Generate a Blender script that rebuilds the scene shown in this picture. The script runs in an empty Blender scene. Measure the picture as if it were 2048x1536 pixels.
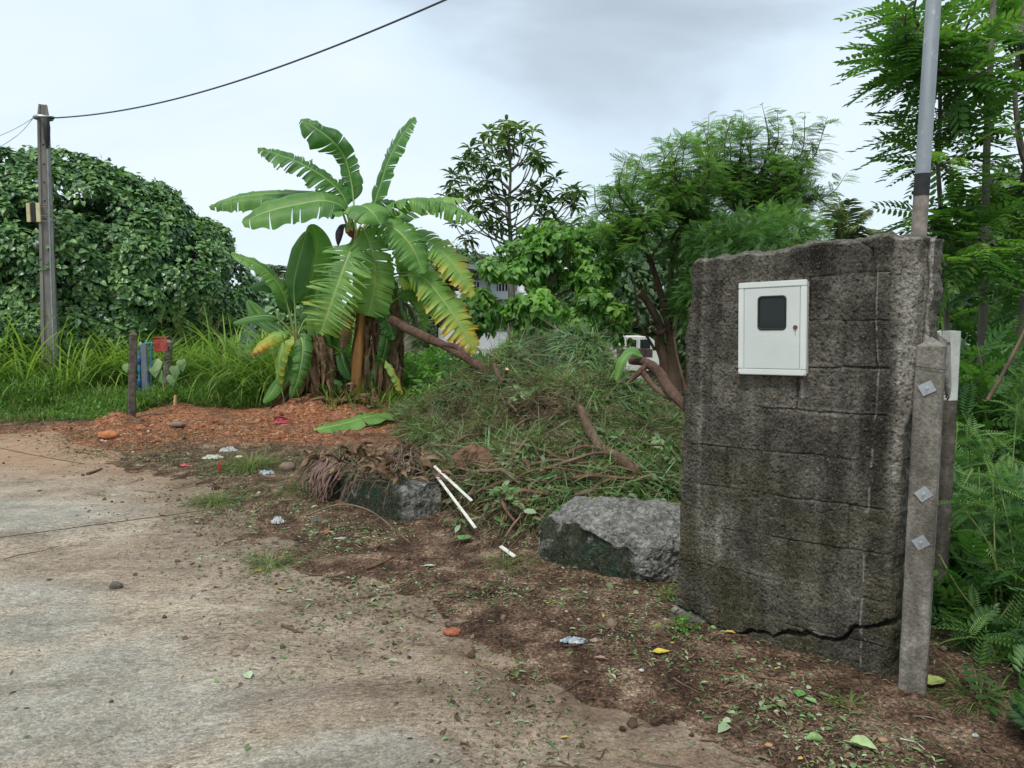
import bpy, math, random
import numpy as np
from mathutils import Vector, Matrix

# ------------------------------------------------------------ camera, sky, sun, exposure
scene = bpy.context.scene
CH = 1.5; FPX = 1480.0; PITCH = math.radians(5.0)
cam_d = bpy.data.cameras.new("camera"); cam = bpy.data.objects.new("camera", cam_d)
scene.collection.objects.link(cam); scene.camera = cam
cam_d.sensor_width = 36.0; cam_d.lens = FPX * 36.0 / 2048.0
cam_d.clip_start = 0.05; cam_d.clip_end = 3000
cam.location = (0, 0, CH); cam.rotation_euler = (math.radians(90) - PITCH, 0, 0)
SUN_EL, SUN_AZ = 58.0, 205.0      # high, behind the viewer and a little to the left
world = bpy.data.worlds.new("World"); scene.world = world; world.use_nodes = True
wt = world.node_tree; wt.nodes.clear()
def wn(t, **k):
    n = wt.nodes.new(t)
    for a, b in k.items(): setattr(n, a, b)
    return n
sky = wn('ShaderNodeTexSky', sky_type='NISHITA', sun_disc=False)
sky.sun_elevation = math.radians(SUN_EL); sky.sun_rotation = math.radians(SUN_AZ)
bgA = wn('ShaderNodeBackground'); bgA.inputs[1].default_value = 0.08
wt.links.new(sky.outputs[0], bgA.inputs[0])
tc = wn('ShaderNodeTexCoord'); mp = wn('ShaderNodeMapping'); mp.inputs['Scale'].default_value = (1.0, 1.0, 2.6)
wt.links.new(tc.outputs['Generated'], mp.inputs[0])
n1 = wn('ShaderNodeTexNoise'); n1.inputs['Scale'].default_value = 1.7; n1.inputs['Detail'].default_value = 6; n1.inputs['Roughness'].default_value = .52; n1.inputs['Distortion'].default_value = .5
wt.links.new(mp.outputs[0], n1.inputs['Vector'])
# one broad darker cloud bank up and to the right of the view direction
dp = wn('ShaderNodeVectorMath', operation='DISTANCE'); dp.inputs[1].default_value = (0.12, 0.86, 0.43)
wt.links.new(tc.outputs['Generated'], dp.inputs[0])
mr = wn('ShaderNodeMapRange'); mr.inputs['From Min'].default_value = .50; mr.inputs['From Max'].default_value = .03; mr.inputs['To Min'].default_value = 0; mr.inputs['To Max'].default_value = .30
wt.links.new(dp.outputs['Value'], mr.inputs[0])
sb = wn('ShaderNodeMath', operation='SUBTRACT'); wt.links.new(n1.outputs[0], sb.inputs[0]); wt.links.new(mr.outputs[0], sb.inputs[1])
cr = wn('ShaderNodeValToRGB'); e = cr.color_ramp.elements
e[0].position = .14; e[0].color = (.45, .53, .61, 1)
e[1].position = .62; e[1].color = (.86, .96, 1.03, 1)
for p_, c_ in ((.28, (.56, .66, .76, 1)), (.38, (.69, .83, .95, 1)), (.47, (.77, .91, 1.0, 1))):
    x = e.new(p_); x.color = c_
wt.links.new(sb.outputs[0], cr.inputs[0])
bgB = wn('ShaderNodeBackground'); bgB.inputs[1].default_value = .73
wt.links.new(cr.outputs[0], bgB.inputs[0])
mx = wn('ShaderNodeMixShader'); mx.inputs[0].default_value = .90
wt.links.new(bgA.outputs[0], mx.inputs[1]); wt.links.new(bgB.outputs[0], mx.inputs[2])
wo = wn('ShaderNodeOutputWorld'); wt.links.new(mx.outputs[0], wo.inputs[0])
sd = bpy.data.lights.new("sun", 'SUN'); sd.energy = 2.0; sd.angle = math.radians(14); sd.color = (1, .965, .91)
so = bpy.data.objects.new("sun", sd); scene.collection.objects.link(so)
_a, _e = math.radians(SUN_AZ), math.radians(SUN_EL)
so.rotation_euler = Vector((math.sin(_a) * math.cos(_e), math.cos(_a) * math.cos(_e), math.sin(_e))).to_track_quat('Z', 'Y').to_euler()
so.location = (0, 0, 30)
vs = scene.view_settings
vs.view_transform = 'Standard'; vs.look = 'None'; vs.gamma = 1; vs.exposure = 0.58
scene.cycles.max_bounces = 6; scene.cycles.diffuse_bounces = 4; scene.cycles.transmission_bounces = 4; scene.cycles.glossy_bounces = 2
scene.cycles.transparent_max_bounces = 6

# ------------------------------------------------------------ pixel helpers (photograph pixels, 2048 wide, to real places)
cp, sp = math.cos(PITCH), math.sin(PITCH)
def ray(px, py):
    x = (px - 1024) / FPX; y = (768 - py) / FPX
    return (x, cp + y * sp, -sp + y * cp)
def at(px, py, Y):
    r = ray(px, py); t = Y / r[1]
    return np.array((r[0] * t, Y, CH + r[2] * t))
def gnd(px, py, z=0.0):
    r = ray(px, py); t = (z - CH) / r[2]
    return np.array((r[0] * t, r[1] * t, z))
def px_size(n, Y): return n * Y / FPX

# ------------------------------------------------------------ numpy noise
def _h(ix, iy, iz, s):
    n = (ix * 374761393 + iy * 668265263 + iz * 1274126177 + s * 144665) & 0xffffffff
    n = ((n ^ (n >> 13)) * 1274126177) & 0xffffffff
    n = (n ^ (n >> 16)) & 0xffffffff
    return n / 4294967295.0
def vn(x, y, z=0.0, s=0):
    x, y, z = np.broadcast_arrays(np.asarray(x, float), np.asarray(y, float), np.asarray(z, float))
    ix, iy, iz = (np.floor(a).astype(np.int64) for a in (x, y, z))
    fx, fy, fz = x - ix, y - iy, z - iz
    fx, fy, fz = (a * a * (3 - 2 * a) for a in (fx, fy, fz))
    r = 0
    for dx in (0, 1):
        for dy in (0, 1):
            for dz in (0, 1):
                r = r + _h(ix + dx, iy + dy, iz + dz, s) * (fx if dx else 1 - fx) * (fy if dy else 1 - fy) * (fz if dz else 1 - fz)
    return r * 2 - 1
def fbm(x, y, z=0.0, o=4, s=0, g=.5):
    r = 0; a = 1; t = 0
    for i in range(o):
        k = 2.03 ** i
        r = r + a * vn(np.asarray(x) * k, np.asarray(y) * k, np.asarray(z) * k, s + i); t += a; a *= g
    return r / t
def sstep(a, b, x):
    t = np.clip((np.asarray(x, float) - a) / (b - a), 0, 1); return t * t * (3 - 2 * t)
def norm(v): return v / (np.linalg.norm(v, axis=-1, keepdims=True) + 1e-9)

# ------------------------------------------------------------ objects
def link(o): scene.collection.objects.link(o); return o
def tag(o, label=None, cat=None, group=None, kind=None):
    if label: o['label'] = label
    if cat: o['category'] = cat
    if group: o['group'] = group
    if kind: o['kind'] = kind
    return o
def thing(name, loc, label, cat, group=None, kind=None):
    o = link(bpy.data.objects.new(name, None)); o.location = [float(a) for a in loc]; o.empty_display_size = .1
    return tag(o, label, cat, group, kind)
class MB:
    """collects faces, a material index per face and two values per vertex (tint, aux) and a uv per vertex"""
    def __init__(s): s.v = []; s.f = []; s.m = []; s.t = []; s.a = []; s.n = 0
    def add(s, v, f, mat=0, tint=.5, aux=0.0):
        v = np.asarray(v, float).reshape(-1, 3); k = len(v)
        if k == 0: return s
        if isinstance(f, np.ndarray): f = [f]
        elif len(f) and not isinstance(f[0], np.ndarray): f = [np.array([q]) for q in f]
        for q in f:
            q = np.asarray(q, np.int64)
            if q.size == 0: continue
            s.f.append(q + s.n); s.m.append(np.full(len(q), mat, np.int32))
        s.v.append(v); s.t.append(np.broadcast_to(np.asarray(tint, float), (k,)).copy()); s.a.append(np.broadcast_to(np.asarray(aux, float), (k,)).copy())
        s.n += k; return s
    def build(s, name, mats, parent=None, smooth=False, label=None, cat=None, group=None, kind=None):
        me = bpy.data.meshes.new(name)
        v = np.concatenate(s.v); me.vertices.add(len(v)); me.vertices.foreach_set('co', v.astype(np.float32).ravel())
        tot = np.concatenate([np.full(len(q), q.shape[1], np.int32) for q in s.f]); li = np.concatenate([q.ravel() for q in s.f]).astype(np.int32)
        me.loops.add(len(li)); me.polygons.add(len(tot))
        st = np.zeros(len(tot), np.int32); st[1:] = np.cumsum(tot)[:-1]
        me.polygons.foreach_set('loop_start', st); me.loops.foreach_set('vertex_index', li)
        me.polygons.foreach_set('material_index', np.concatenate(s.m))
        me.polygons.foreach_set('use_smooth', np.full(len(tot), bool(smooth)))
        me.update(calc_edges=True)
        for nm, arr in (('tint', s.t), ('aux', s.a)):
            at_ = me.attributes.new(nm, 'FLOAT', 'POINT'); at_.data.foreach_set('value', np.concatenate(arr).astype(np.float32))
        for m in (mats if isinstance(mats, (list, tuple)) else [mats]): me.materials.append(m)
        o = link(bpy.data.objects.new(name, me))
        if parent is not None: o.parent = parent; o.matrix_parent_inverse = Matrix.Translation(-parent.location)
        return tag(o, label, cat, group, kind)
def grid_faces(nu, nv, loop=False):
    i = np.arange(nu - 1)[:, None] * nv; j = np.arange(nv if loop else nv - 1)[None, :]; j2 = (j + 1) % nv
    return np.stack([i + j, i + j2, i + nv + j2, i + nv + j], -1).reshape(-1, 4)
def spline(P, n):
    P = np.asarray(P, float); k = len(P)
    if k < 3: t = np.linspace(0, 1, n)[:, None]; return P[0] * (1 - t) + P[-1] * t
    Q = np.vstack([2 * P[0] - P[1], P, 2 * P[-1] - P[-2]])
    d = np.r_[0, np.cumsum(np.linalg.norm(np.diff(P, axis=0)[:, :3], axis=1))]; u = np.interp(np.linspace(0, d[-1], n), d, np.arange(k))
    i = np.clip(u.astype(int), 0, k - 2); t = (u - i)[:, None]
    a, b, c, e = Q[i], Q[i + 1], Q[i + 2], Q[i + 3]
    return .5 * (2 * b + (c - a) * t + (2 * a - 5 * b + 4 * c - e) * t ** 2 + (3 * b - a - 3 * c + e) * t ** 3)
def frames(p):
    T = norm(np.gradient(p, axis=0)); ref = np.array((0, 0, 1.)) if abs(T[0, 2]) < .9 else np.array((1., 0, 0))
    N = np.zeros_like(T); n = norm(np.cross(T[0], ref))
    for i in range(len(T)):
        n = n - T[i] * n.dot(T[i]); n = n / (np.linalg.norm(n) + 1e-9); N[i] = n
    return T, N, np.cross(T, N)
def tube(mb, P, r, k=6, mat=0, tint=.5, caps=True, n=None, rough=0, seed=0, aux=0., capmat=None):
    p = spline(P, n) if n else np.asarray(P, float)
    m = len(p); r = np.interp(np.linspace(0, 1, m), np.linspace(0, 1, len(np.atleast_1d(r))), np.atleast_1d(r))
    T, N, B = frames(p); a = np.arange(k) * 2 * math.pi / k
    rr = r[:, None] * np.ones(k)
    if rough: rr = rr * (1 + rough * fbm(np.cos(a)[None] * 1.5 + 7, np.sin(a)[None] * 1.5, np.arange(m)[:, None] * .55, 3, seed))
    v = p[:, None] + rr[..., None] * (np.cos(a)[None, :, None] * N[:, None] + np.sin(a)[None, :, None] * B[:, None])
    mb.add(v.reshape(-1, 3), grid_faces(m, k, True)[:, ::-1], mat, tint, aux)
    if caps:
        cm = mat if capmat is None else capmat
        mb.add(v[0], np.arange(k)[None, :], cm, tint, aux); mb.add(v[-1], np.arange(k)[None, ::-1], cm, tint, aux)
def box(mb, c, s, rot=0.0, mat=0, tint=.5, bev=0.0, R=None):
    """box with chamfered edges; c centre, s full sizes, rot about z, or R 3x3"""
    hx, hy, hz = [a / 2 for a in s]; b = min(bev, hx * .9, hy * .9, hz * .9)
    if R is None: R = np.array(((math.cos(rot), -math.sin(rot), 0), (math.sin(rot), math.cos(rot), 0), (0, 0, 1.)))
    c = np.asarray(c, float)
    if b <= 0:
        v = np.array([(x, y, z) for x in (-hx, hx) for y in (-hy, hy) for z in (-hz, hz)])
        f = [(0, 1, 3, 2), (4, 6, 7, 5), (0, 4, 5, 1), (2, 3, 7, 6), (0, 2, 6, 4), (1, 5, 7, 3)]
        mb.add(v @ R.T + c, np.array(f), mat, tint); return
    bm = bmesh_box(hx, hy, hz, b)
    mb.add(bm[0] @ R.T + c, bm[1], mat, tint)
_bc = {}
def bmesh_box(hx, hy, hz, b):
    import bmesh
    key = (round(hx, 5), round(hy, 5), round(hz, 5), round(b, 5))
    if key in _bc: return _bc[key]
    bm = bmesh.new(); bmesh.ops.create_cube(bm, size=1.0)
    for v in bm.verts: v.co = (v.co.x * 2 * hx, v.co.y * 2 * hy, v.co.z * 2 * hz)
    bmesh.ops.bevel(bm, geom=bm.edges[:], offset=b, segments=2, affect='EDGES')
    bm.verts.index_update(); V = np.array([v.co[:] for v in bm.verts])
    F = {}
    for f in bm.faces: F.setdefault(len(f.verts), []).append([v.index for v in f.verts])
    bm.free(); _bc[key] = (V, [np.array(q) for q in F.values()]); return _bc[key]
def inst(mb, T, pos, d, up, scale, mat=0, tint=None, aux=None):
    """many copies of a template (verts, faces list) in one mesh: leaves of one crown, blades of one lawn"""
    V, Fs = T; N = len(pos); k = len(V)
    if N == 0: return
    x = norm(np.asarray(d, float)); z = np.asarray(up, float); z = norm(z - x * (z * x).sum(1, keepdims=True)); y = np.cross(z, x)
    s = np.asarray(scale, float)
    if s.ndim == 1: s = np.repeat(s[:, None], 3, 1)
    v = pos[:, None] + V[None, :, 0, None] * s[:, None, 0:1] * x[:, None] + V[None, :, 1, None] * s[:, None, 1:2] * y[:, None] + V[None, :, 2, None] * s[:, None, 2:3] * z[:, None]
    off = (np.arange(N) * k)[:, None, None]
    fs = [(np.asarray(q)[None] + off).reshape(-1, np.asarray(q).shape[1]) for q in Fs]
    tn = np.full(N, .5) if tint is None else tint; ax = np.zeros(N) if aux is None else aux
    mb.add(v.reshape(-1, 3), fs, mat, np.repeat(tn, k), np.repeat(ax, k))
def rdir(rng, n, zmin=-1.0):
    z = rng.uniform(zmin, 1, n); a = rng.uniform(0, 2 * math.pi, n); r = np.sqrt(1 - z * z)
    return np.stack([r * np.cos(a), r * np.sin(a), z], 1)

# ------------------------------------------------------------ materials
class NT:
    def __init__(s, name, rough=.8, spec=.3):
        s.m = bpy.data.materials.new(name); s.m.use_nodes = True; s.t = s.m.node_tree; s.b = s.t.nodes['Principled BSDF']; s.out = s.t.nodes['Material Output']
        s.b.inputs['Roughness'].default_value = rough; s.b.inputs['Specular IOR Level'].default_value = spec; s._tc = None
    def n(s, t, **k):
        x = s.t.nodes.new(t)
        for a, b in k.items(): setattr(x, a, b)
        return x
    def l(s, a, b): s.t.links.new(a, b)
    def obj(s, sc=(1, 1, 1), rot=(0, 0, 0)):
        if s._tc is None: s._tc = s.n('ShaderNodeTexCoord').outputs['Object']
        m = s.n('ShaderNodeMapping'); m.inputs['Scale'].default_value = sc; m.inputs['Rotation'].default_value = rot; s.l(s._tc, m.inputs[0]); return m.outputs[0]
    def noise(s, sc, det=4, rough=.55, vec=None, dist=0.):
        x = s.n('ShaderNodeTexNoise'); x.inputs['Scale'].default_value = sc; x.inputs['Detail'].default_value = det; x.inputs['Roughness'].default_value = rough; x.inputs['Distortion'].default_value = dist
        s.l(vec if vec is not None else s.obj(), x.inputs['Vector']); return x.outputs[0]
    def vor(s, sc, vec=None, feat='F1', out='Distance', rnd=1.0):
        x = s.n('ShaderNodeTexVoronoi', feature=feat); x.inputs['Scale'].default_value = sc; x.inputs['Randomness'].default_value = rnd
        s.l(vec if vec is not None else s.obj(), x.inputs['Vector']); return x.outputs[out]
    def cells(s, sc, lo=.6, hi=1.4, vec=None):
        x = s.vor(sc, vec, out='Color'); y = s.n('ShaderNodeSeparateColor'); s.l(x, y.inputs[0]); return s.ramp(y.outputs[0], [(0., lo), (1., hi)])
    def attr(s, name): return s.n('ShaderNodeAttribute', attribute_name=name).outputs['Fac']
    def ramp(s, fac, stops, const=False):
        x = s.n('ShaderNodeValToRGB'); e = x.color_ramp.elements
        if const: x.color_ramp.interpolation = 'CONSTANT'
        c4 = lambda c: tuple(c) + (1,) if not np.isscalar(c) else (c, c, c, 1)
        e[0].position = stops[0][0]; e[0].color = c4(stops[0][1]); e[1].position = stops[-1][0]; e[1].color = c4(stops[-1][1])
        for p, c in stops[1:-1]: y = e.new(p); y.color = c4(c)
        s.l(fac, x.inputs[0]); return x.outputs[0]
    def mix(s, fac, a, b, mode='MIX'):
        x = s.n('ShaderNodeMix', data_type='RGBA', blend_type=mode)
        for inp, v in ((x.inputs['Factor'], fac), (x.inputs['A'], a), (x.inputs['B'], b)):
            if hasattr(v, 'node'): s.l(v, inp)
            elif inp.type == 'RGBA': inp.default_value = (tuple(v) + (1,)) if not np.isscalar(v) else (v, v, v, 1)
            else: inp.default_value = v
        return x.outputs['Result']
    def math(s, op, a, b=0.0, c=None):
        x = s.n('ShaderNodeMath', operation=op)
        for i, v in enumerate((a, b) if c is None else (a, b, c)):
            if hasattr(v, 'node'): s.l(v, x.inputs[i])
            else: x.inputs[i].default_value = v
        return x.outputs[0]
    def bump(s, h, dist=.01, st=1.0, prev=None):
        x = s.n('ShaderNodeBump'); x.inputs['Distance'].default_value = dist; x.inputs['Strength'].default_value = st; s.l(h, x.inputs['Height'])
        if prev is not None: s.l(prev, x.inputs['Normal'])
        return x.outputs[0]
    def col(s, c):
        if hasattr(c, 'node'): s.l(c, s.b.inputs['Base Color'])
        else: s.b.inputs['Base Color'].default_value = tuple(c) + (1,)
        return s
    def nrm(s, b): s.l(b, s.b.inputs['Normal']); return s
    def rgh(s, r):
        if hasattr(r, 'node'): s.l(r, s.b.inputs['Roughness'])
        else: s.b.inputs['Roughness'].default_value = r
        return s
def simple(name, c, rough=.7, var=.25, sc=8, metal=0.0, bumpd=0.002, spec=.4):
    t = NT(name, rough, spec); n = t.noise(sc, 5, .6); c = np.array(c)
    t.col(t.ramp(n, [(.3, tuple(c * (1 - var))), (.7, tuple(np.minimum(c * (1 + var), 1)))])); t.nrm(t.bump(t.noise(sc * 9, 3), bumpd)); t.b.inputs['Metallic'].default_value = metal
    return t.m
def leafmat(name, stops, rough=.45, trans=.3, spec=.45, tcol=1.5, nsc=2.0):
    """stops: colours over the per-leaf tint value"""
    t = NT(name, rough, spec); c = t.ramp(t.attr('tint'), stops)
    n = t.noise(nsc, 3, .6); c = t.mix(1.0, c, t.ramp(n, [(.3, (.72, .74, .72)), (.7, (1.22, 1.2, 1.18))]), 'MULTIPLY')
    t.col(c)
    tr = t.n('ShaderNodeBsdfTranslucent'); cc = t.mix(1.0, c, (tcol, tcol * 1.12, tcol * .55), 'MULTIPLY'); t.l(cc, tr.inputs[0])
    ms = t.n('ShaderNodeMixShader'); ms.inputs[0].default_value = trans; t.l(t.b.outputs[0], ms.inputs[1]); t.l(tr.outputs[0], ms.inputs[2]); t.l(ms.outputs[0], t.out.inputs['Surface'])
    return t.m
def barkmat(name, c0, c1, sc=14, bd=.012):
    t = NT(name, .9, .15); v = t.obj((1, 1, .25)); n = t.noise(sc, 6, .65, v)
    m = t.noise(3, 3); c = t.ramp(n, [(.3, c0), (.68, c1)])
    t.col(t.mix(t.ramp(m, [(.45, 0.), (.65, .45)]), c, tuple(np.array(c1) * .9 + .03))); t.nrm(t.bump(n, bd)); return t.m
BARK = barkmat('bark_brown', (.045, .028, .018), (.16, .105, .07))
BARKG = barkmat('bark_grey', (.06, .052, .045), (.21, .185, .155))
BARKR = barkmat('bark_reddish', (.06, .028, .018), (.21, .115, .07), 20)
TWIG = simple('dry_twig', (.14, .095, .06), .9, .5, 6)
CUT = simple('fresh_cut_wood', (.55, .33, .17), .8, .15, 30)

# ============================================================ GROUND
E1 = gnd(1450, 1500)[:2]; E2 = gnd(380, 950)[:2]
Ed = (E2 - E1) / np.linalg.norm(E2 - E1); En = np.array((Ed[1], -Ed[0])); En = En if En[0] > 0 else -En
YF = 8.35
def edge_d(x, y):            # metres off the concrete (negative: on it)
    return np.maximum((x - E1[0]) * En[0] + (y - E1[1]) * En[1], np.asarray(y) - YF - 1.75 * sstep(-4.3, -6.2, np.asarray(x)) + .25 * np.sin(np.asarray(x) * .7))
BAN = gnd(650, 832)[:2]
SOIL = [(gnd(700, 832)[:2], .8, .26), (gnd(600, 836)[:2], .6, .18), (gnd(235, 855)[:2], .42, .13), (gnd(340, 826)[:2], .5, .10), (gnd(420, 824)[:2], .45, .08), (gnd(760, 868)[:2], .7, .05), (gnd(490, 880)[:2], .9, .04)]
def red_mask(x, y):
    a = gnd(560, 858)[:2]; n = fbm(x * 1.1, y * 1.1, 3, 4, 5) * .55
    r = np.sqrt(((x - a[0] + .1) / 3.2) ** 2 + ((y - a[1] - .25) / 2.05) ** 2)
    r2 = np.sqrt(((x + 4.9) / 2.4) ** 2 + ((y - 9.1) / .65) ** 2)
    return np.clip(np.maximum(sstep(1.15, .75, r + n * .6), .75 * sstep(1.2, .7, r2 + n)), 0, 1)
def hgt(x, y, fine=True):
    x = np.asarray(x, float); y = np.asarray(y, float); d = edge_d(x, y)
    h = -.05 + .075 * sstep(-1.0, .25, d + .50 * fbm(x * 1.3, y * 1.3, 0, 4, 11) + .16 * fbm(x * 5, y * 5, 0, 3, 12))
    h = h + .05 * sstep(.3, 2.2, d) * (y < 50)
    for (c, s, a) in SOIL:
        q = ((x - c[0]) ** 2 + ((y - c[1]) * 1.3) ** 2) / (s * s); h = h + a * np.exp(-q * 1.6) * (1 + .5 * fbm(x * 3, y * 3, 2, 3, 9))
    h = h - .85 * sstep(8.6, 15, y) * sstep(-1.2, 1.6, x) - .35 * sstep(2.0, 4.0, x) * sstep(2, 6, y)
    h = h + .10 * sstep(10.5, 13, y) * sstep(-2.5, -5, x)
    if fine:
        off = sstep(-.7, .3, d); rm = red_mask(x, y)
        h = h + off * (.014 * fbm(x * 6, y * 6, 1, 3, 21) + .012 * fbm(x * 17, y * 17, 1, 2, 22))
        h = h + rm * off * (.045 * fbm(x * 3.1, y * 4, 4, 3, 31) + .03 * np.abs(fbm(x * 9, y * 9, 5, 2, 33)))
    return h
def gz(x, y): return float(hgt(np.array([x]), np.array([y]))[0])
def ongnd(px, py, up=0.0):
    """the point of the terrain seen at this pixel of the photograph"""
    z = 0.0
    for _ in range(6): p = gnd(px, py, z); z = gz(p[0], p[1])
    p[2] = z + up; return p
def axis(parts):
    return np.unique(np.concatenate([np.arange(a, b, s) for a, b, s in parts]))
xs = axis([(-600, -60, 60), (-60, -12, 4), (-12, -7, .25), (-7, 3.2, .036), (3.2, 8, .12), (8, 60, 4), (60, 601, 60)])
ys = axis([(-60, 0, 4), (0, 1.2, .3), (1.2, 10.5, .036), (10.5, 16, .12), (16, 40, 1.5), (40, 100, 10), (100, 900, 80)])
X, Y = np.meshgrid(xs, ys, indexing='ij')
ZH = hgt(X, Y)
g = MB(); rm = red_mask(X, Y)
grass = np.clip(sstep(10.3, 10.9, Y - 1.0 * sstep(-6.2, -5.2, X) + .35 * fbm(X * 1.5, Y, 0, 3, 55)) * sstep(-2.2, -3.2, X) + sstep(1.75, 2.1, X + .12 * fbm(X * 2, Y * 2, 0, 2, 3)) + sstep(11.5, 12.5, Y) * (1 - sstep(0, 1.5, X) * sstep(19, 17, Y)), 0, 1)
g.add(np.stack([X, Y, ZH], -1).reshape(-1, 3), grid_faces(len(xs), len(ys))[:, ::-1], 0, rm.ravel(), grass.ravel())
t = NT('earth', .95, .12)
nb = t.noise(5, 6, .65); nf = t.noise(70, 5, .7); nm = t.noise(17, 4, .6)
brown = t.ramp(nb, [(.36, (.052, .031, .021)), (.49, (.118, .072, .048)), (.57, (.19, .125, .085)), (.66, (.32, .235, .165))])
red = t.ramp(nm, [(.36, (.13, .056, .032)), (.5, (.30, .122, .060)), (.64, (.44, .23, .135))])
redm = t.math('MULTIPLY', t.attr('tint'), t.ramp(t.noise(2.6, 5, .65), [(.36, .25), (.52, 1.0)]))
c = t.mix(redm, brown, red)
c = t.mix(t.attr('aux'), c, t.ramp(nb, [(.3, (.03, .035, .016)), (.7, (.075, .075, .04))]))
c = t.mix(1.0, c, t.ramp(nf, [(.38, (.42, .42, .42)), (.5, (1, 1, 1)), (.61, (1.65, 1.6, 1.52))]), 'MULTIPLY')
c = t.mix(1., c, t.cells(85, .62, 1.42), 'MULTIPLY'); c = t.mix(1., c, t.cells(260, .75, 1.25), 'MULTIPLY')
t.col(c); t.nrm(t.bump(nf, .022, 1.0, t.bump(nm, .03)))
EARTH = t.m
g.build('ground', EARTH, smooth=True, kind='structure')

# ------------------------------------------------------------ concrete road: two cast slabs with an open joint between them
J1 = gnd(0, 1075)[:2]; J2 = gnd(430, 1018)[:2]; Jd = (J2 - J1) / np.linalg.norm(J2 - J1)
def cross(p, d, q, e):
    M = np.array([[d[0], -e[0]], [d[1], -e[1]]]); s = np.linalg.solve(M, q - p); return p + d * s[0]
JX = cross(J1, Jd, E1 + En * .05, Ed); JL = J1 - Jd * 14
def slab(mb, c00, c10, c01, c11, nu, nv):     # c00 left-near, c10 right-near, c01 left-far, c11 right-far
    u, v = np.meshgrid(np.linspace(0, 1, nu), np.linspace(0, 1, nv), indexing='ij')
    P = (np.array(c00)[None, None] * ((1 - u) * (1 - v))[..., None] + np.array(c10) * (u * (1 - v))[..., None] + np.array(c01) * ((1 - u) * v)[..., None] + np.array(c11) * (u * v)[..., None])
    jit = .007 * fbm(P[..., 0] * 9, P[..., 1] * 9, 0, 3, 77)
    ed = np.minimum(np.minimum(u, 1 - u), np.minimum(v, 1 - v)) < 1e-6
    P[..., 1] += jit * ed
    x, y = P[..., 0], P[..., 1]; d = edge_d(x, y)
    z = .0015 * fbm(x * 2, y * 2, 0, 3, 5)
    dust = .50 * sstep(-2.1, -.3, d + .9 * fbm(x * .9, y * .9, 0, 4, 61) + .35 * fbm(x * 4, y * 4, 0, 3, 62)) + .38 * sstep(-.85, -.15, d + .30 * fbm(x * 2.5, y * 2.5, 0, 4, 63))
    wet = np.zeros_like(x)
    for (px, py, rx, ry) in ((150, 1420, .75, .62), (20, 1030, 1.1, .5), (60, 1250, .4, .3), (640, 1530, .5, .2), (0, 1190, .5, .25)):
        q = gnd(px, py); wet = np.maximum(wet, sstep(1.25, .55, np.sqrt(((x - q[0]) / rx) ** 2 + ((y - q[1]) / ry) ** 2) + .55 * fbm(x * 2.2, y * 2.2, 0, 4, 71)))
    V = np.concatenate([np.stack([x, y, z], -1).reshape(-1, 3)])
    mb.add(V, grid_faces(nu, nv)[:, ::-1], 0, dust.ravel(), wet.ravel())
    rim = np.concatenate([np.stack([x[:, 0], y[:, 0]], -1), np.stack([x[-1, 1:], y[-1, 1:]], -1), np.stack([x[::-1, -1][1:], y[::-1, -1][1:]], -1), np.stack([x[0, ::-1][1:-1], y[0, ::-1][1:-1]], -1)])
    k = len(rim); top = np.c_[rim, np.zeros(k) + .0005]; bot = np.c_[rim, np.full(k, -.12)]
    i = np.arange(k); mb.add(np.r_[top, bot], np.stack([i, (i + 1) % k, (i + 1) % k + k, i + k], -1)[:, ::-1], 0, .9, 0.)
r = MB(); gap = np.array((-Jd[1], Jd[0])) * .012
N0 = E1 - Ed * 9 + En * .05; N1 = N0 - np.array((16, 0.)) 
slab(r, N1, N0, JL - gap, JX - gap, 260, 200)
FX = cross(np.array((0, YF + 2.0)), np.array((1., 0)), E1 + En * .05, Ed)
slab(r, JL + gap, JX + gap, (JL[0], YF + 2.0), FX, 200, 130)
t = NT('brushed_concrete', .85, .15)
warp = t.n('ShaderNodeTexNoise'); warp.inputs['Scale'].default_value = .9; warp.inputs['Detail'].default_value = 2; t.l(t.obj(), warp.inputs['Vector'])
wa_ = t.n('ShaderNodeVectorMath', operation='MULTIPLY_ADD'); t.l(warp.outputs['Color'], wa_.inputs[0]); wa_.inputs[1].default_value = (.5, .5, 0); t.l(t.obj(), wa_.inputs[2])
def aniso(sx, sy, rot):
    m_ = t.n('ShaderNodeMapping'); m_.inputs['Scale'].default_value = (sx, sy, 1); m_.inputs['Rotation'].default_value = (0, 0, rot); t.l(wa_.outputs[0], m_.inputs[0]); return m_.outputs[0]
w1 = t.noise(16, 5, .68, aniso(1.1, 3.0, .06), .5); w2 = t.noise(16, 5, .68, aniso(1.2, 2.8, -.6), .5)
sel = t.ramp(t.noise(1.1, 3, .6), [(.42, 0.), (.58, 1.)]); br = t.mix(sel, w1, w2)
big = t.noise(1.6, 8, .68); fine = t.noise(95, 5, .75)
c = t.ramp(big, [(.36, (.235, .195, .148)), (.5, (.325, .275, .213)), (.64, (.41, .355, .285))])
c = t.mix(1.0, c, t.ramp(br, [(.38, (.50, .48, .46)), (.45, (.80, .79, .78)), (.505, (1.02, 1.02, 1.01)), (.60, (1.2, 1.18, 1.16))]), 'MULTIPLY')
c = t.mix(1.0, c, t.ramp(fine, [(.36, (.55, .54, .53)), (.45, (.90, .90, .90)), (.53, (1.05, 1.05, 1.05)), (.63, (1.30, 1.28, 1.25))]), 'MULTIPLY')
dn = t.noise(4.2, 7, .72); dm = t.math('MULTIPLY', t.attr('tint'), t.math('MULTIPLY_ADD', dn, 1.6, .12)); dm.node.use_clamp = True
c = t.mix(dm, c, t.ramp(t.noise(5, 6, .65), [(.28, (.085, .056, .038)), (.5, (.165, .115, .080)), (.72, (.27, .20, .145))]))
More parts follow.
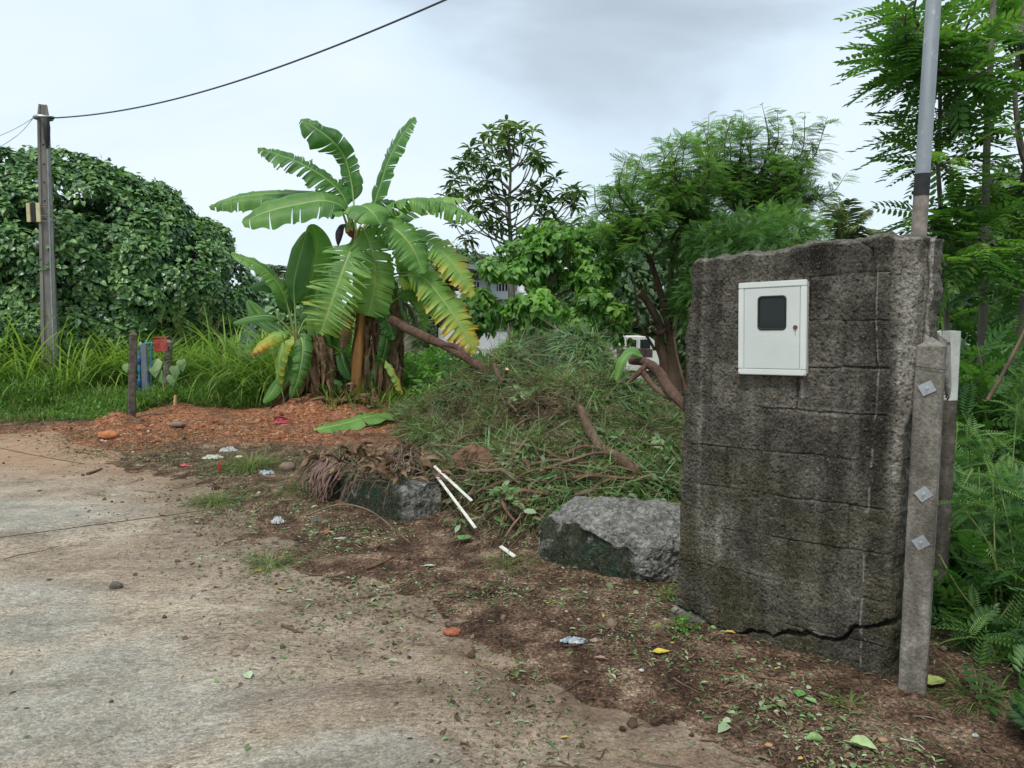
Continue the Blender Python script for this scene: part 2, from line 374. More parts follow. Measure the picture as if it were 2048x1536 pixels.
c = t.mix(t.math('MULTIPLY', t.attr('aux'), .5), c, t.ramp(t.noise(7, 6, .7), [(.36, (.19, .19, .165)), (.64, (.33, .335, .30))]))
tm = t.noise(2.2, 5, .62, aniso(.55, 1.6, -.9), .6); c = t.mix(1., c, t.ramp(tm, [(.38, (.80, .78, .76)), (.50, (1., 1., 1.)), (.62, (1.10, 1.09, 1.06))]), 'MULTIPLY'); c = t.mix(1., c, t.cells(70, .78, 1.20, aniso(1, 1.5, .06)), 'MULTIPLY'); c = t.mix(1., c, t.cells(150, .78, 1.24), 'MULTIPLY')
zy = t.n('ShaderNodeSeparateXYZ'); t.l(t.obj(), zy.inputs[0]); og = t.math('MULTIPLY', t.ramp(t.math('MULTIPLY_ADD', zy.outputs[1], .1, t.math('MULTIPLY', t.noise(1.3, 5, .6), .12)), [(.70, 0.), (.86, 1.)]), .75); c = t.mix(og, c, t.ramp(t.noise(8, 6, .7), [(.3, (.22, .13, .08)), (.7, (.42, .27, .17))]))
spots = t.ramp(t.vor(1.25), [(.02, 1.0), (.07, 0.)]); c = t.mix(t.math('MULTIPLY', spots, .55), c, (.43, .42, .38))
t.col(c); t.nrm(t.bump(br, .008, .9, t.bump(fine, .004))); t.rgh(t.ramp(t.attr('aux'), [(0., .92), (1., .78)]))
r.build('road', t.m, kind='structure')

# ============================================================ BROKEN BLOCK WALL with its electricity meter box
WA = gnd(1350, 1243, .0); WB = gnd(1792, 1377, .0)
WU = (WB - WA) / np.linalg.norm(WB - WA); WN = np.array((WU[1], -WU[0], 0.)); WN = -WN if WN.dot(WA) > 0 else WN   # towards the viewer
WZ = np.array((0, 0, 1.)); W0 = np.array((WA[0], WA[1], 0.))
def wp(px, py, w=0.0):
    r_ = np.array(ray(px, py)); o = np.array((0, 0, CH)); t_ = ((W0 + WN * w) - o).dot(WN) / r_.dot(WN); p = o + r_ * t_ - W0
    return np.array((p.dot(WU), p[2]))
def wpt(u, v, w=0.0): return W0 + WU * u + WZ * v + WN * w
top = np.array([wp(*p) for p in ((1384, 524), (1400, 519), (1450, 513), (1500, 507), (1560, 500), (1590, 493), (1650, 487), (1700, 479), (1740, 475), (1762, 474), (1775, 466), (1800, 470), (1840, 471), (1869, 473))])
lef = np.array([wp(*p) for p in ((1346, 1250), (1347, 1216), (1352, 1206), (1353, 1190), (1356, 1120), (1360, 1050), (1358, 1000), (1364, 930), (1362, 880), (1368, 820), (1366, 760), (1374, 750), (1374, 700), (1371, 640), (1377, 600), (1375, 585), (1383, 578), (1384, 524))])
rig = np.array([wp(*p) for p in ((1780, 1400), (1786, 1250), (1795, 1060), (1803, 950), (1811, 850), (1829, 800), (1836, 740), (1840, 700), (1858, 660), (1860, 600), (1866, 560), (1864, 520), (1869, 473))])
NU, NV = 430, 640
s_, t_ = np.meshgrid(np.linspace(0, 1, NU), np.linspace(0, 1, NV), indexing='ij')
vv = -.06 + t_ * (1.86 + .06)
ul = np.interp(vv, lef[:, 1], lef[:, 0]); ur = np.interp(vv, rig[:, 1], rig[:, 0])
jag = .012 * fbm(vv * 14, 3, 0, 4, 81); uu = ul + jag + (ur + .010 * fbm(vv * 12, 9, 0, 4, 82) - ul - jag) * s_
tp = np.interp(uu, top[:, 0], top[:, 1]) + .014 * fbm(uu * 16, 5, 0, 4, 83); vv = -.06 + t_ * (tp + .06)
def segd(u, v, P):
    D = np.full(u.shape, 9.)
    for a, b in zip(P[:-1], P[1:]):
        ab = b - a; q = np.clip(((u - a[0]) * ab[0] + (v - a[1]) * ab[1]) / (ab @ ab + 1e-12), 0, 1)
        D = np.minimum(D, np.hypot(u - a[0] - q * ab[0], v - a[1] - q * ab[1]))
    return D
wob = .006 * fbm(uu * 9, vv * 9, 0, 3, 90); wu, wv = uu + wob, vv + .006 * fbm(uu * 9, vv * 9, 5, 3, 91)
w = .007 * fbm(uu * 4, vv * 4, 0, 3, 1) + .0022 * fbm(uu * 30, vv * 30, 0, 4, 2, .7) + .0022 * vn(uu * 110, vv * 110, 0, 7) + .0014 * vn(uu * 190, vv * 190, 0, 6)
pits = sstep(.25, .6, fbm(uu * 55, vv * 55, 2, 2, 41)); w -= .0030 * pits
ucol = wp(1768, 900)[0]                                        # the plain cast pillar starts here
slope = (wp(1783, 1115)[1] - wp(1362, 1042)[1]) / (wp(1783, 1115)[0] - wp(1362, 1042)[0])
vj0 = wp(1362, 1042)[1]; row = (wv - vj0 - slope * wu * np.clip(1.25 - wv * .45, .2, 1)) / .1935
fr = np.abs(row - np.round(row)) * .1935; ri = np.floor(row)
inblk = sstep(ucol + .015, ucol - .01, uu)
jst = .05 + .95 * sstep(-.05, .6, fbm(uu * 3.2, ri * 7.3, 0, 2, 51))
w -= inblk * jst * .011 * np.exp(-(fr / .0045) ** 2)
bw = .40; ub = (wu / bw + .5 * (ri % 2) + .13 * np.sin(ri * 5)); fb = np.abs(ub - np.round(ub)) * bw
w -= inblk * (.6 + .4 * jst) * .011 * np.exp(-(fb / .0042) ** 2)
w += inblk * .006 * (_h(ri.astype(int), np.floor(ub).astype(int), 3, 9) - .5)
crack = np.array([wp(*p) for p in ((1345, 1208), (1368, 1222), (1383, 1226), (1400, 1236), (1420, 1252), (1440, 1262), (1462, 1270), (1478, 1272), (1490, 1266), (1502, 1261), (1520, 1264), (1545, 1272), (1570, 1268), (1605, 1272), (1615, 1268), (1640, 1276), (1672, 1282), (1688, 1276), (1702, 1262), (1716, 1254), (1745, 1254), (1772, 1248), (1800, 1246))])
ck = segd(uu + .010 * fbm(uu * 34, vv * 34, 1, 4, 3, .7), vv + .016 * fbm(uu * 24, vv * 24, 4, 4, 4, .7), crack)
cw = .0045 + .004 * (1 + fbm(uu * 8, vv * 8, 7, 2, 6)); w -= .05 * np.exp(-(ck / cw) ** 4)
below = vv < np.interp(uu, crack[:, 0], crack[:, 1]); w += below * (.048 * sstep(.42, .0, uu) - .008)
vcr = np.array([wp(*p) for p in ((1790, 1075), (1795, 1000), (1800, 930), (1806, 860), (1810, 812))])
vc2 = np.array([wp(*p) for p in ((1700, 470), (1745, 500), (1752, 575), (1748, 640), (1756, 745), (1750, 830))])
w -= .008 * np.exp(-(segd(wu, wv, vc2) / .004) ** 2) * sstep(-.2, .2, fbm(uu * 5, vv * 5, 3, 2, 8))
ucr = np.array([wp(*p) for p in ((1852, 482), (1846, 520), (1850, 560), (1840, 640), (1834, 690))])
w -= .05 * np.exp(-(segd(wu, wv, ucr) / .013) ** 2)
w -= .012 * sstep(.012, .0, tp - vv) + .008 * sstep(.010, .0, uu - ul) + .008 * sstep(.010, .0, ur - uu)
tone = .45 + .30 * fbm(uu * 3, vv * 3, 0, 5, 14, .6) + .10 * (_h(ri.astype(int), np.floor(ub).astype(int), 5, 1) - .5)
tone += inblk * .16 * np.exp(-((fr - .010) / .008) ** 2) * sstep(-.1, .4, fbm(uu * 5, vv * 5, 8, 3, 71)); tone += inblk * .13 * (_h(ri.astype(int) + 40, np.floor(ub).astype(int), 8, 2) - .5)
tone += .34 * fbm(uu * 11, vv * 1.6, 3, 4, 44) + .10 * fbm(uu * 28, vv * 28, 3, 3, 45)
tone += .30 * sstep(ucol - .02, ucol + .05, uu) * sstep(.55, .9, vv) + .25 * sstep(.02, .0, tp - vv) - .15 * sstep(.45, .15, vv)
tone -= .12 * sstep(1.0, 1.5, vv) * sstep(ucol, ucol - .3, uu)
for cx_, wd, a_ in ((1400, .012, .22), (1412, .012, .15), (1548, .02, .2), (1790, .02, .25), (1440, .02, .2), (1500, .05, .12), (1660, .06, -.15)):   # runs of lime and soot down the face
    uc = wp(cx_, 900)[0]; tone += a_ * np.exp(-((uu - uc + .01 * fbm(vv * 4, cx_, 0, 3, 2)) / wd) ** 2) * sstep(.0, .5, fbm(uu * 6, vv * 2.3, cx_, 3, 13) + .15)
tone += .45 * below * np.exp(-(ck / .014) ** 2) * sstep(.42, .15, uu)
drip = np.zeros_like(uu)
for P_, wd in ((((1757, 530), (1752, 640), (1757, 740), (1750, 835), (1746, 860)), .0035), (((1745, 900), (1742, 935)), .0035), (((1738, 975), (1737, 1015), (1733, 1026)), .0035), (((1728, 1112), (1726, 1180), (1722, 1240), (1720, 1340)), .0035), (((1605, 762), (1604, 795)), .009)):
    drip = np.maximum(drip, np.exp(-(segd(uu, vv, np.array([wp(*p) for p in P_])) / wd) ** 2) * sstep(-.5, .1, fbm(uu * 30, vv * 30, 0, 2, 19)))
bl = wp(1733, 1024); drip = np.maximum(drip, np.exp(-(np.hypot(uu - bl[0], vv - bl[1]) / .008) ** 2))
w += .004 * drip
PT = W0 + WU * uu[..., None] + WZ * vv[..., None] + WN * w[..., None]
wl = MB(); F_ = grid_faces(NU, NV)
wl.add(PT.reshape(-1, 3), F_, 0, np.clip(tone, 0, 1).ravel(), np.clip(drip, 0, 1).ravel())
TH = .13; bi = np.linspace(0, NU - 1, 60).astype(int); bj = np.linspace(0, NV - 1, 90).astype(int)
ub_, vb_ = uu[np.ix_(bi, bj)], vv[np.ix_(bi, bj)]
PB = W0 + WU * ub_[..., None] + WZ * vb_[..., None] - WN * (TH + .012 * fbm(ub_ * 8, vb_ * 8, 0, 4, 99))[..., None]
wl.add(PB.reshape(-1, 3), grid_faces(60, 90)[:, ::-1], 0, .4)
def rim(idx_f, n, back):            # broken edge faces between front and back, with loose stone sticking out
    K = 14; a = idx_f; m = len(a); q = np.linspace(0, 1, K)[None, :]
    P_ = a[:, None] * (1 - q[..., None]) + back[:, None] * q[..., None]
    d_ = .016 * fbm(P_[..., 0] * 22, P_[..., 1] * 22, P_[..., 2] * 22, 4, 61) * np.sin(q * math.pi) ** .5 + .012 * np.sin(q * math.pi)
    P_ = P_ + n[None, None] * d_[..., None]; wl.add(P_.reshape(-1, 3), grid_faces(m, K), 0, .62)
def backrow(a): return a - WN * ((a - W0) @ WN)[:, None] - WN * TH
rim(PT[:, -1], WZ, backrow(PT[:, -1])); rim(PT[0, ::-1], -WU, backrow(PT[0, ::-1])); rim(PT[-1, :], WU, backrow(PT[-1, :]))
t = NT('weathered_blockwork', .95, .12)
n1_ = t.noise(17, 8, .74); n2_ = t.noise(130, 4, .75); n3_ = t.noise(4, 4, .6)
v_ = t.math('ADD', t.attr('tint'), t.math('MULTIPLY', t.math('SUBTRACT', n1_, .5), .62))
c = t.ramp(v_, [(.10, (.017, .016, .013)), (.32, (.046, .042, .034)), (.52, (.100, .092, .074)), (.74, (.19, .175, .145)), (1.0, (.36, .34, .30))])
zz = t.n('ShaderNodeSeparateXYZ'); t.l(t.obj(), zz.inputs[0])
c = t.mix(1., c, t.cells(130, .74, 1.28), 'MULTIPLY')
moss = t.math('MULTIPLY', t.ramp(n3_, [(.40, 0.), (.56, 1.)]), t.ramp(zz.outputs[2], [(.0, .95), (.5, .75), (.78, .6), (1.0, .12)]))
c = t.mix(t.math('MULTIPLY', moss, .85), c, t.ramp(n1_, [(.3, (.024, .030, .014)), (.5, (.052, .050, .022)), (.7, (.125, .100, .048))]))
speck = t.ramp(n2_, [(.56, 0.), (.66, 1.)]); c = t.mix(t.math('MULTIPLY', speck, .55), c, (.27, .255, .22)); c = t.mix(t.ramp(t.noise(75, 3, .7), [(.38, .7), (.48, 0.)]), c, (.016, .015, .013))
dk = t.ramp(t.vor(75), [(.0, 1.), (.20, 0.)]); c = t.mix(t.math('MULTIPLY', dk, .55), c, (.014, .013, .012))
c = t.mix(t.math('MULTIPLY', t.attr('aux'), .6), c, (.36, .34, .30))
t.col(c); t.nrm(t.bump(n2_, .007, 1., t.bump(t.noise(60, 4, .7), .009))); WALLM = t.m
wl.build('block_wall', WALLM, label='broken grey block wall carrying the white meter box, cracked along its foot', cat='wall', smooth=True)

# meter box: frame, door, window, lock, in wall coordinates
mc = [wp(1484, 567, .02), wp(1621, 558, .02), wp(1612, 752, .02), wp(1477, 747, .02)]
mu0, mu1 = (mc[0][0] + mc[3][0]) / 2, (mc[1][0] + mc[2][0]) / 2; mv1, mv0 = (mc[0][1] + mc[1][1]) / 2, (mc[2][1] + mc[3][1]) / 2
tilt = (mc[1][1] - mc[0][1] + mc[2][1] - mc[3][1]) / 2 / (mu1 - mu0); MW, MH = mu1 - mu0, mv1 - mv0
MO = wpt((mu0 + mu1) / 2, (mv0 + mv1) / 2, .0); ct, st = math.cos(tilt), math.sin(tilt)
Mx = WU * ct + WZ * st; Mz = -WU * st + WZ * ct; MR = np.stack([Mx, WN, Mz], 1)
def mloc(x, y, z): return MO + Mx * x + WN * y + Mz * z
PAINT = simple('pale_enamel', (.50, .535, .51), .42, .05, 5, bumpd=.0006, spec=.5)
PAINT2 = simple('pale_enamel_frame', (.56, .585, .56), .4, .05, 5, bumpd=.0006, spec=.5)
DARK = simple('black_rubber', (.012, .013, .015), .55, .2)
meter = thing('meter_box', MO, 'white metal meter box with a small dark window, mounted on the block wall', 'meter box')
m_ = MB(); box(m_, mloc(0, .012, 0), (MW - .012, .045, MH - .012), R=MR, bev=.003)
for sx, sz, lx, lz in ((0, 1, MW, .026), (0, -1, MW, .026)): box(m_, mloc(0, .036, sz * (MH / 2 - lz / 2)), (lx, .012, lz), R=MR, bev=.003)
for sx in (-1, 1): box(m_, mloc(sx * (MW / 2 - .013), .0358, 0), (.026, .012, MH - .0522), R=MR, bev=.003)
m_.build('frame', PAINT2, meter)
DW, DH = MW - .058, MH - .058
m_ = MB(); wx, wz, ww, wh = .002, .067, .118, .140
for cx2, cz2, sx2, sz2 in ((-DW / 4 + (wx - ww / 2) / 2, 0, DW / 2 + wx - ww / 2, DH), (DW / 4 + (wx + ww / 2) / 2, 0, DW / 2 - wx - ww / 2, DH), (wx, (wz + wh / 2 + DH / 2) / 2, ww, DH / 2 - wz - wh / 2), (wx, (wz - wh / 2 - DH / 2) / 2, ww, DH / 2 + wz - wh / 2)):
    box(m_, mloc(cx2, .0365, cz2), (sx2, .008, sz2), R=MR)
door = m_.build('door', PAINT, meter)
def rrect(w_, h_, r_, n=6):
    P_ = []
    for k, (sx, sz) in enumerate(((1, 1), (-1, 1), (-1, -1), (1, -1))):
        for a_ in np.linspace(0, math.pi / 2, n): 
            an = a_ + k * math.pi / 2; P_.append((sx * (w_ / 2 - r_) + r_ * math.cos(an), sz * (h_ / 2 - r_) + r_ * math.sin(an)))
    return np.array(P_)
o1, o2 = rrect(ww + .010, wh + .010, .018), rrect(ww - .006, wh - .006, .012)
rings = [(o1, .0406), (o1 * .997, .0432), (o2 * 1.012, .0438), (o2, .041), (o2, .030)]
Vv = np.concatenate([[mloc(wx + a_, y_, wz + b_) for a_, b_ in q_] for q_, y_ in rings]); k_ = len(o1)
m_ = MB(); m_.add(Vv, grid_faces(len(rings), k_, True), 0); gsk = m_.build('window', DARK, meter, smooth=True)
t = NT('smoked_glass', .08, .6); t.col((.016, .020, .018)); t.b.inputs['Specular IOR Level'].default_value = .3
m_ = MB(); m_.add(np.array([mloc(wx + a_, .0385, wz + b_) for a_, b_ in o2]), np.arange(k_)[None, :], 0); gl = m_.build('pane', t.m, gsk)
m_ = MB(); tube(m_, [mloc(DW / 2 - .018, .040, .003), mloc(DW / 2 - .018, .046, .003)], (.0095, .0085), 16); tube(m_, [mloc(DW / 2 - .018, .046, .003), mloc(DW / 2 - .018, .0475, .003)], (.004, .004), 10)
m_.build('lock', simple('rusty_lock', (.16, .06, .045), .6, .4, 60, .4), meter)
RUST = simple('rust_stain', (.42, .22, .13), .8, .3, 30)
m_ = MB(); m_.add(np.array([mloc(DW / 2 - .018 + a_, .0409, b_) for a_, b_ in ((-.0022, -.007), (.0022, -.007), (.0012, -.032), (-.001, -.034))]), np.array([[0, 1, 2, 3]]))
m_.build('rust_mark', RUST, meter)
for sx in (-1, 1): m_ = MB(); m_.add(np.array([mloc(sx * (MW / 2 - .002) - sx * a_, .0425, -MH / 2 + b_) for a_, b_ in ((0, .002), (.010, .0022), (.004, .008), (0, .013))]), np.array([[0, 1, 2, 3]])); m_.build('rust_mark', RUST, meter)

# ------------------------------------------------------------ concrete posts by the wall
t = NT('post_concrete', .92, .15); a1 = t.noise(10, 6, .7); a2 = t.noise(90, 4, .7); a3 = t.noise(6, 5, .6, t.obj((1, 1, .2)))
c = t.ramp(a1, [(.3, (.10, .088, .072)), (.5, (.21, .192, .165)), (.72, (.31, .29, .255))]); c = t.mix(t.ramp(a3, [(.5, 0.), (.62, .7)]), c, (.085, .078, .058))
c = t.mix(t.ramp(t.vor(45), [(.0, .7), (.13, 0.)]), c, (.05, .045, .038)); c = t.mix(1., c, t.ramp(a2, [(.3, .6), (.6, 1.15)]), 'MULTIPLY')
t.col(c); t.nrm(t.bump(a2, .004, 1, t.bump(a1, .012))); POSTM = t.m
t = NT('old_post_concrete', .95, .1); a1 = t.noise(12, 6, .7); c = t.ramp(a1, [(.3, (.045, .038, .030)), (.55, (.11, .095, .078)), (.75, (.20, .18, .155))]); t.col(c); t.nrm(t.bump(t.noise(60, 4), .005)); OLDPOST = t.m
GALV = simple('galvanised_steel', (.42, .45, .48), .42, .18, 12, .75, .001)
def post_mesh(mb, base, topc, w_, rot, tip=.045, seed=0, rough=.0025, n=70):
    base, topc = np.array(base, float), np.array(topc, float); q = np.linspace(0, 1, n); ax = topc - base; h = w_ / 2
    prof = []
    m_e = 7
    for k in range(4):
        a_ = rot + k * math.pi / 2; e_, f_ = np.array((math.cos(a_), math.sin(a_))), np.array((-math.sin(a_), math.cos(a_)))
        for s in np.linspace(-1, 1, m_e)[:-1]:
            c_ = e_ * h + f_ * h * s; 
            if s == -1: c_ = c_ * .93
            prof.append(c_)
    prof = np.array(prof); K = len(prof)
    P_ = base + ax * q[:, None, None] + np.concatenate([np.broadcast_to(prof, (n, K, 2)), np.zeros((n, K, 1))], 2)
    d_ = fbm(P_[..., 0] * 40, P_[..., 1] * 40, P_[..., 2] * 22, 4, seed, .65); dirs = np.c_[norm(prof), np.zeros(K)]
    P_ = P_ + dirs[None] * (rough * d_ - rough * 2.2 * sstep(.35, .7, d_))[..., None]
    mb.add(P_.reshape(-1, 3), grid_faces(n, K, True)[:, ::-1], 0, .5)
    apex = topc + np.array((0, 0, tip)); R_ = P_[-1]; v = np.r_[R_, [apex]]; i = np.arange(K)
    mb.add(v, np.stack([i, (i + 1) % K, np.full(K, K)], -1)); 
pb = gnd(1824, 1394, .0); pb[2] = -.05; ptc = at(1863, 692, pb[1] + .0)
post = thing('concrete_post', pb, 'grey concrete post with three metal plates, standing against the right end of the block wall', 'post')
prot = math.atan2(WN[1], WN[0]) + .15
m_ = MB(); post_mesh(m_, pb, ptc, .098, prot, .035, 5, .0035, 160); m_.build('shaft', POSTM, post, smooth=True)
fd = np.array((math.cos(prot), math.sin(prot), 0)); fs = np.array((-fd[1], fd[0], 0)); fs = fs if fs[0] > 0 else -fs
axp = (ptc - pb) / (ptc - pb)[2]
for (px, py, a_) in ((1852, 777, .5), (1837, 989, .72), (1833, 1086, .65)):
    z_ = at(px, py, pb[1] - .05)[2]; c_ = pb + axp * (z_ - pb[2]) + fd * .052 + fs * (.004 if py > 800 else -.004)
    R1 = np.stack([fs * math.cos(a_) + WZ * math.sin(a_), fd, -fs * math.sin(a_) + WZ * math.cos(a_)], 1)
    m_ = MB(); box(m_, c_, (.050, .003, .044), R=R1, bev=.001); pl = m_.build('fixing_plate', GALV, post)
    m_ = MB(); tube(m_, [c_, c_ + fd * .007], (.007, .006), 6); tube(m_, [c_ + fd * .007, c_ + fd * .014], (.0035, .0035), 8); m_.build('bolt', GALV, pl, smooth=False)
m_ = MB(); zc = at(1850, 733, pb[1])[2]; cc = pb + axp * (zc - pb[2]); tube(m_, [cc + fs * a_ * .056 + fd * b_ * .056 + WZ * c_ for a_, b_, c_ in ((-1, -1, .01), (-1, 1, .004), (1, 1, -.008), (1, -1, .0), (-1, -1, .012))], .0016, 5); m_.build('tie_wire', simple('rusty_wire', (.06, .045, .035), .7, .3, 40, .5), post)
# pale topped post behind it
p2 = gnd(1898, 1180, -.1); p2 = np.array((at(1892, 900, 3.55)[0], 3.55, -.2)); q2 = at(1903, 662, 3.55)
post2 = thing('concrete_post', p2, 'slim post with a white painted top, half hidden behind the front concrete post', 'post')
zs = at(1900, 800, 3.55)[2]; mid = p2 + (q2 - p2) * ((zs - p2[2]) / (q2[2] - p2[2]))
m_ = MB(); post_mesh(m_, p2, mid, .058, .3, .0, 15, .003, 60); m_.build('shaft', OLDPOST, post2, smooth=True)
m_ = MB(); post_mesh(m_, mid + np.array((0, 0, .001)), q2, .060, .3, .002, 16, .0012, 30); m_.build('painted_top', simple('old_white_paint', (.46, .47, .43), .7, .25, 9), post2, smooth=True)
m_ = MB()
for k in range(7): tube(m_, spline([at(1872 + k * 3, 668 + 3 * k, 3.2), at(1884 + k * 2, 690, 3.18 + .01 * k), at(1888 + k * 2, 730 + 8 * k, 3.16), at(1882 + 2 * k, 765 + 6 * k, 3.18)], 12), (.010, .004), 6, rough=.5, seed=k)
m_.build('hanging_rag', simple('grey_rag', (.17, .16, .145), .95, .35, 30), label='torn grey rag hanging between the two posts beside the wall', cat='rag')
# steel service pipe rising behind the wall and out of the picture
q0 = at(1835.5, 500, 3.22); q1 = at(1868, -10, 3.22); ax_ = (q1 - q0) / (q1[2] - q0[2]); pb0 = q0 - ax_ * (q0[2] + .2); pt0 = q0 + ax_ * (5.2 - q0[2])
pipe = thing('service_pole', pb0, 'tall grey steel pipe rising behind the block wall and out of the picture', 'pole')
zj = at(1845, 350, 3.22)[2]; zj2 = at(1843, 392, 3.22)[2]; zp = lambda z: q0 + ax_ * (z - q0[2])
t = NT('galvanised_pipe', .5, .4); a1 = t.noise(9, 5, .65, t.obj((1, 1, .15))); a2 = t.noise(22, 5, .7)
c = t.ramp(a1, [(.3, (.20, .225, .245)), (.7, (.36, .395, .42))]); c = t.mix(t.ramp(a2, [(.6, 0.), (.68, .55)]), c, (.62, .65, .66)); t.col(c); t.b.inputs['Metallic'].default_value = .35; t.nrm(t.bump(a2, .0015))
m_ = MB(); tube(m_, [zp(zj - .02), pt0], .0295, 20, n=30); m_.build('upper_pipe', t.m, pipe, smooth=True)
m_ = MB(); tube(m_, [zp(zj2), zp(zj + .004)], .0315, 20, n=8, rough=.04, seed=3); m_.build('joint_wrap', simple('black_tar_tape', (.022, .022, .024), .8, .4, 30), pipe, smooth=True)
m_ = MB(); tube(m_, [pb0, zp(zj2 + .003)], .0305, 20, n=40, rough=.03, seed=4); m_.build('lower_pipe', simple('cement_stained_pipe', (.21, .185, .155), .85, .45, 22), pipe, smooth=True)

# ============================================================ FOLIAGE TOOLS
def mirror(pts): return pts
HEART = (np.array([(0, 0, 0), (.30, 0, -.01), (.65, 0, -.06), (1., 0, -.20), (-.07, .24, .03), (.22, .43, .07), (.62, .27, -.01), (-.07, -.24, .03), (.22, -.43, .07), (.62, -.27, -.01)], float),
         [np.array([(0, 1, 5, 4), (1, 2, 6, 5), (0, 7, 8, 1), (1, 8, 9, 2)]), np.array([(2, 3, 6), (2, 9, 3)])])
LANCE = (np.array([(0, 0, 0), (.35, 0, -.01), (.7, 0, -.06), (1., 0, -.16), (.32, .15, .04), (.7, .13, -.01), (.32, -.15, .04), (.7, -.13, -.01)], float),
         [np.array([(1, 2, 5, 4), (1, 6, 7, 2)]), np.array([(0, 1, 4), (0, 6, 1), (2, 3, 5), (2, 7, 3)])])
OVAL = (np.array([(0, 0, 0), (.5, 0, -.02), (1., 0, -.08), (.25, .24, .04), (.7, .24, .02), (.25, -.24, .04), (.7, -.24, .02)], float),
        [np.array([(0, 1, 4, 3), (0, 5, 6, 1)]), np.array([(1, 2, 4), (1, 6, 2)])])
def compound(n, ll, lw, sag=.25, ang=62, fine=False, terminal=True):
    V = []; Q = []; Tn = []
    def leaf(x0, z0, a, L, W, s):
        ca, sa = math.cos(a), math.sin(a) * s; b = len(V)
        def pt(u, v, dz): return (x0 + u * ca - v * sa, u * sa + v * ca, z0 + dz)
        if fine:
            for u, v, dz in ((0, 0, 0), (.22 * L, W * .36, .006), (.62 * L, W * .46, -.004), (L, 0, -.03), (.62 * L, -W * .46, -.004), (.22 * L, -W * .36, .006)): V.append(pt(u, v, dz))
            Q.append((b, b + 1, b + 2, b + 3)); Q.append((b, b + 3, b + 4, b + 5))
        else:
            for u, v, dz in ((0, 0, 0), (.45 * L, W * .5, .0), (L, 0, -.03), (.45 * L, -W * .5, 0)): V.append(pt(u, v, dz))
            Q.append((b, b + 1, b + 2, b + 3))
    for i in range(n):
        x = .14 + .82 * i / (n - 1); z = -sag * x * x; k = math.sin(math.pi * (.18 + .72 * i / (n - 1))) ** .5
        for s in (1, -1): leaf(x, z, math.radians(ang - 14 * i / n), ll * k, lw * k, s)
    if terminal: leaf(.97, -sag * .95, 0, ll * .8, lw * .8, 1)
    b = len(V)                      # the stalk
    for x in (0, .33, .66, 1.): V.append((x, .006 * (1.3 - x), -sag * x * x)); V.append((x, -.006 * (1.3 - x), -sag * x * x))
    for i in range(3): Q.append((b + 2 * i, b + 2 * i + 2, b + 2 * i + 3, b + 2 * i + 1))
    return (np.array(V, float), [np.array(Q)])
def blade(n, bend, w=1.0):
    t = np.linspace(0, 1, n + 1); a = bend * t; x = np.cumsum(np.r_[0, np.cos(a[:-1])]) / n; z = -np.cumsum(np.r_[0, np.sin(a[:-1])]) / n
    wd = w * .5 * np.minimum(1, (1 - t) * 2.2 + .02) * (.55 + .45 * np.minimum(1, t * 4))
    V = np.concatenate([np.stack([x, wd, z], 1), np.stack([x, -wd, z], 1)]); i = np.arange(n)
    return (V, [np.stack([i, i + 1, i + 1 + n + 1, i + n + 1], 1)])
def umbrella(mb, rng, C, O, nl, cr, size, T, droop=.75, mat=0, tb=.5, tv=.28, lift=.5):
    """leaf clusters: each centre gets nl leaves laid like shingles round its outward direction"""
    N = len(C); k = N * nl; c = np.repeat(C, nl, 0); o = np.repeat(O, nl, 0)
    r = norm(rng.normal(size=(k, 3))); r = norm(r - o * (r * o).sum(1, keepdims=True) * .8)
    q = np.sqrt(rng.uniform(0, 1, k))[:, None]; crr = (cr * rng.uniform(.65, 1.3, N)).repeat(nl)[:, None]
    pos = c + r * crr * q - o * crr * .45 * q * q + np.array((0, 0, -.25)) * crr * q * q
    d = norm(r * .75 + np.array((0, 0, -1.)) * droop + o * .15 + rng.normal(size=(k, 3)) * .22)
    up = norm(o * lift + np.array((0, 0, .8)) + rng.normal(size=(k, 3)) * .28)
    tint = np.clip(np.repeat(rng.normal(tb, tv * .6, N), nl) + rng.normal(0, tv * .6, k) + .12 * (1 - q[:, 0]), 0, 1)
    inst(mb, T, pos, d, up, size * rng.uniform(.7, 1.2, k), mat, tint)
def shell(rng, n, C, R, amp=.15, zmin=-.4, seed=0, inner=0.0, f=2.0):
    D = rdir(rng, n, zmin); k = 1 + amp * fbm(D[:, 0] * f + seed, D[:, 1] * f, D[:, 2] * f, 3, seed) * 1.6
    k = k * (1 - inner * rng.uniform(0, 1, n) ** 2)
    return np.asarray(C) + D * np.asarray(R) * k[:, None], norm(D / np.asarray(R))
def limb(mb, P, r0, r1, k=7, n=14, mat=0, rough=.12, seed=0, capmat=None): tube(mb, P, np.linspace(r0, r1, 5), k, mat, .5, True, n, rough, seed, capmat=capmat)
def wig(rng, a, b, s=.1, n=4, sag=0.):
    a, b = np.asarray(a, float), np.asarray(b, float); L = np.linalg.norm(b - a); t = np.linspace(0, 1, n)[:, None]
    P = a + (b - a) * t + rng.normal(size=(n, 3)) * s * L * np.sin(t * math.pi); P[:, 2] -= sag * L * np.sin(t[:, 0] * math.pi); return P
LF_DARK = leafmat('glossy_dark_leaves', [(0, (.030, .088, .032)), (.5, (.085, .185, .062)), (1, (.20, .34, .11))], .36, .22, .55)
LF_BRIGHT = leafmat('bright_heart_leaves', [(0, (.040, .12, .022)), (.5, (.10, .24, .042)), (1, (.22, .40, .075))], .45, .38)
LF_FEATH = leafmat('feathery_leaves', [(0, (.040, .105, .040)), (.5, (.095, .205, .062)), (1, (.20, .34, .085))], .5, .38)
LF_PINN = leafmat('pinnate_leaves', [(0, (.026, .080, .022)), (.5, (.070, .165, .036)), (1, (.20, .35, .06))], .42, .45)
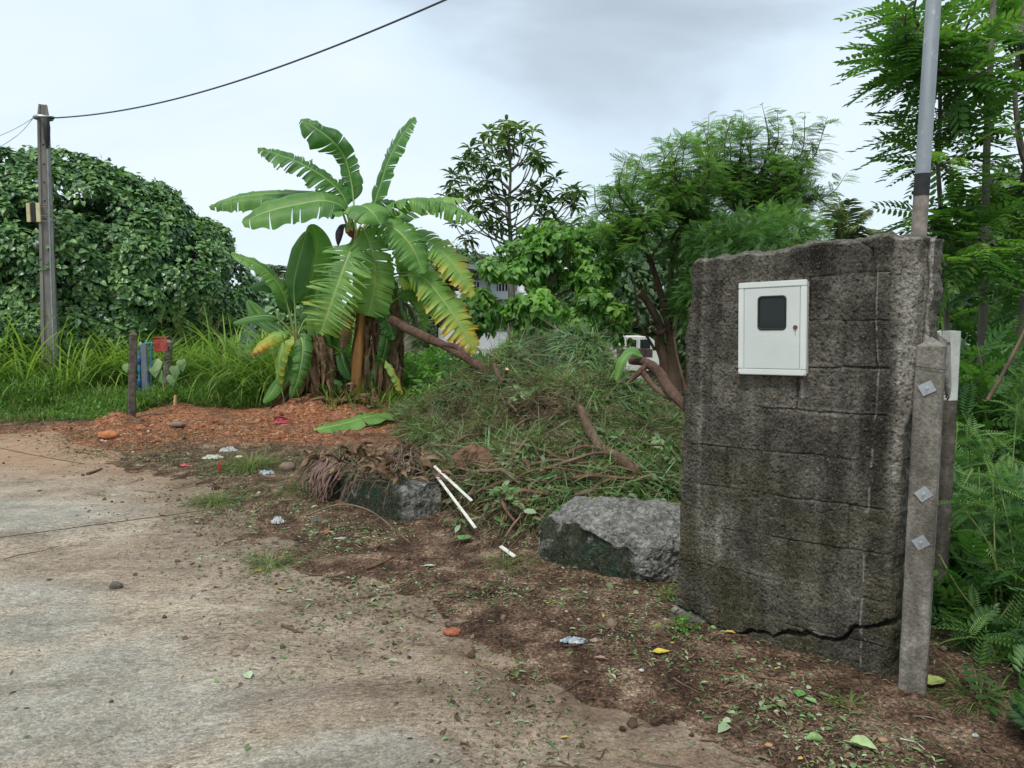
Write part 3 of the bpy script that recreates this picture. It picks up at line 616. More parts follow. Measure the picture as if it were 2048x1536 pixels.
LF_FAR = leafmat('far_leaves', [(0, (.032, .070, .030)), (.5, (.070, .135, .050)), (1, (.14, .22, .08))], .6, .2)
LF_ROSE = leafmat('rosette_leaves', [(0, (.035, .07, .025)), (.45, (.07, .13, .04)), (.9, (.15, .23, .06)), (1, (.42, .24, .06))], .45, .3)

# ============================================================ TREES
# wide dome of glossy leaves at the left
rng = np.random.default_rng(3)
cD = at(125, 590, 16.0); RD = np.array((3.75, 3.2, 2.78))
tr = thing('broadleaf_tree', (cD[0], cD[1], gz(cD[0], cD[1])), 'big dome shaped tree with dense dark glossy leaves behind the wooden looking utility pole at the left', 'tree')
tr['label'] = 'big dome shaped tree of dense dark glossy leaves behind the grey utility pole'
def dome_fix(P): return P
mb = MB(); B_, BO = shell(rng, 700, cD, RD * .99, .08, -.5, 4, .04, 3.2); k_ = 8; C = np.repeat(B_, k_, 0); O = np.repeat(BO, k_, 0); of = rng.normal(size=(len(C), 3)); of -= O * (of * O).sum(1, keepdims=True); of = norm(of) * (rng.uniform(0, 1, len(C)) ** .6)[:, None]; q2_ = (of ** 2).sum(1, keepdims=True); C = C + of * .40 + O * .16 * (1 - q2_) - np.array((0, 0, .10)) * q2_; O = norm(O + of * .9 + np.array((0, 0, .25))); pass
m_ = (C[:, 1] < cD[1] + 1.2); C, O = C[m_], O[m_]
umbrella(mb, rng, C, O, 17, .14, .110, HEART, .34, 0, .56, .42, 1.0)
C, O = shell(rng, 800, cD, RD * .84, .12, -.42, 8, .35, 2.6); umbrella(mb, rng, C, O, 18, .40, .16, HEART, .7, 0, .28, .25)
C, O = shell(rng, 300, cD + np.array((0, .3, -.2)), RD * np.array((.95, .7, .88)), .1, -.6, 18, .1, 2.6); umbrella(mb, rng, C, O, 18, .4, .17, HEART, .7, 0, .35, .25)
mb.build('crown', LF_DARK, tr)
mb = MB(); base = np.array((cD[0], cD[1], gz(cD[0], cD[1]) - .1))
for k in range(5):
    a = base + np.array((rng.uniform(-1.2, 2.6), rng.uniform(-.6, .6), 0)); f_ = a + np.array((rng.uniform(-.5, .5), 0, 1.2))
    limb(mb, [a, (a + f_) / 2 + rng.normal(size=3) * .1, f_, f_ + np.array((rng.uniform(-1, 1), -.2, 1.2))], .11, .05, seed=k)
    for j in range(7): limb(mb, wig(rng, f_, cD + rdir(rng, 1, -.3)[0] * RD * .82, .08), .045, .012, 5, 10, seed=k * 9 + j)
mb.build('trunk', BARK, tr)

# bright green heart leaved small tree in the middle
rng = np.random.default_rng(5); cB = at(1085, 575, 13.2)
tr = thing('heart_leaf_tree', (cB[0], cB[1], gz(cB[0], cB[1])), 'bushy young tree with bright green heart shaped leaves in front of the white house', 'tree')
mb = MB()
for (px, py, dy, rx, rz, n) in ((1090, 510, 0, .72, .48, 80), (1150, 500, .2, .62, .42, 60), (1040, 560, .1, .6, .55, 60), (1190, 560, .1, .55, .6, 60), (1110, 600, -.5, .9, .5, 110), (980, 630, .1, .55, .36, 55), (1060, 640, -.4, .8, .38, 90), (1185, 625, -.2, .5, .42, 55), (1120, 470, .1, .4, .2, 26), (950, 620, .2, .3, .3, 22), (1215, 650, 0, .25, .3, 20)):
    c0 = at(px, py, 13.2 + dy)
    for s4 in range(5):
        c1_ = c0 + rdir(rng, 1, -1)[0] * np.array((rx, .5, rz)) * rng.uniform(.3, 1.0); rr_ = rng.uniform(.20, .36)
        C, O = shell(rng, max(6, n // 5), c1_, (rr_ * 1.2, rr_, rr_ * .8), .25, -.5, int(px) + s4, .25); umbrella(mb, rng, C, O, 12, .14, .125, HEART, .85, 0, .40 + .3 * rng.random(), .30, .8)
mb.build('crown', LF_BRIGHT, tr)
mb = MB(); b0 = at(1095, 800, 13.2); b0[2] = gz(b0[0], 13.2) - .1
limb(mb, [b0, at(1100, 640, 13.2), at(1092, 560, 13.2)], .09, .05, seed=1)
for (px, py) in ((1090, 490), (1150, 500), (1030, 560), (1195, 545), (980, 620), (1200, 630), (1050, 640)): limb(mb, wig(rng, at(1096, 640 - rng.uniform(0, 60), 13.2), at(px, py, 13.2 + rng.uniform(-.3, .3)), .09), .035, .01, 5, 10, seed=px)
mb.build('trunk', BARK, tr)

# tall thin tree whose long leaves stand in rosettes
rng = np.random.default_rng(8); YA = 17.0
tb_ = at(1022, 800, YA); tb_[2] = gz(tb_[0], YA)
tr = thing('rosette_tree', tb_, 'tall thin open tree with leaves in rosettes against the sky', 'tree')
mb = MB(); tk = [at(1024, 830, YA), at(1023, 600, YA), at(1021, 480, YA), at(1018, 420, YA), at(1021, 350, YA), at(1019, 290, YA), at(1016, 262, YA)]
tube(mb, tk, (.15, .13, .10, .07, .045, .03, .02), 8, n=36, rough=.1)
RS = [(1013, 245), (1030, 255), (1003, 262), (1042, 262), (977, 262), (1066, 262), (1016, 275), (1072, 285), (941, 296), (968, 288), (1003, 290), (1045, 290), (1070, 305), (1020, 308), (925, 322), (942, 325), (962, 318), (984, 310), (1000, 335), (1055, 328), (1076, 315), (1088, 330), (905, 350), (930, 352), (945, 372), (962, 346), (902, 375), (925, 398), (975, 360), (942, 410), (960, 412), (1110, 357), (1065, 375), (1050, 392), (1085, 380), (1072, 408), (1095, 410), (1038, 405), (1130, 385), (1145, 380), (1158, 382), (1128, 402), (1150, 405), (1010, 395), (985, 402), (1108, 440), (895, 395), (1085, 435), (1120, 452), (1145, 450), (1000, 445), (975, 455), (1040, 460), (912, 450), (935, 470), (985, 450), (1075, 462)]
cr_ = MB()
for i, (px, py) in enumerate(RS):
    e_ = at(px, py, YA + rng.uniform(-1.2, 1.2)); tz = np.clip(e_[2] - .55 - .45 * abs(e_[0] - tb_[0]), 1.3, 6.2); j = np.array((np.interp(tz, [p[2] for p in tk], [p[0] for p in tk]), YA, tz))
    md = (j + e_) / 2 + np.array((.12 * (e_[0] - j[0]), 0, -.12)); tube(mb, [j, md, e_ - np.array((0, 0, .05)), e_], (.022, .010), 5, n=10)
    for (off, sc_) in (((0, 0, 0), 1.0), ((.03, 0, -.10), .95))[:2 if i % 2 == 0 else 1]:
        n = 12; a = rng.uniform(0, 2 * math.pi) + np.arange(n) * 2.4; el = rng.uniform(-.9, .35, n) if sc_ < 1 else rng.uniform(-.5, .8, n)
        d = np.stack([np.cos(a) * np.cos(el), np.sin(a) * np.cos(el), np.sin(el)], 1)
        inst(cr_, LANCE, np.repeat((e_ + np.array(off))[None], n, 0) + d * .02, d, np.tile((0, 0, 1.), (n, 1)) + d * .2, np.stack([rng.uniform(.22, .35, n)] * 3, 1) * np.array((1, 1.05, 1.6)), 0, np.clip(rng.normal(.42 if py > 275 else .75, .2, n), 0, .92))
mb.build('trunk', BARKG, tr, smooth=True); cr_.build('crown', LF_ROSE, tr)

# feathery trees behind the wall; branch ends are placed one by one
FEA = compound(8, .25, .088, .36, 60)
def feather(name, label, origin, forks, tips, Yc, seed, leaf=.36, dens=1.0, mats=(LF_FEATH, BARK), group=None, T=FEA, tb=.45, sub=8, trunk=None, dy=1.3, out=None, wdens=1.0):
    rng = np.random.default_rng(seed); tr = thing(name, origin, label, 'tree', group); wood = MB(); lf = MB(); tips = list(tips)
    if out:
        pg, cnt = np.array(out[0], float), out[1]; lo, hi = pg.min(0), pg.max(0); nx = np.roll(pg, -1, 0)
        while cnt > 0:
            q = rng.uniform(lo, hi); ins = ((pg[:, 1] > q[1]) != (nx[:, 1] > q[1])) & (q[0] < (nx[:, 0] - pg[:, 0]) * (q[1] - pg[:, 1]) / (nx[:, 1] - pg[:, 1] + 1e-9) + pg[:, 0])
            if ins.sum() % 2: tips.append((q[0], q[1])); cnt -= 1
    if trunk: trunk(wood, rng)
    for i, (px, py) in enumerate(tips):
        e = at(px, py, Yc + rng.uniform(-dy, dy)); f = min(forks, key=lambda q: np.linalg.norm((q - e) * np.array((1.4, .6, .6)))); f = np.asarray(f, float)
        L = np.linalg.norm(e - f); side = np.array((np.sign(e[0] - f[0]) * .10 * L, 0, -.10 * L))
        P = spline([f, f + (e - f) * .35 + side * .6 + rng.normal(size=3) * .04 * L, f + (e - f) * .7 + side + rng.normal(size=3) * .05 * L, e], 26)
        tube(wood, P, (.028, .015, .004), 5, rough=.1, seed=i)
        paths = [P[8:]]
        for j in range(sub):
            q = rng.integers(3, 24); b = P[q]; dd = norm((P[min(q + 2, 25)] - P[q - 1]) * 1.0 + norm(rng.normal(size=3)) * .16 * L * .35 / 1.0)
            dd = norm(norm(P[q + 1] - P[q - 1]) + norm(rng.normal(size=3)) * .9); ln = rng.uniform(.35, .8) * (1.15 - q / 30) * min(1, L / 2.2)
            SP = spline([b, b + dd * ln * .5, b + dd * ln + np.array((0, 0, -.06 * ln))], 9); tube(wood, SP, (.007, .003), 4); paths.append(SP)
        for P2 in paths:
            m = max(4, int(dens * 30 * wdens * np.linalg.norm(np.diff(P2, axis=0), axis=1).sum()))
            u = np.sort(rng.uniform(0, len(P2) - 1.001, m)); k = u.astype(int); pos = P2[k] + (P2[k + 1] - P2[k]) * (u - k)[:, None]; T_ = norm(P2[k + 1] - P2[k])
            a = np.arange(m) * 2.4 + rng.uniform(0, 6); r = norm(rng.normal(size=(m, 3))); r = norm(r - T_ * (r * T_).sum(1, keepdims=True))
            d = norm(r * np.array((1., 1., .38)) + T_ * np.array((.55, .55, .30)) + np.array((0, 0, .06))); 
            tint = np.clip(rng.normal(tb, .13, m) + .28 * (u / len(P2)) ** 2 + rng.normal(0, .1), 0, 1)
            inst(lf, T, pos, d, np.tile((0, 0, 1.), (m, 1)) + rng.normal(size=(m, 3)) * .25, leaf * rng.uniform(.65, 1.1, m) * np.interp(u / len(P2), (0, .8, 1), (1, .95, .6)), 0, tint)
    wood.build('trunk', [mats[1], CUT], tr); lf.build('crown', mats[0], tr); return tr
Yf = 13.6
def tk1(w, rng):
    g0 = at(1345, 800, Yf); g0[2] = gz(g0[0], Yf) - .1
    k1 = at(1343, 690, Yf)
    limb(w, [at(1349, 790, Yf), at(1347, 740, Yf), k1], .13, .11, 9, 12, seed=1)
    limb(w, [at(1337, 790, Yf + .1), at(1328, 720, Yf), at(1318, 690, Yf), at(1322, 660, Yf), at(1310, 630, Yf - .1), at(1292, 600, Yf - .15), at(1277, 585, Yf - .2)], .10, .062, 9, 22, seed=2, capmat=1)
    limb(w, [at(1352, 790, Yf), at(1380, 730, Yf + .2), at(1395, 690, Yf + .3)], .07, .05, 8, 10, seed=3)
    limb(w, [k1, at(1350, 660, Yf), at(1367, 632, Yf - .15)], .09, .05, 8, 10, seed=4, capmat=1)
    limb(w, [at(1330, 660, Yf), at(1316, 668, Yf - .2), at(1300, 654, Yf - .3)], .05, .035, 7, 8, seed=5, capmat=1)
    limb(w, [k1, at(1355, 650, Yf + .1), at(1385, 590, Yf + .2)], .07, .045, 7, 10, seed=6)
    limb(w, [k1, at(1325, 600, Yf + .1), at(1300, 520, Yf + .1), at(1280, 470, Yf)], .08, .04, 7, 14, seed=7)
    limb(w, [k1, at(1340, 600, Yf + .2), at(1345, 520, Yf + .2), at(1370, 440, Yf)], .08, .04, 7, 14, seed=8)
    limb(w, [at(1310, 700, Yf), at(1285, 660, Yf - .1), at(1262, 640, Yf - .1)], .03, .015, 6, 8, seed=9)
    limb(w, [at(1275, 650, Yf - .1), at(1272, 600, Yf - .1), at(1268, 555, Yf)], .02, .012, 6, 8, seed=10)
F1 = [at(1300, 520, Yf), at(1280, 470, Yf), at(1345, 520, Yf), at(1370, 440, Yf)]
feather('feathery_tree', 'leafy tree with feathery leaves and freshly sawn limbs just left of the block wall', at(1345, 790, Yf), F1,
        [(1252, 312), (1188, 370), (1222, 372), (1320, 276), (1366, 276), (1182, 426), (1198, 472), (1345, 320), (1290, 345), (1410, 300), (1240, 420), (1400, 350), (1350, 390), (1215, 500), (1300, 400), (1320, 450), (1390, 420), (1250, 480), (1420, 480), (1425, 400)], Yf, 21, trunk=tk1, dens=.75, wdens=1.5, tb=.60, leaf=.31, sub=6, out=([(1185, 375), (1250, 320), (1320, 285), (1420, 240), (1450, 400), (1400, 500), (1260, 520), (1200, 480)], 52))
Yg = 14.6
F2 = [at(1470, 470, Yg), at(1480, 430, Yg), at(1455, 490, Yg)]
def tk2(w, rng):
    for k, f in enumerate(F2): b = at(1450 + 14 * k, 800, Yg + .1 * k); b[2] = gz(b[0], Yg) - .2; limb(w, [b, (b + f) / 2 + rng.normal(size=3) * .06, f], .09, .045, 7, 12, seed=k)
feather('feathery_tree', 'taller feathery tree whose branches spread above the top of the block wall', at(1460, 800, Yg), F2,
        [(1418, 228), (1466, 236), (1524, 208), (1498, 235), (1555, 222), (1584, 233), (1610, 225), (1655, 233), (1628, 278), (1630, 328), (1600, 300), (1695, 345), (1592, 358), (1650, 372), (1560, 290), (1500, 300), (1440, 280), (1540, 350), (1480, 350), (1580, 420), (1530, 420), (1620, 420), (1450, 340), (1420, 260)], Yg, 33, trunk=tk2, dens=.7, wdens=1.45, dy=1.0, tb=.55, leaf=.31, sub=6, out=([(1425, 235), (1520, 212), (1650, 235), (1635, 325), (1685, 345), (1600, 410), (1540, 470), (1430, 490)], 34))
# low leafy mass seen just over the wall
rng = np.random.default_rng(41)
for i, (px, py, Yb, rx, rz, lab) in enumerate(((1475, 500, 12.4, .75, .42, 'dark green bush showing just above the left end of the wall top'), (1540, 475, 13.0, .8, .40, 'lighter feathery bush showing above the middle of the wall top'), (1395, 600, 12.9, .22, .5, 'small leafy bough tuft hanging in front of the sawn limbs'))):
    c = at(px, py, Yb); tr = thing('leafy_bush', (c[0], c[1], gz(c[0], c[1])), lab, 'bush'); mb = MB()
    C, O = shell(rng, 190, c, (rx, .9, rz), .3, -.9, i, .4); k = 9; C = np.repeat(C, k, 0) + rng.normal(size=(len(C) * k, 3)) * .1; O = np.repeat(O, k, 0)
    n = len(C); inst(mb, FEA, C, norm(O * .8 + rng.normal(size=(n, 3)) * .6 + np.array((0, 0, -.1))), np.tile((0, 0, 1.), (n, 1)) + rng.normal(size=(n, 3)) * .3, .20 * rng.uniform(.7, 1.2, n), 0, np.clip(rng.normal((.4, .66, .5)[i], .18, n), 0, 1))
    mb.build('leaves', LF_FEATH, tr); mb = MB()
    for j in range(5): b = np.array((c[0] + rng.uniform(-.3, .3), c[1], gz(c[0], c[1]) - .1)); limb(mb, wig(rng, b, c + np.array((rng.uniform(-.7, .7) * rx, 0, rng.uniform(-.2, .6) * rz)), .06), .035, .012, 5, 10, seed=j)
    mb.build('stem', BARK, tr)

# big pinnate tree at the right edge
PIN = compound(9, .24, .098, .30, 60, True)
Yd = 6.0
def tk3(w, rng):
    for P, r0, r1 in (([(1958, 830), (1966, 640), (1970, 450), (1975, 250), (1985, 40), (1990, -120)], .038, .018), ([(1912, 790), (1893, 640), (1884, 450), (1876, 330), (1880, 200), (1872, 60)], .026, .012), ([(2020, 850), (2046, 600), (2060, 400), (2030, 200), (2050, 0)], .03, .014), ([(1985, 790), (2010, 700), (2060, 600)], .02, .01)):
        limb(w, [at(x, y, Yd) for x, y in P], r0, r1, 9, 30, rough=.06, seed=int(P[0][0]))
F3 = [at(1976, 230, Yd), at(1968, 480, Yd), at(1884, 430, Yd), at(1878, 300, Yd), at(1985, 60, Yd), at(2055, 330, Yd), at(2045, 100, Yd), at(1880, 150, Yd), at(1972, 350, Yd)]
feather('pinnate_tree', 'tall slender tree with long pinnate leaves crossing behind the steel pipe', at(1958, 800, Yd), F3,
        [(1748, 128), (1812, 15), (1850, -40), (1915, 70), (1948, 20), (1990, -40), (2040, -30), (2080, 60), (1905, 250), (1930, 150), (2010, 120), (1940, 300), (2030, 250), (2080, 300), (1925, 420), (1845, 420), (2000, 400), (2060, 460), (1900, 520), (1960, 540), (2030, 560), (1830, 240), (1800, 80), (1880, 100), (1960, 90), (2000, 200), (1850, 330), (1990, 480), (2090, 150), (1870, 480), (2090, 420), (1980, 620), (2060, 640)], Yd, 52, leaf=.44, dens=.42, mats=(LF_PINN, BARKG), T=PIN, sub=4, trunk=tk3, dy=.9, tb=.46)

# ------------------------------------------------------------ shrubs of the thicket right of the posts
SM1 = compound(11, .24, .058, .35, 66); SM2 = compound(6, .36, .15, .3, 55, True)
STEMG = simple('green_stem', (.16, .19, .06), .7, .3, 12)
SH = [(1905, 1060, 3.75, .42, .45, 1, 'soft feathery shrub against the back of the front concrete post'), (1985, 900, 4.2, .55, .4, 1, 'bright feathery shrub level with the top of the front post'), (2060, 1120, 3.4, .45, .5, 1, 'feathery shrub at the right edge of the picture at knee height'), (1950, 1200, 3.7, .45, .40, 2, 'dark low shrub with oval leaflets behind the foot of the post'),
      (2040, 820, 4.6, .6, .5, 2, 'shrub with broad oval leaflets at the right edge, head high'), (1925, 880, 4.9, .5, .55, 2, 'shrub growing behind the white topped post'), (2080, 1000, 4.4, .6, .8, 1, 'tall bushy feathery shrub at the far right'), (1900, 1290, 3.5, .25, .22, 2, 'small weed bush beside the foot of the concrete post'),
      (2020, 1330, 3.1, .38, .22, 1, 'low creeping feathery plant at the edge of the dirt'), (2000, 1060, 5.2, .9, .9, 2, 'deep green shrub in the middle of the thicket'), (2080, 700, 7.5, 1.2, 1.0, 2, 'tall shrub behind the slender tree trunk'), (1920, 740, 8.5, .9, .7, 1, 'distant feathery shrub seen beside the wall end')]
for i, (px, py, Ys, rx, rz, kd, lab) in enumerate(SH):
    rng = np.random.default_rng(100 + i); c = at(px, py, Ys); z0 = gz(c[0], Ys)
    sh = thing('thicket_shrub', (c[0], c[1], z0), lab, 'shrub', 'shrubs of the thicket beside the wall'); lf = MB(); wd = MB()
    ns = 13; 
    for j in range(ns):
        b = np.array((c[0] + rng.uniform(-.4, .4) * rx, c[1] + rng.uniform(-.3, .3) * rx, z0 - .03)); e = c + rdir(rng, 1, -.3)[0] * np.array((rx, rx * .7, rz)) * rng.uniform(.7, 1.05)
        P = spline([b, (b + e) / 2 + np.array((rng.uniform(-.06, .06), 0, .12 * rz)), e], 16); tube(wd, P, (.006, .0025), 4)
        m = int(20 * (1.3 if kd == 1 else 1.0) * max(.6, np.linalg.norm(e - b))); u = rng.uniform(3.5, 14.9, m); k = u.astype(int); pos = P[k] + (P[k + 1] - P[k]) * (u - k)[:, None]
        d = norm(rdir(rng, m, -.3) + (P[k + 1] - P[k]) * 4); inst(lf, SM1 if kd == 1 else SM2, pos, d, np.tile((0, 0, 1.), (m, 1)) + rng.normal(size=(m, 3)) * .35, (.17 if kd == 1 else .21) * rng.uniform(.6, 1.2, m) * (1.5 if Ys > 7 else 1), 0, np.clip(rng.normal(.62 if kd == 1 else .38, .2, m), 0, 1))
    wd.build('stem', STEMG if kd == 1 else TWIG, sh); lf.build('leaves', LF_FEATH if kd == 1 else LF_PINN, sh)
# loose climbing and leaning stems in the thicket
for i, (P, r_, lab) in enumerate((([(1878, 1110), (1915, 1175), (1960, 1235), (1985, 1290), (2005, 1300)], .005, 'long pale climbing stem curving beside the concrete post'), ([(1936, 1430), (1942, 1310), (1975, 1270), (2005, 1230), (2030, 1195)], .007, 'bent yellowish stem rising from the ground in the thicket'), ([(1975, 800), (2010, 740), (2060, 640)], .012, 'grey leaning stick in front of the thicket'))):
    mb = MB(); tube(mb, [at(x, y, 3.25 + .25 * (i == 2) * 4) for x, y in P], (r_, r_ * .6), 6, n=24, rough=.15, seed=i); mb.build('plant_stem', STEMG if i < 2 else TWIG, label=lab, cat='stem', smooth=True)
# ground cover inside the thicket, too thick to count
rng = np.random.default_rng(77); mb = MB(); n = 5200; x = rng.uniform(1.75, 6.5, n) ; y = 2.2 + (rng.uniform(0, 1, n) ** 1.3) * 9; keep = x > 1.72 + .16 * np.maximum(y - 3, -.5) + rng.uniform(-.05, .4, n); x, y = x[keep], y[keep]; n = len(x)
pos = np.stack([x, y, hgt(x, y) + rng.uniform(0, .55, n) * np.minimum(1, (x - 1.6) * 1.2)], 1); inst(mb, SM2, pos, norm(rdir(rng, n, -.1) + np.array((0, -.3, .2))), np.tile((0, 0, 1.), (n, 1)) + rng.normal(size=(n, 3)) * .4, .22 * rng.uniform(.5, 1.2, n), 0, np.clip(rng.normal(.32, .2, n), 0, 1))
mb.build('undergrowth', LF_PINN, label='dense low weeds and leaves covering the ground right of the posts', cat='weeds', kind='stuff')

# ------------------------------------------------------------ far trees
FT = [(545, 655, 24, 2.0, 1.3, 'dark rounded tree between the dome tree and the banana plants'), (800, 640, 37, 3.0, 1.9, 'dark tree directly behind the banana leaves'), (905, 545, 36, 2.2, 1.3, 'mid green tree left of the thin rosette tree, above the house roof'), (1000, 590, 38, 4.4, 2.2, 'large dark tree behind the white house'), (1160, 560, 30, 3.2, 2.6, 'dark tree behind the bright heart leaved tree'), (1280, 620, 24, 2.4, 2.4, 'dark tree behind the truck'),
      (1420, 560, 30, 3.8, 2.4, 'broad dark tree hidden mostly by the left part of the wall'), (1560, 540, 34, 3.6, 2.0, 'far tree behind the middle of the wall'), (1890, 610, 21, 1.6, 1.9, 'dark tree at the right behind the wall end'), (2060, 540, 19, 2.3, 2.6, 'tall dark tree at the far right edge'), (700, 650, 30, 2.2, 1.0, 'low dark tree behind the banana stems'), (1730, 600, 26, 2.6, 1.6, 'far dark tree behind the wall and the steel pipe'), (-150, 520, 22, 3, 3, 'dark tree behind the left edge of the dome tree')]
for i, (px, py, Yt, rx, rz, lab) in enumerate(FT):
    rng = np.random.default_rng(200 + i); c = at(px, py, Yt); z0 = gz(c[0], Yt); tr = thing('background_tree', (c[0], c[1], z0), lab, 'tree', 'trees far behind the plot')
    mb = MB(); C, O = shell(rng, int(230 * max(1, rx * rz / 4)), c, (rx, rx * .8, rz), .28, -.75, i, .25); umbrella(mb, rng, C, O, 16, .40, .26 if i % 2 else .22, (HEART, LANCE, OVAL)[i % 3], .6, 0, .42 + .12 * (i % 3 == 1), .28)
    mb.build('crown', LF_FAR if i % 4 else LF_DARK, tr); mb = MB(); b = np.array((c[0], c[1], z0 - .1)); limb(mb, [b, (b + c) / 2 + rng.normal(size=3) * .1, c + np.array((0, 0, rz * .2))], .16, .06, 7, 12, seed=i)
    for j in range(6): limb(mb, wig(rng, (b + c * 2) / 3, c + rdir(rng, 1, 0)[0] * np.array((rx, rx, rz)) * .8, .08), .06, .015, 5, 8, seed=j)
    mb.build('trunk', BARKG, tr)
# far low hedge line closing the horizon
rng = np.random.default_rng(301); mb = MB(); n = 1500; a = rng.uniform(-1.0, 1.0, n); r_ = rng.uniform(38, 48, n); C = np.stack([np.sin(a) * r_, np.cos(a) * r_, rng.uniform(-1, 1, n) + .9 + 1.6 * fbm(a * 7, 0, 0, 3, 4)], 1); C[:, 2] = -1 + (C[:, 2] + 1) * 1.0
umbrella(mb, rng, C, np.tile((0, -.6, .6), (n, 1)), 14, 1.0, .55, OVAL, .5, 0, .35, .25); mb.build('distant_woodland', LF_FAR, label='far strip of woodland closing the horizon behind the trees', cat='woodland', kind='stuff')

# palms
def frond(mb, P, r0, ll, n, seed, tint=.5, hang=.5, T=None):
    rng = np.random.default_rng(seed); P = spline(P, 40); tube(mb, P, (r0, r0 * .25), 5, 1)
    u = np.linspace(3, 38.9, n); k = u.astype(int); pos = P[k] + (P[k + 1] - P[k]) * (u - k)[:, None]; Tn = norm(P[k + 1] - P[k])
    S = norm(np.cross(Tn, np.array((0, 0, 1.)))); L = ll * np.sin(np.pi * np.clip(u / 42, .08, 1)) ** .6
    B = blade(4, .9, 1.)
    for s in (-1, 1):
        d = norm(S * s * .8 + Tn * .55 + np.array((0, 0, -hang)) * rng.uniform(.5, 1.2, n)[:, None] * .6 + rng.normal(size=(n, 3)) * .08)
        inst(mb, B, pos, d, np.cross(d, Tn) * s + np.array((0, 0, .6)), np.stack([L, np.full(n, ll * .07), L], 1), 0, np.clip(rng.normal(tint, .12, n), 0, 1))
LF_PALM = leafmat('palm_leaves', [(0, (.05, .095, .04)), (.5, (.095, .15, .06)), (1, (.24, .22, .09))], .5, .3)
for i, (name, lab, base, crown, fr, Yp, ll, tn) in enumerate((
    ('coconut_palm', 'coconut palm whose top fronds rise behind the right half of the wall', (1690, 900), (1688, 500), [(1655, 405), (1672, 385), (1640, 440), (1738, 418), (1768, 462), (1720, 450), (1640, 500), (1700, 400), (1735, 480)], 19, .50, .62),
    ('coconut_palm', 'olive coloured palm half hidden by the thin tree at the left of the house', (800, 900), (800, 600), [(755, 590), (770, 560), (812, 555), (850, 575), (860, 620), (840, 650), (770, 640), (745, 620)], 20, .5, .7),
    ('coconut_palm', 'small palm top behind the left banana leaves', (545, 900), (548, 560), [(520, 545), (535, 530), (560, 530), (580, 550), (585, 580), (515, 570)], 26, .5, .55),
    ('coconut_palm', 'palm with hanging dark fronds just right of the house terrace', (885, 900), (878, 560), [(850, 560), (860, 530), (890, 522), (905, 560), (850, 610), (880, 625), (903, 600)], 23, .5, .35),
    ('coconut_palm', 'palm behind the far right end of the wall', (1880, 900), (1885, 520), [(1850, 470), (1880, 440), (1930, 470), (1950, 520), (1840, 530), (1860, 480)], 14, .45, .5))):
    rng = np.random.default_rng(400 + i); c = at(*crown, Yp); b = np.array((c[0] + .2, Yp, gz(c[0], Yp) - .1)); tr = thing(name, b, lab, 'palm', 'palms beyond the plot'); mb = MB(); limb(mb, [b, (b + c) / 2 + np.array((.1, 0, 0)), c], .12, .09, 8, 20, seed=i); mb.build('trunk', BARKG, tr)
    mb = MB()
    for j, (px, py) in enumerate(fr):
        e = at(px, py, Yp + rng.uniform(-1.0, 1.0)); L = np.linalg.norm(e - c); md = c + (e - c) * .55 + np.array((0, 0, .22 * L)); frond(mb, [c, md, e], .022, ll, 54, 500 + 10 * i + j, tn)
    mb.build('crown', [LF_PALM, STEMG], tr)

# ============================================================ BANANA PLANTS
t = NT('banana_leaf', .42, .4)
lat = t.attr('aux')                      # across the blade: 0 at the midrib, 1 at the edge
tn_ = t.n('ShaderNodeUVMap'); sepu = t.n('ShaderNodeSeparateXYZ'); t.l(tn_.outputs[0], sepu.inputs[0])
wv = t.n('ShaderNodeTexWave'); wv.inputs['Scale'].default_value = 14; wv.inputs['Distortion'].default_value = 1.2; wv.inputs['Detail'].default_value = 2; t.l(tn_.outputs[0], wv.inputs[0])
age = t.math('ADD', t.attr('tint'), t.math('MULTIPLY', t.math('SUBTRACT', t.noise(6, 4, .6), .5), .28))
c = t.ramp(age, [(0, (.035, .115, .022)), (.20, (.085, .215, .048)), (.36, (.17, .33, .075)), (.46, (.25, .40, .09)), (.58, (.38, .40, .06)), (.70, (.56, .40, .05)), (.80, (.50, .24, .045)), (.90, (.22, .12, .06)), (1, (.20, .13, .085))])
c = t.mix(1., c, t.ramp(wv.outputs[0], [(.0, (.86, .87, .84)), (1., (1.12, 1.12, 1.1))]), 'MULTIPLY')
c = t.mix(t.ramp(lat, [(.02, .8), (.07, 0.)]), c, (.34, .44, .16))
t.col(c); t.nrm(t.bump(wv.outputs[0], .004, .5)); tr_ = t.n('ShaderNodeBsdfTranslucent'); t.l(t.mix(1., c, (1.35, 1.5, .7), 'MULTIPLY'), tr_.inputs[0])
ms = t.n('ShaderNodeMixShader'); ms.inputs[0].default_value = .36; t.l(t.b.outputs[0], ms.inputs[1]); t.l(tr_.outputs[0], ms.inputs[2]); t.l(ms.outputs[0], t.out.inputs['Surface'])
BLEAF = t.m
t = NT('banana_midrib', .5, .4); t.col(t.ramp(t.attr('tint'), [(0, (.13, .22, .06)), (.5, (.28, .36, .12)), (.8, (.36, .26, .08)), (1, (.17, .10, .05))])); BRIB = t.m
t = NT('dead_banana_leaf', .9, .12); n_ = t.noise(9, 5, .65, t.obj((1, 1, .3))); c = t.ramp(n_, [(.28, (.045, .026, .016)), (.45, (.13, .080, .048)), (.62, (.24, .165, .105)), (.78, (.38, .29, .20))])
c = t.mix(t.ramp(t.attr('tint'), [(.6, 0.), (.9, .75)]), c, (.33, .15, .035)); t.col(c); t.nrm(t.bump(t.noise(40, 4, .6, t.obj((1, 1, .15))), .008)); BDEAD = t.m
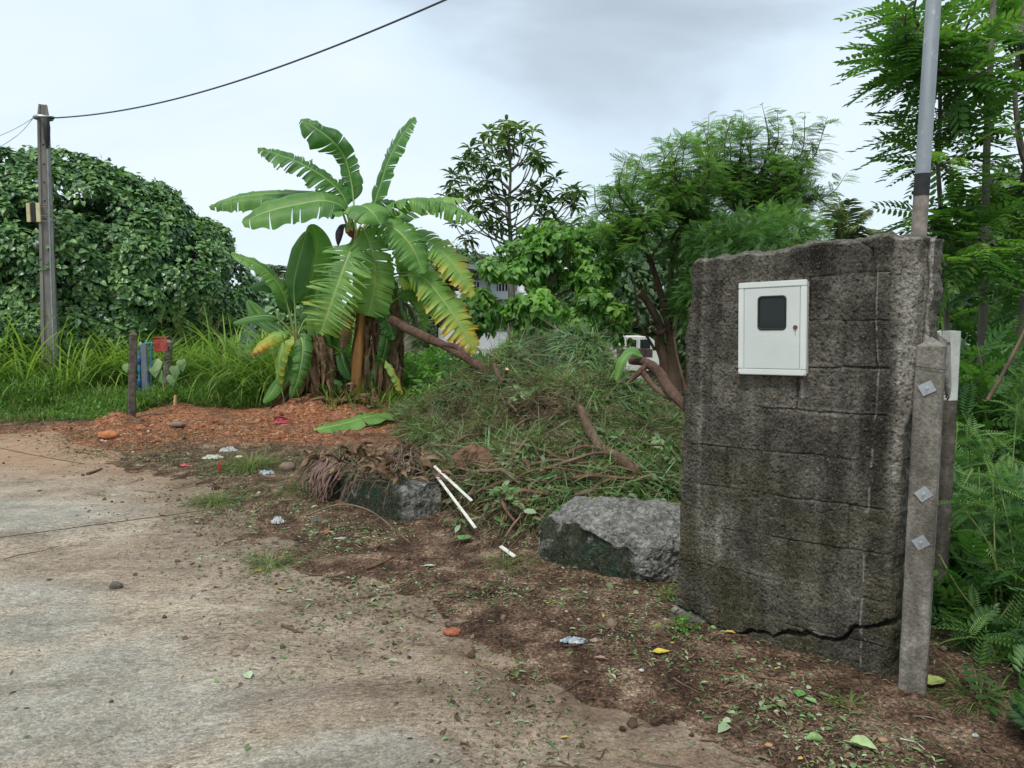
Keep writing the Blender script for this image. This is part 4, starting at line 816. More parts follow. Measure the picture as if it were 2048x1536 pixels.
t = NT('pseudostem', .6, .3); n_ = t.noise(7, 5, .6, t.obj((1, 1, .2))); c = t.ramp(n_, [(.3, (.05, .032, .018)), (.48, (.16, .11, .045)), (.62, (.16, .19, .06)), (.75, (.30, .26, .11))]); t.col(c); t.nrm(t.bump(n_, .01)); BSTEM = t.m
t = NT('orange_sheath', .55, .35); n_ = t.noise(9, 5, .6, t.obj((1, 1, .12))); t.col(t.ramp(n_, [(.3, (.16, .065, .020)), (.5, (.40, .19, .055)), (.7, (.52, .30, .11))])); t.nrm(t.bump(n_, .006)); BSHEATH = t.m

def banana_leaf(parent, P3, W, U, seed, droop=.5, tat=.5, age0=.2, age1=.2, edge=.0, f0=.12, WL=1., WR=1., rib=.014, cut=.0, tip=.30, curl=0., name='leaf', label=None, n=84):
    """P3: petiole foot to leaf tip; blade starts at fraction f0; U: side the upper face looks to; tat: how torn"""
    rng = np.random.default_rng(seed); P = spline(P3, n); T = norm(np.gradient(P, axis=0)); U = np.asarray(U, float); U = np.broadcast_to(U, (n, 3)) if U.ndim == 1 else np.stack([np.interp(np.linspace(0, 1, n), np.linspace(0, 1, len(U)), U[:, k]) for k in range(3)], 1)
    S = norm(np.cross(T, U)); Un = norm(np.cross(S, T)); Lt = np.r_[0, np.cumsum(np.linalg.norm(np.diff(P, axis=0), axis=1))]
    mb = MB(); i0 = int(f0 * n); uvs = []
    tl = (np.arange(n) - i0) / (n - 1 - i0)
    wd = W * np.clip(tl / .10, 0, 1) ** .55 * np.clip((1 - tl) / tip, 0, 1) ** .55
    M = 6; q = np.linspace(0, 1, M)
    for side, sw in ((1, WL), (-1, WR)):
        if sw <= 0: continue
        i = i0
        while i < n - 1:
            seg = int(rng.integers(1, 3 + int(16 * (1 - tat) ** 2) + 1)) if tat > 0 else n
            j = min(n - 1, i + max(1, seg)); m = max(2, (j - i) * 2 + 1); idx = np.linspace(i, j, m)
            if rng.random() < cut: i = j; continue
            f = lambda A: np.stack([np.interp(idx, np.arange(n), A[:, k]) for k in range(3)], 1)
            p, s_, u_, t_ = f(P), f(S) * side, f(Un), f(T); w_ = np.interp(idx, np.arange(n), wd) * sw
            if tat > 0: w_ = w_ * rng.uniform(1 - .30 * tat, 1.0)
            dr = droop + rng.normal(0, .30 * tat); sweep = .22 + rng.normal(0, .10 * tat); mid = (idx - idx.mean()) / max(1e-6, (j - i) / 2)
            gap = (.05 + .55 * tat) * np.linalg.norm(P[j] - P[i]) * .5 * rng.choice((.08, .35, 1.1), p=(.45, .3, .25)) if tat > 0 else 0
            V = np.zeros((m, M, 3)); ed = 1 + (.05 * np.sin(mid * 3 + seed) if tat > 0 else 0)
            ang = dr * q[None, :] * (1.35 if dr > .9 else 1.15) + curl * q[None, :] ** 2
            cx = np.concatenate([np.zeros((1, 1)), np.cumsum(np.cos(ang[:, :-1]), 1) / (M - 1)], 1); cz = np.concatenate([np.zeros((1, 1)), np.cumsum(np.sin(ang[:, :-1]), 1) / (M - 1)], 1)
            ww = (w_ * ed)[:, None]
            V = p[:, None] + s_[:, None] * (cx * ww)[..., None] - u_[:, None] * ((cz - .10 * np.sin(q * math.pi)[None]) * ww)[..., None] + t_[:, None] * ((sweep * q[None] ** 1.3 * ww) - (mid[:, None] * gap * q[None] ** 1.6))[..., None]
            V += u_[:, None] * (.012 * np.sin(mid * 2.2 + rng.uniform(0, 6))[:, None] * q[None])[..., None] * (1 if tat > 0 else 0)
            u01 = (idx - i0) / (n - 1 - i0); ag = age0 + (age1 - age0) * u01[:, None] ** 1.6 + edge * q[None] ** 2.5 * (.55 + .6 * u01[:, None]) * rng.uniform(.6, 1.25) + rng.normal(0, .035)
            mb.add(V.reshape(-1, 3), grid_faces(m, M), 0, np.clip(ag, 0, 1).ravel(), np.tile(q, m)); uvs.append(np.stack([np.repeat(np.interp(idx, np.arange(n), Lt), M), np.tile(q * W * .35, m)], 1))
            i = j
    o = mb.build(name, BLEAF, parent, smooth=True, label=label)
    me = o.data; uv = me.uv_layers.new(name='UVMap'); li = np.zeros(len(me.loops), np.int32); me.loops.foreach_get('vertex_index', li); uv.data.foreach_set('uv', np.concatenate(uvs)[li].astype(np.float32).ravel())
    rb = MB(); r = rib * np.interp(np.linspace(0, 1, n), (0, f0, 1), (1.5, 1.0, .25)); tube(rb, P[::2] - Un[::2] * rib * .3, r[::2], 6, 0, min(1., max(age0, .3) + .1)); rb.build('midrib', BRIB, o, smooth=True); return o
def ribbon(mb, P, w, rng, tw=1.5, n=16, k=4, tint=.3, mat=0):
    P = spline(P, n); T = norm(np.gradient(P, axis=0)); a0 = rng.uniform(0, 6); a = a0 + np.linspace(0, tw, n) * rng.choice((-1, 1)); ref = norm(np.cross(T, np.array((.3, .8, .1)))); B = np.cross(T, ref)
    S = ref * np.cos(a)[:, None] + B * np.sin(a)[:, None]; Nn = np.cross(T, S); q = np.linspace(-1, 1, k + 1); wd = w * np.interp(np.linspace(0, 1, n), (0, .15, .7, 1), (.45, 1, .9, .15))
    V = P[:, None] + S[:, None] * (q[None, :, None] * wd[:, None, None] * .5) + Nn[:, None] * ((q[None] ** 2 * .30 + .22 * vn(q[None] * 2 + a0, np.arange(n)[:, None] * .7)) * wd[:, None])[..., None]
    mb.add(V.reshape(-1, 3), grid_faces(n, k + 1), mat, tint)
YB = 11.4
def bp(P, Y0=YB): return [at(p[0], p[1], Y0 + (p[2] if len(p) > 2 else 0)) for p in P]
def skirt(parent, foot, h, seed, nrib=16, rad=.13, spread=.2, name='dead_leaf'):
    """dry leaves hanging down against the stem; each one a part"""
    rng = np.random.default_rng(seed)
    for k in range(nrib):
        mb = MB(); a = rng.uniform(math.pi, 2 * math.pi) if rng.random() < .8 else rng.uniform(0, math.pi); z1 = h * rng.uniform(.45, 1.0); L = min(z1 - .02, rng.uniform(.4, .95)); c, s = math.cos(a), math.sin(a); r1 = rad * rng.uniform(.7, 1.0)
        f = np.asarray(foot, float)
        P = [f + np.array((c * r1 * .7, s * r1 * .7, z1 + .02)), f + np.array((c * (r1 + .04), s * (r1 + .04), z1 - .03)), f + np.array((c * (r1 + spread * .35), s * (r1 + spread * .35), z1 - L * .5)), f + np.array((c * (r1 + spread * rng.uniform(.1, .8)) + rng.normal(0, .04), s * (r1 + spread * .4), z1 - L))]
        ribbon(mb, P, rng.uniform(.07, .17), rng, rng.uniform(.4, 2.2), 18, 5, rng.uniform(0, .7)); mb.build(name, BDEAD, parent, smooth=False)
def pstem(parent, P, r, seed, mat=BSTEM, name='stem', k=14, n=30):
    mb = MB(); tube(mb, P, r, k, n=n, rough=.10, seed=seed); return mb.build(name, mat, parent, smooth=True)

f1 = ongnd(722, 836); f1[1] = YB; f1[2] = gz(f1[0], YB) - .05
B1 = thing('banana_plant', f1, 'tallest banana plant, with a purple flower bud and an orange brown stem', 'banana plant', 'banana plants of the clump')
pstem(B1, [f1, at(716, 740, YB), at(724, 640, YB), at(716, 560, YB + .02), at(712, 500, YB), at(712, 462, YB)], (.125, .12, .10, .085, .075, .06), 1)
pstem(B1, [at(712, 826, YB - .10), at(714, 740, YB - .10), at(722, 670, YB - .10), at(727, 622, YB - .07)], (.075, .085, .075, .03), 2, BSHEATH, 'sheath', 12, 24)
skirt(B1, (f1[0] + .05, YB, f1[2]), 1.75, 11, 20, .13, .18)
HB = at(712, 470, YB)
S_ = 0
def L1(P, W, U, **k):
    global S_; S_ += 1; W = W * (1.28 if 'par' not in k else 1.); return banana_leaf(k.pop('par', B1), bp(P, k.pop('Y', YB)), W, U, k.pop('seed', 900 + S_), **k)
# upper leaves
L1([(712, 470, 0), (708, 420, 0), (704, 370, .1), (690, 315, .1), (665, 282, 0), (630, 255, -.1), (601, 238, -.1)], .27, (-.55, -.55, .55), droop=.75, tat=.22, age0=.08, age1=.12, f0=.26, WR=.95, WL=.55)
L1([(708, 470, 0), (690, 400, 0), (652, 358, -.1), (590, 322, -.2), (515, 296, -.3)], .27, (.15, -.55, .85), droop=.55, tat=.62, age0=.16, age1=.14, f0=.22)
L1([(700, 465, .1), (672, 405, .2), (610, 388, .2), (530, 388, .1), (470, 396, 0), (417, 413, 0)], .26, (.05, -.45, .9), droop=1.0, tat=.14, age0=.24, age1=.28, f0=.22)
L1([(702, 470, -.1), (690, 420, -.2), (650, 402, -.4), (590, 410, -.5), (530, 425, -.6), (484, 446, -.6)], .26, (-.05, -.75, .65), droop=.45, tat=.10, age0=.22, age1=.28, f0=.18)
L1([(718, 470, 0), (742, 425, 0), (758, 380, 0), (778, 320, 0), (805, 270, -.1), (832, 236, -.2)], .24, (-.75, -.5, .25), droop=.25, tat=.30, age0=.12, age1=.20, f0=.24, edge=.1)
L1([(722, 470, .1), (748, 445, 0), (790, 408, -.2), (840, 398, -.4), (900, 412, -.5), (965, 444, -.6)], .27, (.1, -.25, .95), droop=1.15, tat=.72, age0=.26, age1=.30, f0=.20, edge=.1)
L1([(722, 475, .4), (765, 455, .6), (810, 425, .8), (860, 405, 1.), (925, 398, 1.1)], .26, (-.3, -.5, .8), droop=.6, tat=.3, age0=.36, age1=.42, f0=.28)
L1([(722, 470, -.1), (745, 448, -.3), (785, 455, -.5), (822, 492, -.6), (848, 548, -.6)], .24, (.35, -.75, .5), droop=.4, tat=.36, age0=.30, age1=.32, f0=.2)
L1([(726, 480, .1), (780, 470, 0), (835, 472, -.2), (880, 500, -.3), (915, 540, -.4), (948, 592, -.4)], .24, (.4, -.65, .6), droop=.35, tat=.66, age0=.34, age1=.55, f0=.30, edge=.26)
L1([(728, 600, -.1), (760, 570, -.2), (800, 552, -.3), (845, 555, -.4), (885, 600, -.45), (920, 650, -.5), (952, 706, -.5)], .27, (.4, -.7, .55), droop=.35, tat=.60, age0=.34, age1=.60, f0=.34, edge=.30)
L1([(716, 470, -.1), (722, 455, -.3), (738, 480, -.45), (750, 530, -.5), (748, 580, -.45), (737, 632, -.4)], .265, (.05, -.97, .1), droop=.25, tat=.40, age0=.36, age1=.40, f0=.2, tip=.12, WR=.85)
L1([(712, 472, -.1), (706, 490, -.4), (688, 535, -.6), (668, 590, -.7), (652, 635, -.7), (640, 668, -.65)], .335, (-.1, -.96, .2), droop=.12, tat=.86, age0=.28, age1=.42, f0=.16, edge=.16, tip=.22)
L1([(710, 465, -.1), (705, 430, -.35), (722, 412, -.6), (745, 425, -.8), (762, 450, -.85)], .25, (.25, -.6, .75), droop=.5, tat=.1, age0=.30, age1=.28, f0=.2)
L1([(716, 468, 0), (745, 440, 0), (770, 440, .1), (800, 475, .2), (818, 520, .3), (828, 600, .3)], .22, (.4, .5, .6), droop=.5, tat=.3, age0=.28, age1=.45, f0=.3)
L1([(712, 468, 0), (735, 425, .2), (760, 405, .3), (790, 402, .35)], .16, (0, -.5, .9), droop=.6, tat=.2, age0=.15, f0=.2)
L1([(714, 470, 0), (775, 520, .1), (835, 560, .1), (848, 600, .1), (852, 665, .1)], .13, (.9, -.4, .2), droop=.5, tat=.2, age0=.32, age1=.40, f0=.4)
L1([(725, 600, 0), (760, 610, -.2), (775, 640, -.2), (788, 680, -.2)], .13, (.5, -.6, .5), droop=.6, tat=.1, age0=.10, f0=.2)
for (P, W, U, kw) in (([(708, 470, 0), (690, 520, -.2), (672, 560, -.2), (655, 600, -.1), (632, 690, 0)], .20, (-.5, -.8, .2), dict(age0=.20, age1=.5, edge=.3, tat=.5, droop=.8, f0=.3)), ([(718, 470, .1), (740, 520, .3), (772, 560, .3), (790, 620, .3), (800, 690, .3)], .18, (.5, -.8, .2), dict(age0=.15, age1=.3, tat=.4, droop=.7, f0=.3)), ([(712, 470, .2), (690, 500, .4), (668, 520, .5), (640, 575, .5), (628, 640, .5)], .2, (-.4, -.8, .3), dict(age0=.08, age1=.2, tat=.3, droop=.7, f0=.3)), ([(720, 560, .1), (705, 600, -.1), (690, 640, -.2), (682, 700, -.2)], .13, (-.3, -.9, .2), dict(age0=.9, age1=1., tat=.6, droop=1.2, f0=.3)), ([(722, 480, .1), (760, 500, .2), (800, 500, .3), (850, 540, .3), (870, 600, .3)], .16, (.5, -.7, .3), dict(age0=.25, age1=.45, tat=.5, droop=.7, f0=.35, edge=.2))): L1(P, W, U, **kw)
# bare arching leaf stalks at the right of the crown
mb = MB()
for P in ([(730, 610), (752, 568), (790, 548), (842, 545)], [(735, 560), (775, 525), (805, 505), (838, 520)], [(722, 500), (762, 540), (800, 510), (830, 485)]): tube(mb, bp(P), (.018, .012), 6, n=20)
mb = None
for P in ([(730, 610), (752, 568), (790, 548), (842, 545)], [(735, 560), (775, 525), (805, 505), (838, 520)]):
    mb = MB(); tube(mb, bp(P), (.020, .013), 7, n=20, tint=.5); mb.build('leaf_stalk', BRIB, B1, smooth=True)
# flower bud
mb = MB(); tube(mb, bp([(712, 462), (704, 445), (693, 452, -.15), (694, 466, -.2)]), (.03, .022), 8, n=12, tint=.3); fs_ = mb.build('flower_stalk', BRIB, B1, smooth=True)
PUR = simple('purple_bract', (.075, .04, .085), .5, .35, 14); REDB = simple('red_bract', (.26, .03, .04), .5, .35, 14); YEL = simple('yellow_flowers', (.50, .42, .14), .7, .3, 60)
mb = MB(); tube(mb, bp([(697, 460, -.2), (702, 468, -.2), (706, 476, -.2)]), (.02, .055, .045, .012), 10, n=14); mb.build('flower_bud', REDB, B1, smooth=True)
mb = MB(); rng = np.random.default_rng(2); tube(mb, bp([(691, 449, -.2), (683, 455, -.27), (678, 470, -.3), (676, 493, -.28)]), (.012, .045, .060, .045, .006), 10, n=16); mb.build('bract', PUR, B1, smooth=True)
for k in range(8): mb = MB(); tube(mb, bp([(691 + k * .8, 455, -.26), (692 + k * .9, 463 + k % 3, -.28)]), (.008, .006), 5, n=4); mb.build('flower', YEL, B1)

# right hand old stem wrapped in dry leaves
f2 = ongnd(752, 832); f2[1] = YB + .15; f2[2] = gz(f2[0], f2[1]) - .05
B2 = thing('banana_plant', f2, 'old banana stem wrapped in hanging dry brown leaves at the right of the clump', 'banana plant', 'banana plants of the clump')
pstem(B2, [f2, at(752, 740, YB + .15), at(757, 660, YB + .15), at(768, 590, YB + .2), at(772, 565, YB + .2)], (.11, .10, .08, .05, .03), 5)
skirt(B2, f2, 1.5, 21, 26, .12, .16); skirt(B2, (f2[0] + .06, f2[1], f2[2] + .6), 1.4, 22, 10, .08, .10)
L1([(757, 640, 0), (775, 650, -.2), (770, 700, -.2), (752, 760, -.1), (742, 790, -.1)], .12, (.6, -.6, .3), par=B2, droop=.7, tat=.2, age0=.10, age1=.2, f0=.2)
L1([(755, 700, 0), (780, 735, -.2), (795, 765, -.2), (805, 790, -.2)], .07, (.6, -.6, .3), par=B2, droop=.7, tat=.1, age0=.45, age1=.7, f0=.3)
L1([(757, 640, 0), (790, 600, 0), (830, 590, .1), (852, 640, .1)], .11, (.4, -.6, .5), par=B2, droop=.5, tat=.3, age0=.30, age1=.4, f0=.4)

# young plant at the left
f3 = ongnd(622, 820); f3[1] = YB - .1; f3[2] = gz(f3[0], f3[1]) - .05
B3 = thing('banana_plant', f3, 'shorter banana plant with broad upright leaves at the left of the clump', 'banana plant', 'banana plants of the clump')
Y3 = YB - .1
pstem(B3, [f3, at(606, 760, Y3), at(597, 715, Y3), at(595, 690, Y3), at(591, 665, Y3)], (.08, .07, .06, .05, .035), 7)
pstem(B3, [at(630, 818, Y3 + .1), at(632, 760, Y3 + .1), at(628, 725, Y3 + .1), at(624, 706, Y3 + .1)], (.10, .105, .09, .06), 8, simple('dead_pseudostem', (.17, .115, .07), .9, .5, 14), 'dead_stem')
skirt(B3, f3 + np.array((-.05, 0, 0)), 1.1, 31, 18, .12, .30)
for args in (([(592, 670, 0), (590, 620, 0), (588, 570, 0), (598, 520, 0), (614, 462, .1)], .21, (-.25, -.95, .1), dict(droop=.25, tat=.0, age0=.14, age1=.2, f0=.30, WR=.9)),
    ([(594, 670, .1), (612, 600, .3), (628, 540, .4), (634, 490, .4), (622, 448, .4)], .24, (.2, -.95, .1), dict(droop=.3, tat=.0, age0=.26, age1=.3, f0=.25)),
    ([(590, 670, 0), (578, 620, -.1), (560, 575, -.2), (525, 535, -.3), (462, 505, -.4)], .17, (.3, -.5, .8), dict(droop=.6, tat=.1, age0=.30, age1=.34, f0=.3)),
    ([(588, 665, 0), (575, 610, 0), (565, 575, 0), (540, 565, 0), (500, 575, -.1)], .17, (.1, -.6, .8), dict(droop=.9, tat=.0, age0=.08, age1=.15, f0=.25)),
    ([(588, 670, 0), (565, 645, -.1), (540, 632, -.2), (500, 635, -.3), (466, 645, -.3)], .12, (.1, -.5, .9), dict(droop=.9, tat=.0, age0=.12, age1=.18, f0=.3)),
    ([(590, 680, 0), (570, 665, -.2), (545, 672, -.35), (520, 690, -.4), (500, 712, -.4)], .15, (0, -.5, .9), dict(droop=.9, tat=.35, age0=.34, age1=.86, f0=.2, edge=.3)),
    ([(594, 690, -.1), (602, 676, -.3), (606, 700, -.4), (598, 750, -.45), (580, 800, -.4)], .15, (.25, -.9, .2), dict(tip=.6, droop=.7, tat=.2, age0=.18, age1=.2, f0=.15)),
    ([(592, 690, -.1), (578, 680, -.3), (564, 700, -.4), (556, 745, -.4), (562, 785, -.3)], .14, (-.5, -.8, .2), dict(tip=.6, droop=.7, tat=.25, age0=.42, age1=.36, f0=.15, edge=.2)),
    ([(596, 690, -.1), (560, 700, -.2), (575, 735, -.3), (550, 775, -.3), (526, 806, -.3)], .12, (-.2, -.8, .4), dict(droop=.5, tat=.0, age0=.22, age1=.3, f0=.3)),
    ([(600, 690, 0), (640, 650, -.1), (652, 610, -.1), (640, 570, -.1)], .16, (.4, -.8, .3), dict(droop=.5, tat=.1, age0=.06, f0=.3)),
    ([(596, 670, 0), (610, 640, 0), (640, 620, 0), (660, 580, 0)], .15, (.2, -.9, .3), dict(droop=.4, tat=.0, age0=.04, f0=.2)),
    ([(597, 680, 0), (560, 660, .1), (530, 640, .2), (495, 600, .2)], .14, (.2, -.6, .7), dict(droop=.6, tat=.0, age0=.22, f0=.3))):
    L1(args[0], args[1], args[2], par=B3, Y=Y3, **args[3])
# sucker between them
f4 = ongnd(668, 818); f4[1] = YB + .1; f4[2] = gz(f4[0], f4[1]) - .05
B4 = thing('banana_plant', f4, 'small banana sucker growing between the two main stems', 'banana plant', 'banana plants of the clump'); Y4 = YB + .05
pstem(B4, [f4, at(664, 760, Y4), at(652, 720, Y4), at(645, 700, Y4)], (.05, .045, .035, .022), 9)
skirt(B4, f4, .95, 41, 12, .08, .15)
for args in (([(648, 715, 0), (640, 690, -.2), (634, 670, -.3), (628, 640, -.3), (618, 625, -.3)], .13, (.2, -.9, .3), dict(droop=.3, tat=0, age0=.16, f0=.2)),
    ([(648, 715, 0), (650, 690, -.2), (640, 660, -.3), (626, 640, -.3)], .12, (-.4, -.9, .1), dict(droop=.4, tat=0, age0=.2, f0=.2)),
    ([(655, 730, 0), (672, 700, 0), (680, 670, 0), (672, 662, 0), (664, 655, -.1)], .18, (0, -.95, .2), dict(droop=.3, tat=0, age0=.14, f0=.25)),
    ([(652, 720, 0), (680, 705, -.1), (690, 735, -.2), (702, 760, -.2)], .11, (.5, -.5, .6), dict(droop=.6, tat=0, age0=.05, f0=.25)),
    ([(650, 725, 0), (625, 712, -.1), (600, 722, -.2), (585, 740, -.2)], .11, (-.2, -.6, .7), dict(droop=.6, tat=0, age0=.1, f0=.25)),
    ([(668, 800, 0), (664, 785, -.1), (655, 775, -.2), (648, 770, -.2)], .06, (0, -.9, .4), dict(droop=.4, tat=0, age0=.25, f0=.2, rib=.005)),
    ([(668, 805, 0), (672, 785, -.1), (676, 770, -.2), (666, 760, -.2)], .07, (0, -.9, .4), dict(droop=.4, tat=0, age0=.2, f0=.2, rib=.005))):
    L1(args[0], args[1], args[2], par=B4, Y=Y4, **args[3])
# dry leaves fallen round the foot, each one a thing
DL = [([(545, 838), (556, 828), (590, 760), (600, 735)], .16, 'long dry banana leaf leaning against the left foot of the clump'), ([(672, 826), (690, 805), (716, 795), (735, 790)], .13, 'curled dry banana leaf at the foot of the main stem'), ([(676, 830), (695, 800), (705, 770), (690, 765), (680, 790)], .10, 'looping pale dry leaf in front of the main stem'), ([(610, 842), (640, 836), (660, 820)], .10, 'dark dry leaf lying on the red soil mound'), ([(735, 836), (742, 810), (748, 780)], .12, 'dry leaf sheath standing at the right foot of the clump')]
for i, (P, w_, lab) in enumerate(DL):
    rng = np.random.default_rng(700 + i); mb = MB(); q = [at(x, y, YB - .35) for x, y in P]; 
    for a in q: a[2] = max(a[2], gz(a[0], a[1]) + .02)
    for j in range(3): ribbon(mb, [a + rng.normal(size=3) * .03 for a in q], w_ * rng.uniform(.5, 1), rng, 1.6, 18, 5, rng.uniform(0, .6))
    mb.build('dry_leaf', BDEAD, label=lab, cat='dry leaf', group='dry banana leaves round the clump')
# cut green banana leaf lying flat on the soil
qs = [ongnd(628, 866, .04), ongnd(690, 858, .07), ongnd(740, 848, .09), ongnd(765, 842, .10)]
r_ = thing('banana_leaf', qs[0], 'green banana leaf lying flat on the red soil in front of the clump', 'leaf')
banana_leaf(r_, qs, .26, (0, -.15, 1), 77, droop=.25, tat=.25, age0=.30, age1=.34, f0=.02, name='blade')
mb = MB(); rng = np.random.default_rng(4); ribbon(mb, [ongnd(548, 848, .03), ongnd(562, 850, .05), ongnd(582, 850, .03)], .09, rng, .4, 12, 5, .3); mb.build('flower_bract', simple('pink_bract', (.33, .05, .07), .5, .3, 9), label='fallen dark pink flower bract on the red soil left of the clump', cat='petal')

# ============================================================ HEAP OF CUT GRASS AND BRANCHES
MG = [(.45, 9.3, 1.05, .95, .92), (.42, 7.65, .50, .45, .42), (-.45, 9.4, .55, .6, .20), (1.15, 8.6, .6, .7, .30), (1.0, 6.9, .8, .9, .16), (.1, 6.6, .9, .75, .15), (-.2, 8.0, .5, .5, .16), (-1.3, 10.2, .5, .4, .16), (.9, 5.5, .5, .5, .12), (.1, 6.0, .85, .6, .15), (-.25, 5.0, .22, .28, .07), (.05, 4.9, .3, .25, .06), (.45, 5.4, .6, .4, .10), (.12, 5.65, .28, .35, .09), (-.1, 8.5, .28, .3, .20), (.75, 8.9, .3, .3, .20), (.1, 9.3, .3, .3, .16), (1.1, 7.9, .3, .3, .16), (.75, 7.3, .25, .25, .14), (.62, 9.1, .22, .25, .14), (.05, 8.7, .22, .22, .15), (1.35, 8.3, .2, .2, .14), (-.65, 9.0, .2, .22, .12), (.95, 8.1, .2, .2, .12)]
def mnd(x, y):
    x = np.asarray(x, float); y = np.asarray(y, float); h = 0
    for cx, cy, sx, sy, a in MG: h = h + a * np.exp(-(np.abs((x - cx) / sx) ** 2.2 + np.abs((y - cy) / sy) ** 2.2) * .75)
    h = np.maximum(h - .03, 0)
    return h + sstep(.03, .2, h) * (.15 * fbm(x * 2.3, y * 2.3, 0, 3, 401) + .17 * fbm(x * 5, y * 5, 0, 3, 402))
def top_(x, y): return hgt(x, y) + mnd(x, y)
def ontop(px, py, up=0.0):
    o = np.array((0, 0, CH)); r_ = np.array(ray(px, py)); t_ = 3.0
    while t_ < 16:
        p = o + r_ * t_
        if p[2] < float(top_(p[0], p[1])): break
        t_ += .02
    p = o + r_ * t_; p[2] = float(top_(p[0], p[1])) + up; return p
LF_CUT = leafmat('cut_grass', [(0, (.085, .055, .032)), (.18, (.20, .15, .085)), (.36, (.17, .18, .08)), (.55, (.12, .20, .07)), (.78, (.18, .29, .09)), (.9, (.14, .25, .12)), (1, (.19, .32, .19))], .55, .22, .35)
LF_WILT = leafmat('wilted_leaves', [(0, (.06, .07, .03)), (.4, (.07, .14, .045)), (.75, (.12, .22, .07)), (1, (.28, .36, .22))], .6, .25, .3)
rng = np.random.default_rng(60)
gx, gy = np.meshgrid(np.linspace(-2.9, 2.6, 200), np.linspace(4.7, 11.6, 200), indexing='ij'); gm = mnd(gx, gy)
mb = MB(); mb.add(np.stack([gx, gy, hgt(gx, gy) + gm - .03 - .1 * sstep(.10, .0, gm)], -1).reshape(-1, 3), grid_faces(200, 200)[:, ::-1], 0, 0., .75)
n = 260000; x = rng.uniform(-2.7, 2.4, n); y = rng.uniform(4.8, 11.2, n); m = mnd(x, y); k = (m > .03) & (rng.uniform(0, 1, n) < sstep(.02, .22, m)) & (y < 10.2); k &= rng.uniform(0, 1, len(k)) < np.where(y < 7.0, .42, .9); x, y, m = x[k], y[k], m[k]; n = len(x)
e = .04; gxn = (mnd(x + e, y) - mnd(x - e, y)) / (2 * e); gyn = (mnd(x, y + e) - mnd(x, y - e)) / (2 * e); Nn = norm(np.stack([-gxn, -gyn, np.ones(n)], 1))
a = rng.uniform(0, 2 * math.pi, n); fl = 2.2 * fbm(x * 1.6, y * 1.6, 2, 3, 71); a = np.where(rng.uniform(0, 1, n) < .55, fl + rng.normal(0, .55, n) - math.pi / 2, a); d = np.stack([np.cos(a), np.sin(a), np.zeros(n)], 1)
d = norm(d - Nn * (d * Nn).sum(1, keepdims=True)); d = norm(d + Nn * (rng.normal(.22, .34, n) + .5 * sstep(.1, .5, fbm(x * 4, y * 4, 1, 2, 91)))[:, None])
reg = fbm(x * 1.3, y * 1.3, 0, 3, 81); tn = .56 + .20 * reg
dry = 1.2 * np.exp(-(((x - .30) / .62) ** 2 + ((y - 7.35) / .5) ** 2)) + .8 * np.exp(-(((x + 1.2) / .7) ** 2 + ((y - 8.9) / .7) ** 2)) + .6 * np.exp(-(((x + .5) / .5) ** 2 + ((y - 8.2) / .35) ** 2)) + .55 * sstep(7.0, 6.2, y) * sstep(.9, .3, x) + .2 * sstep(5.6, 5.2, y)
blu = np.exp(-(((x - .55) / .75) ** 2 + ((y - 9.0) / .7) ** 2)); tn = tn - .58 * dry * sstep(-.35, .2, fbm(x * 3, y * 3, 5, 3, 82)) + .40 * blu + rng.normal(0, .17, n) - .55 * (rng.uniform(0, 1, n) < .14)
P_ = np.stack([x, y, top_(x, y) - .01], 1); h3 = rng.integers(0, 3, n)
for b, T_ in enumerate((blade(4, .7), blade(4, 1.6), blade(3, .2))):
    q = h3 == b; nq = q.sum(); L = rng.uniform(.08, .34, nq) * np.where(rng.uniform(0, 1, nq) < .04, 1.9, 1.); inst(mb, T_, P_[q], d[q], Nn[q] + rng.normal(size=(nq, 3)) * .5, np.stack([L, rng.uniform(.004, .010, nq) * np.where(rng.uniform(0, 1, nq) < .12, 2.2, 1), L], 1), 1, np.clip(tn[q], 0, 1))
q = rng.uniform(0, 1, n) < .42 + .25 * (x > .9); q &= (sstep(.1, -.2, fbm(x * 1.7, y * 1.7, 9, 3, 84)) + .15 + .25 * (y < 7.2)) > rng.uniform(0, 1, n); nq = q.sum(); inst(mb, LANCE, P_[q] + Nn[q] * .02, d[q], Nn[q] + rng.normal(size=(nq, 3)) * .7, rng.uniform(.05, .12, nq) * np.where(x[q] > .9, 1.15, 1), 2, np.clip(rng.normal(.62, .28, nq), 0, 1))
for k_ in range(1100):
    i = rng.integers(0, n); p0 = P_[i]; L = rng.uniform(.25, .8); dd = d[i] * L; dd[2] *= .6; p1 = p0 + dd; md = (p0 + p1) / 2; md[2] = max(float(top_(md[0], md[1])), md[2]) + rng.uniform(.0, .07); p1[2] = max(p1[2], float(top_(p1[0], p1[1])) + rng.uniform(0, .05))
    tube(mb, [p0, md + rng.normal(size=3) * .02, p1], (rng.uniform(.002, .0055), .0015), 4, 3, rng.uniform(0, 1), n=7)
mb.build('cuttings_heap', [EARTH, LF_CUT, LF_WILT, TWIG], label='big heap of cut grass, leaves and twigs between the banana clump and the block wall', cat='heap', kind='stuff')

BARKD = barkmat('bark_dark_red', (.028, .016, .012), (.115, .064, .042), 18)
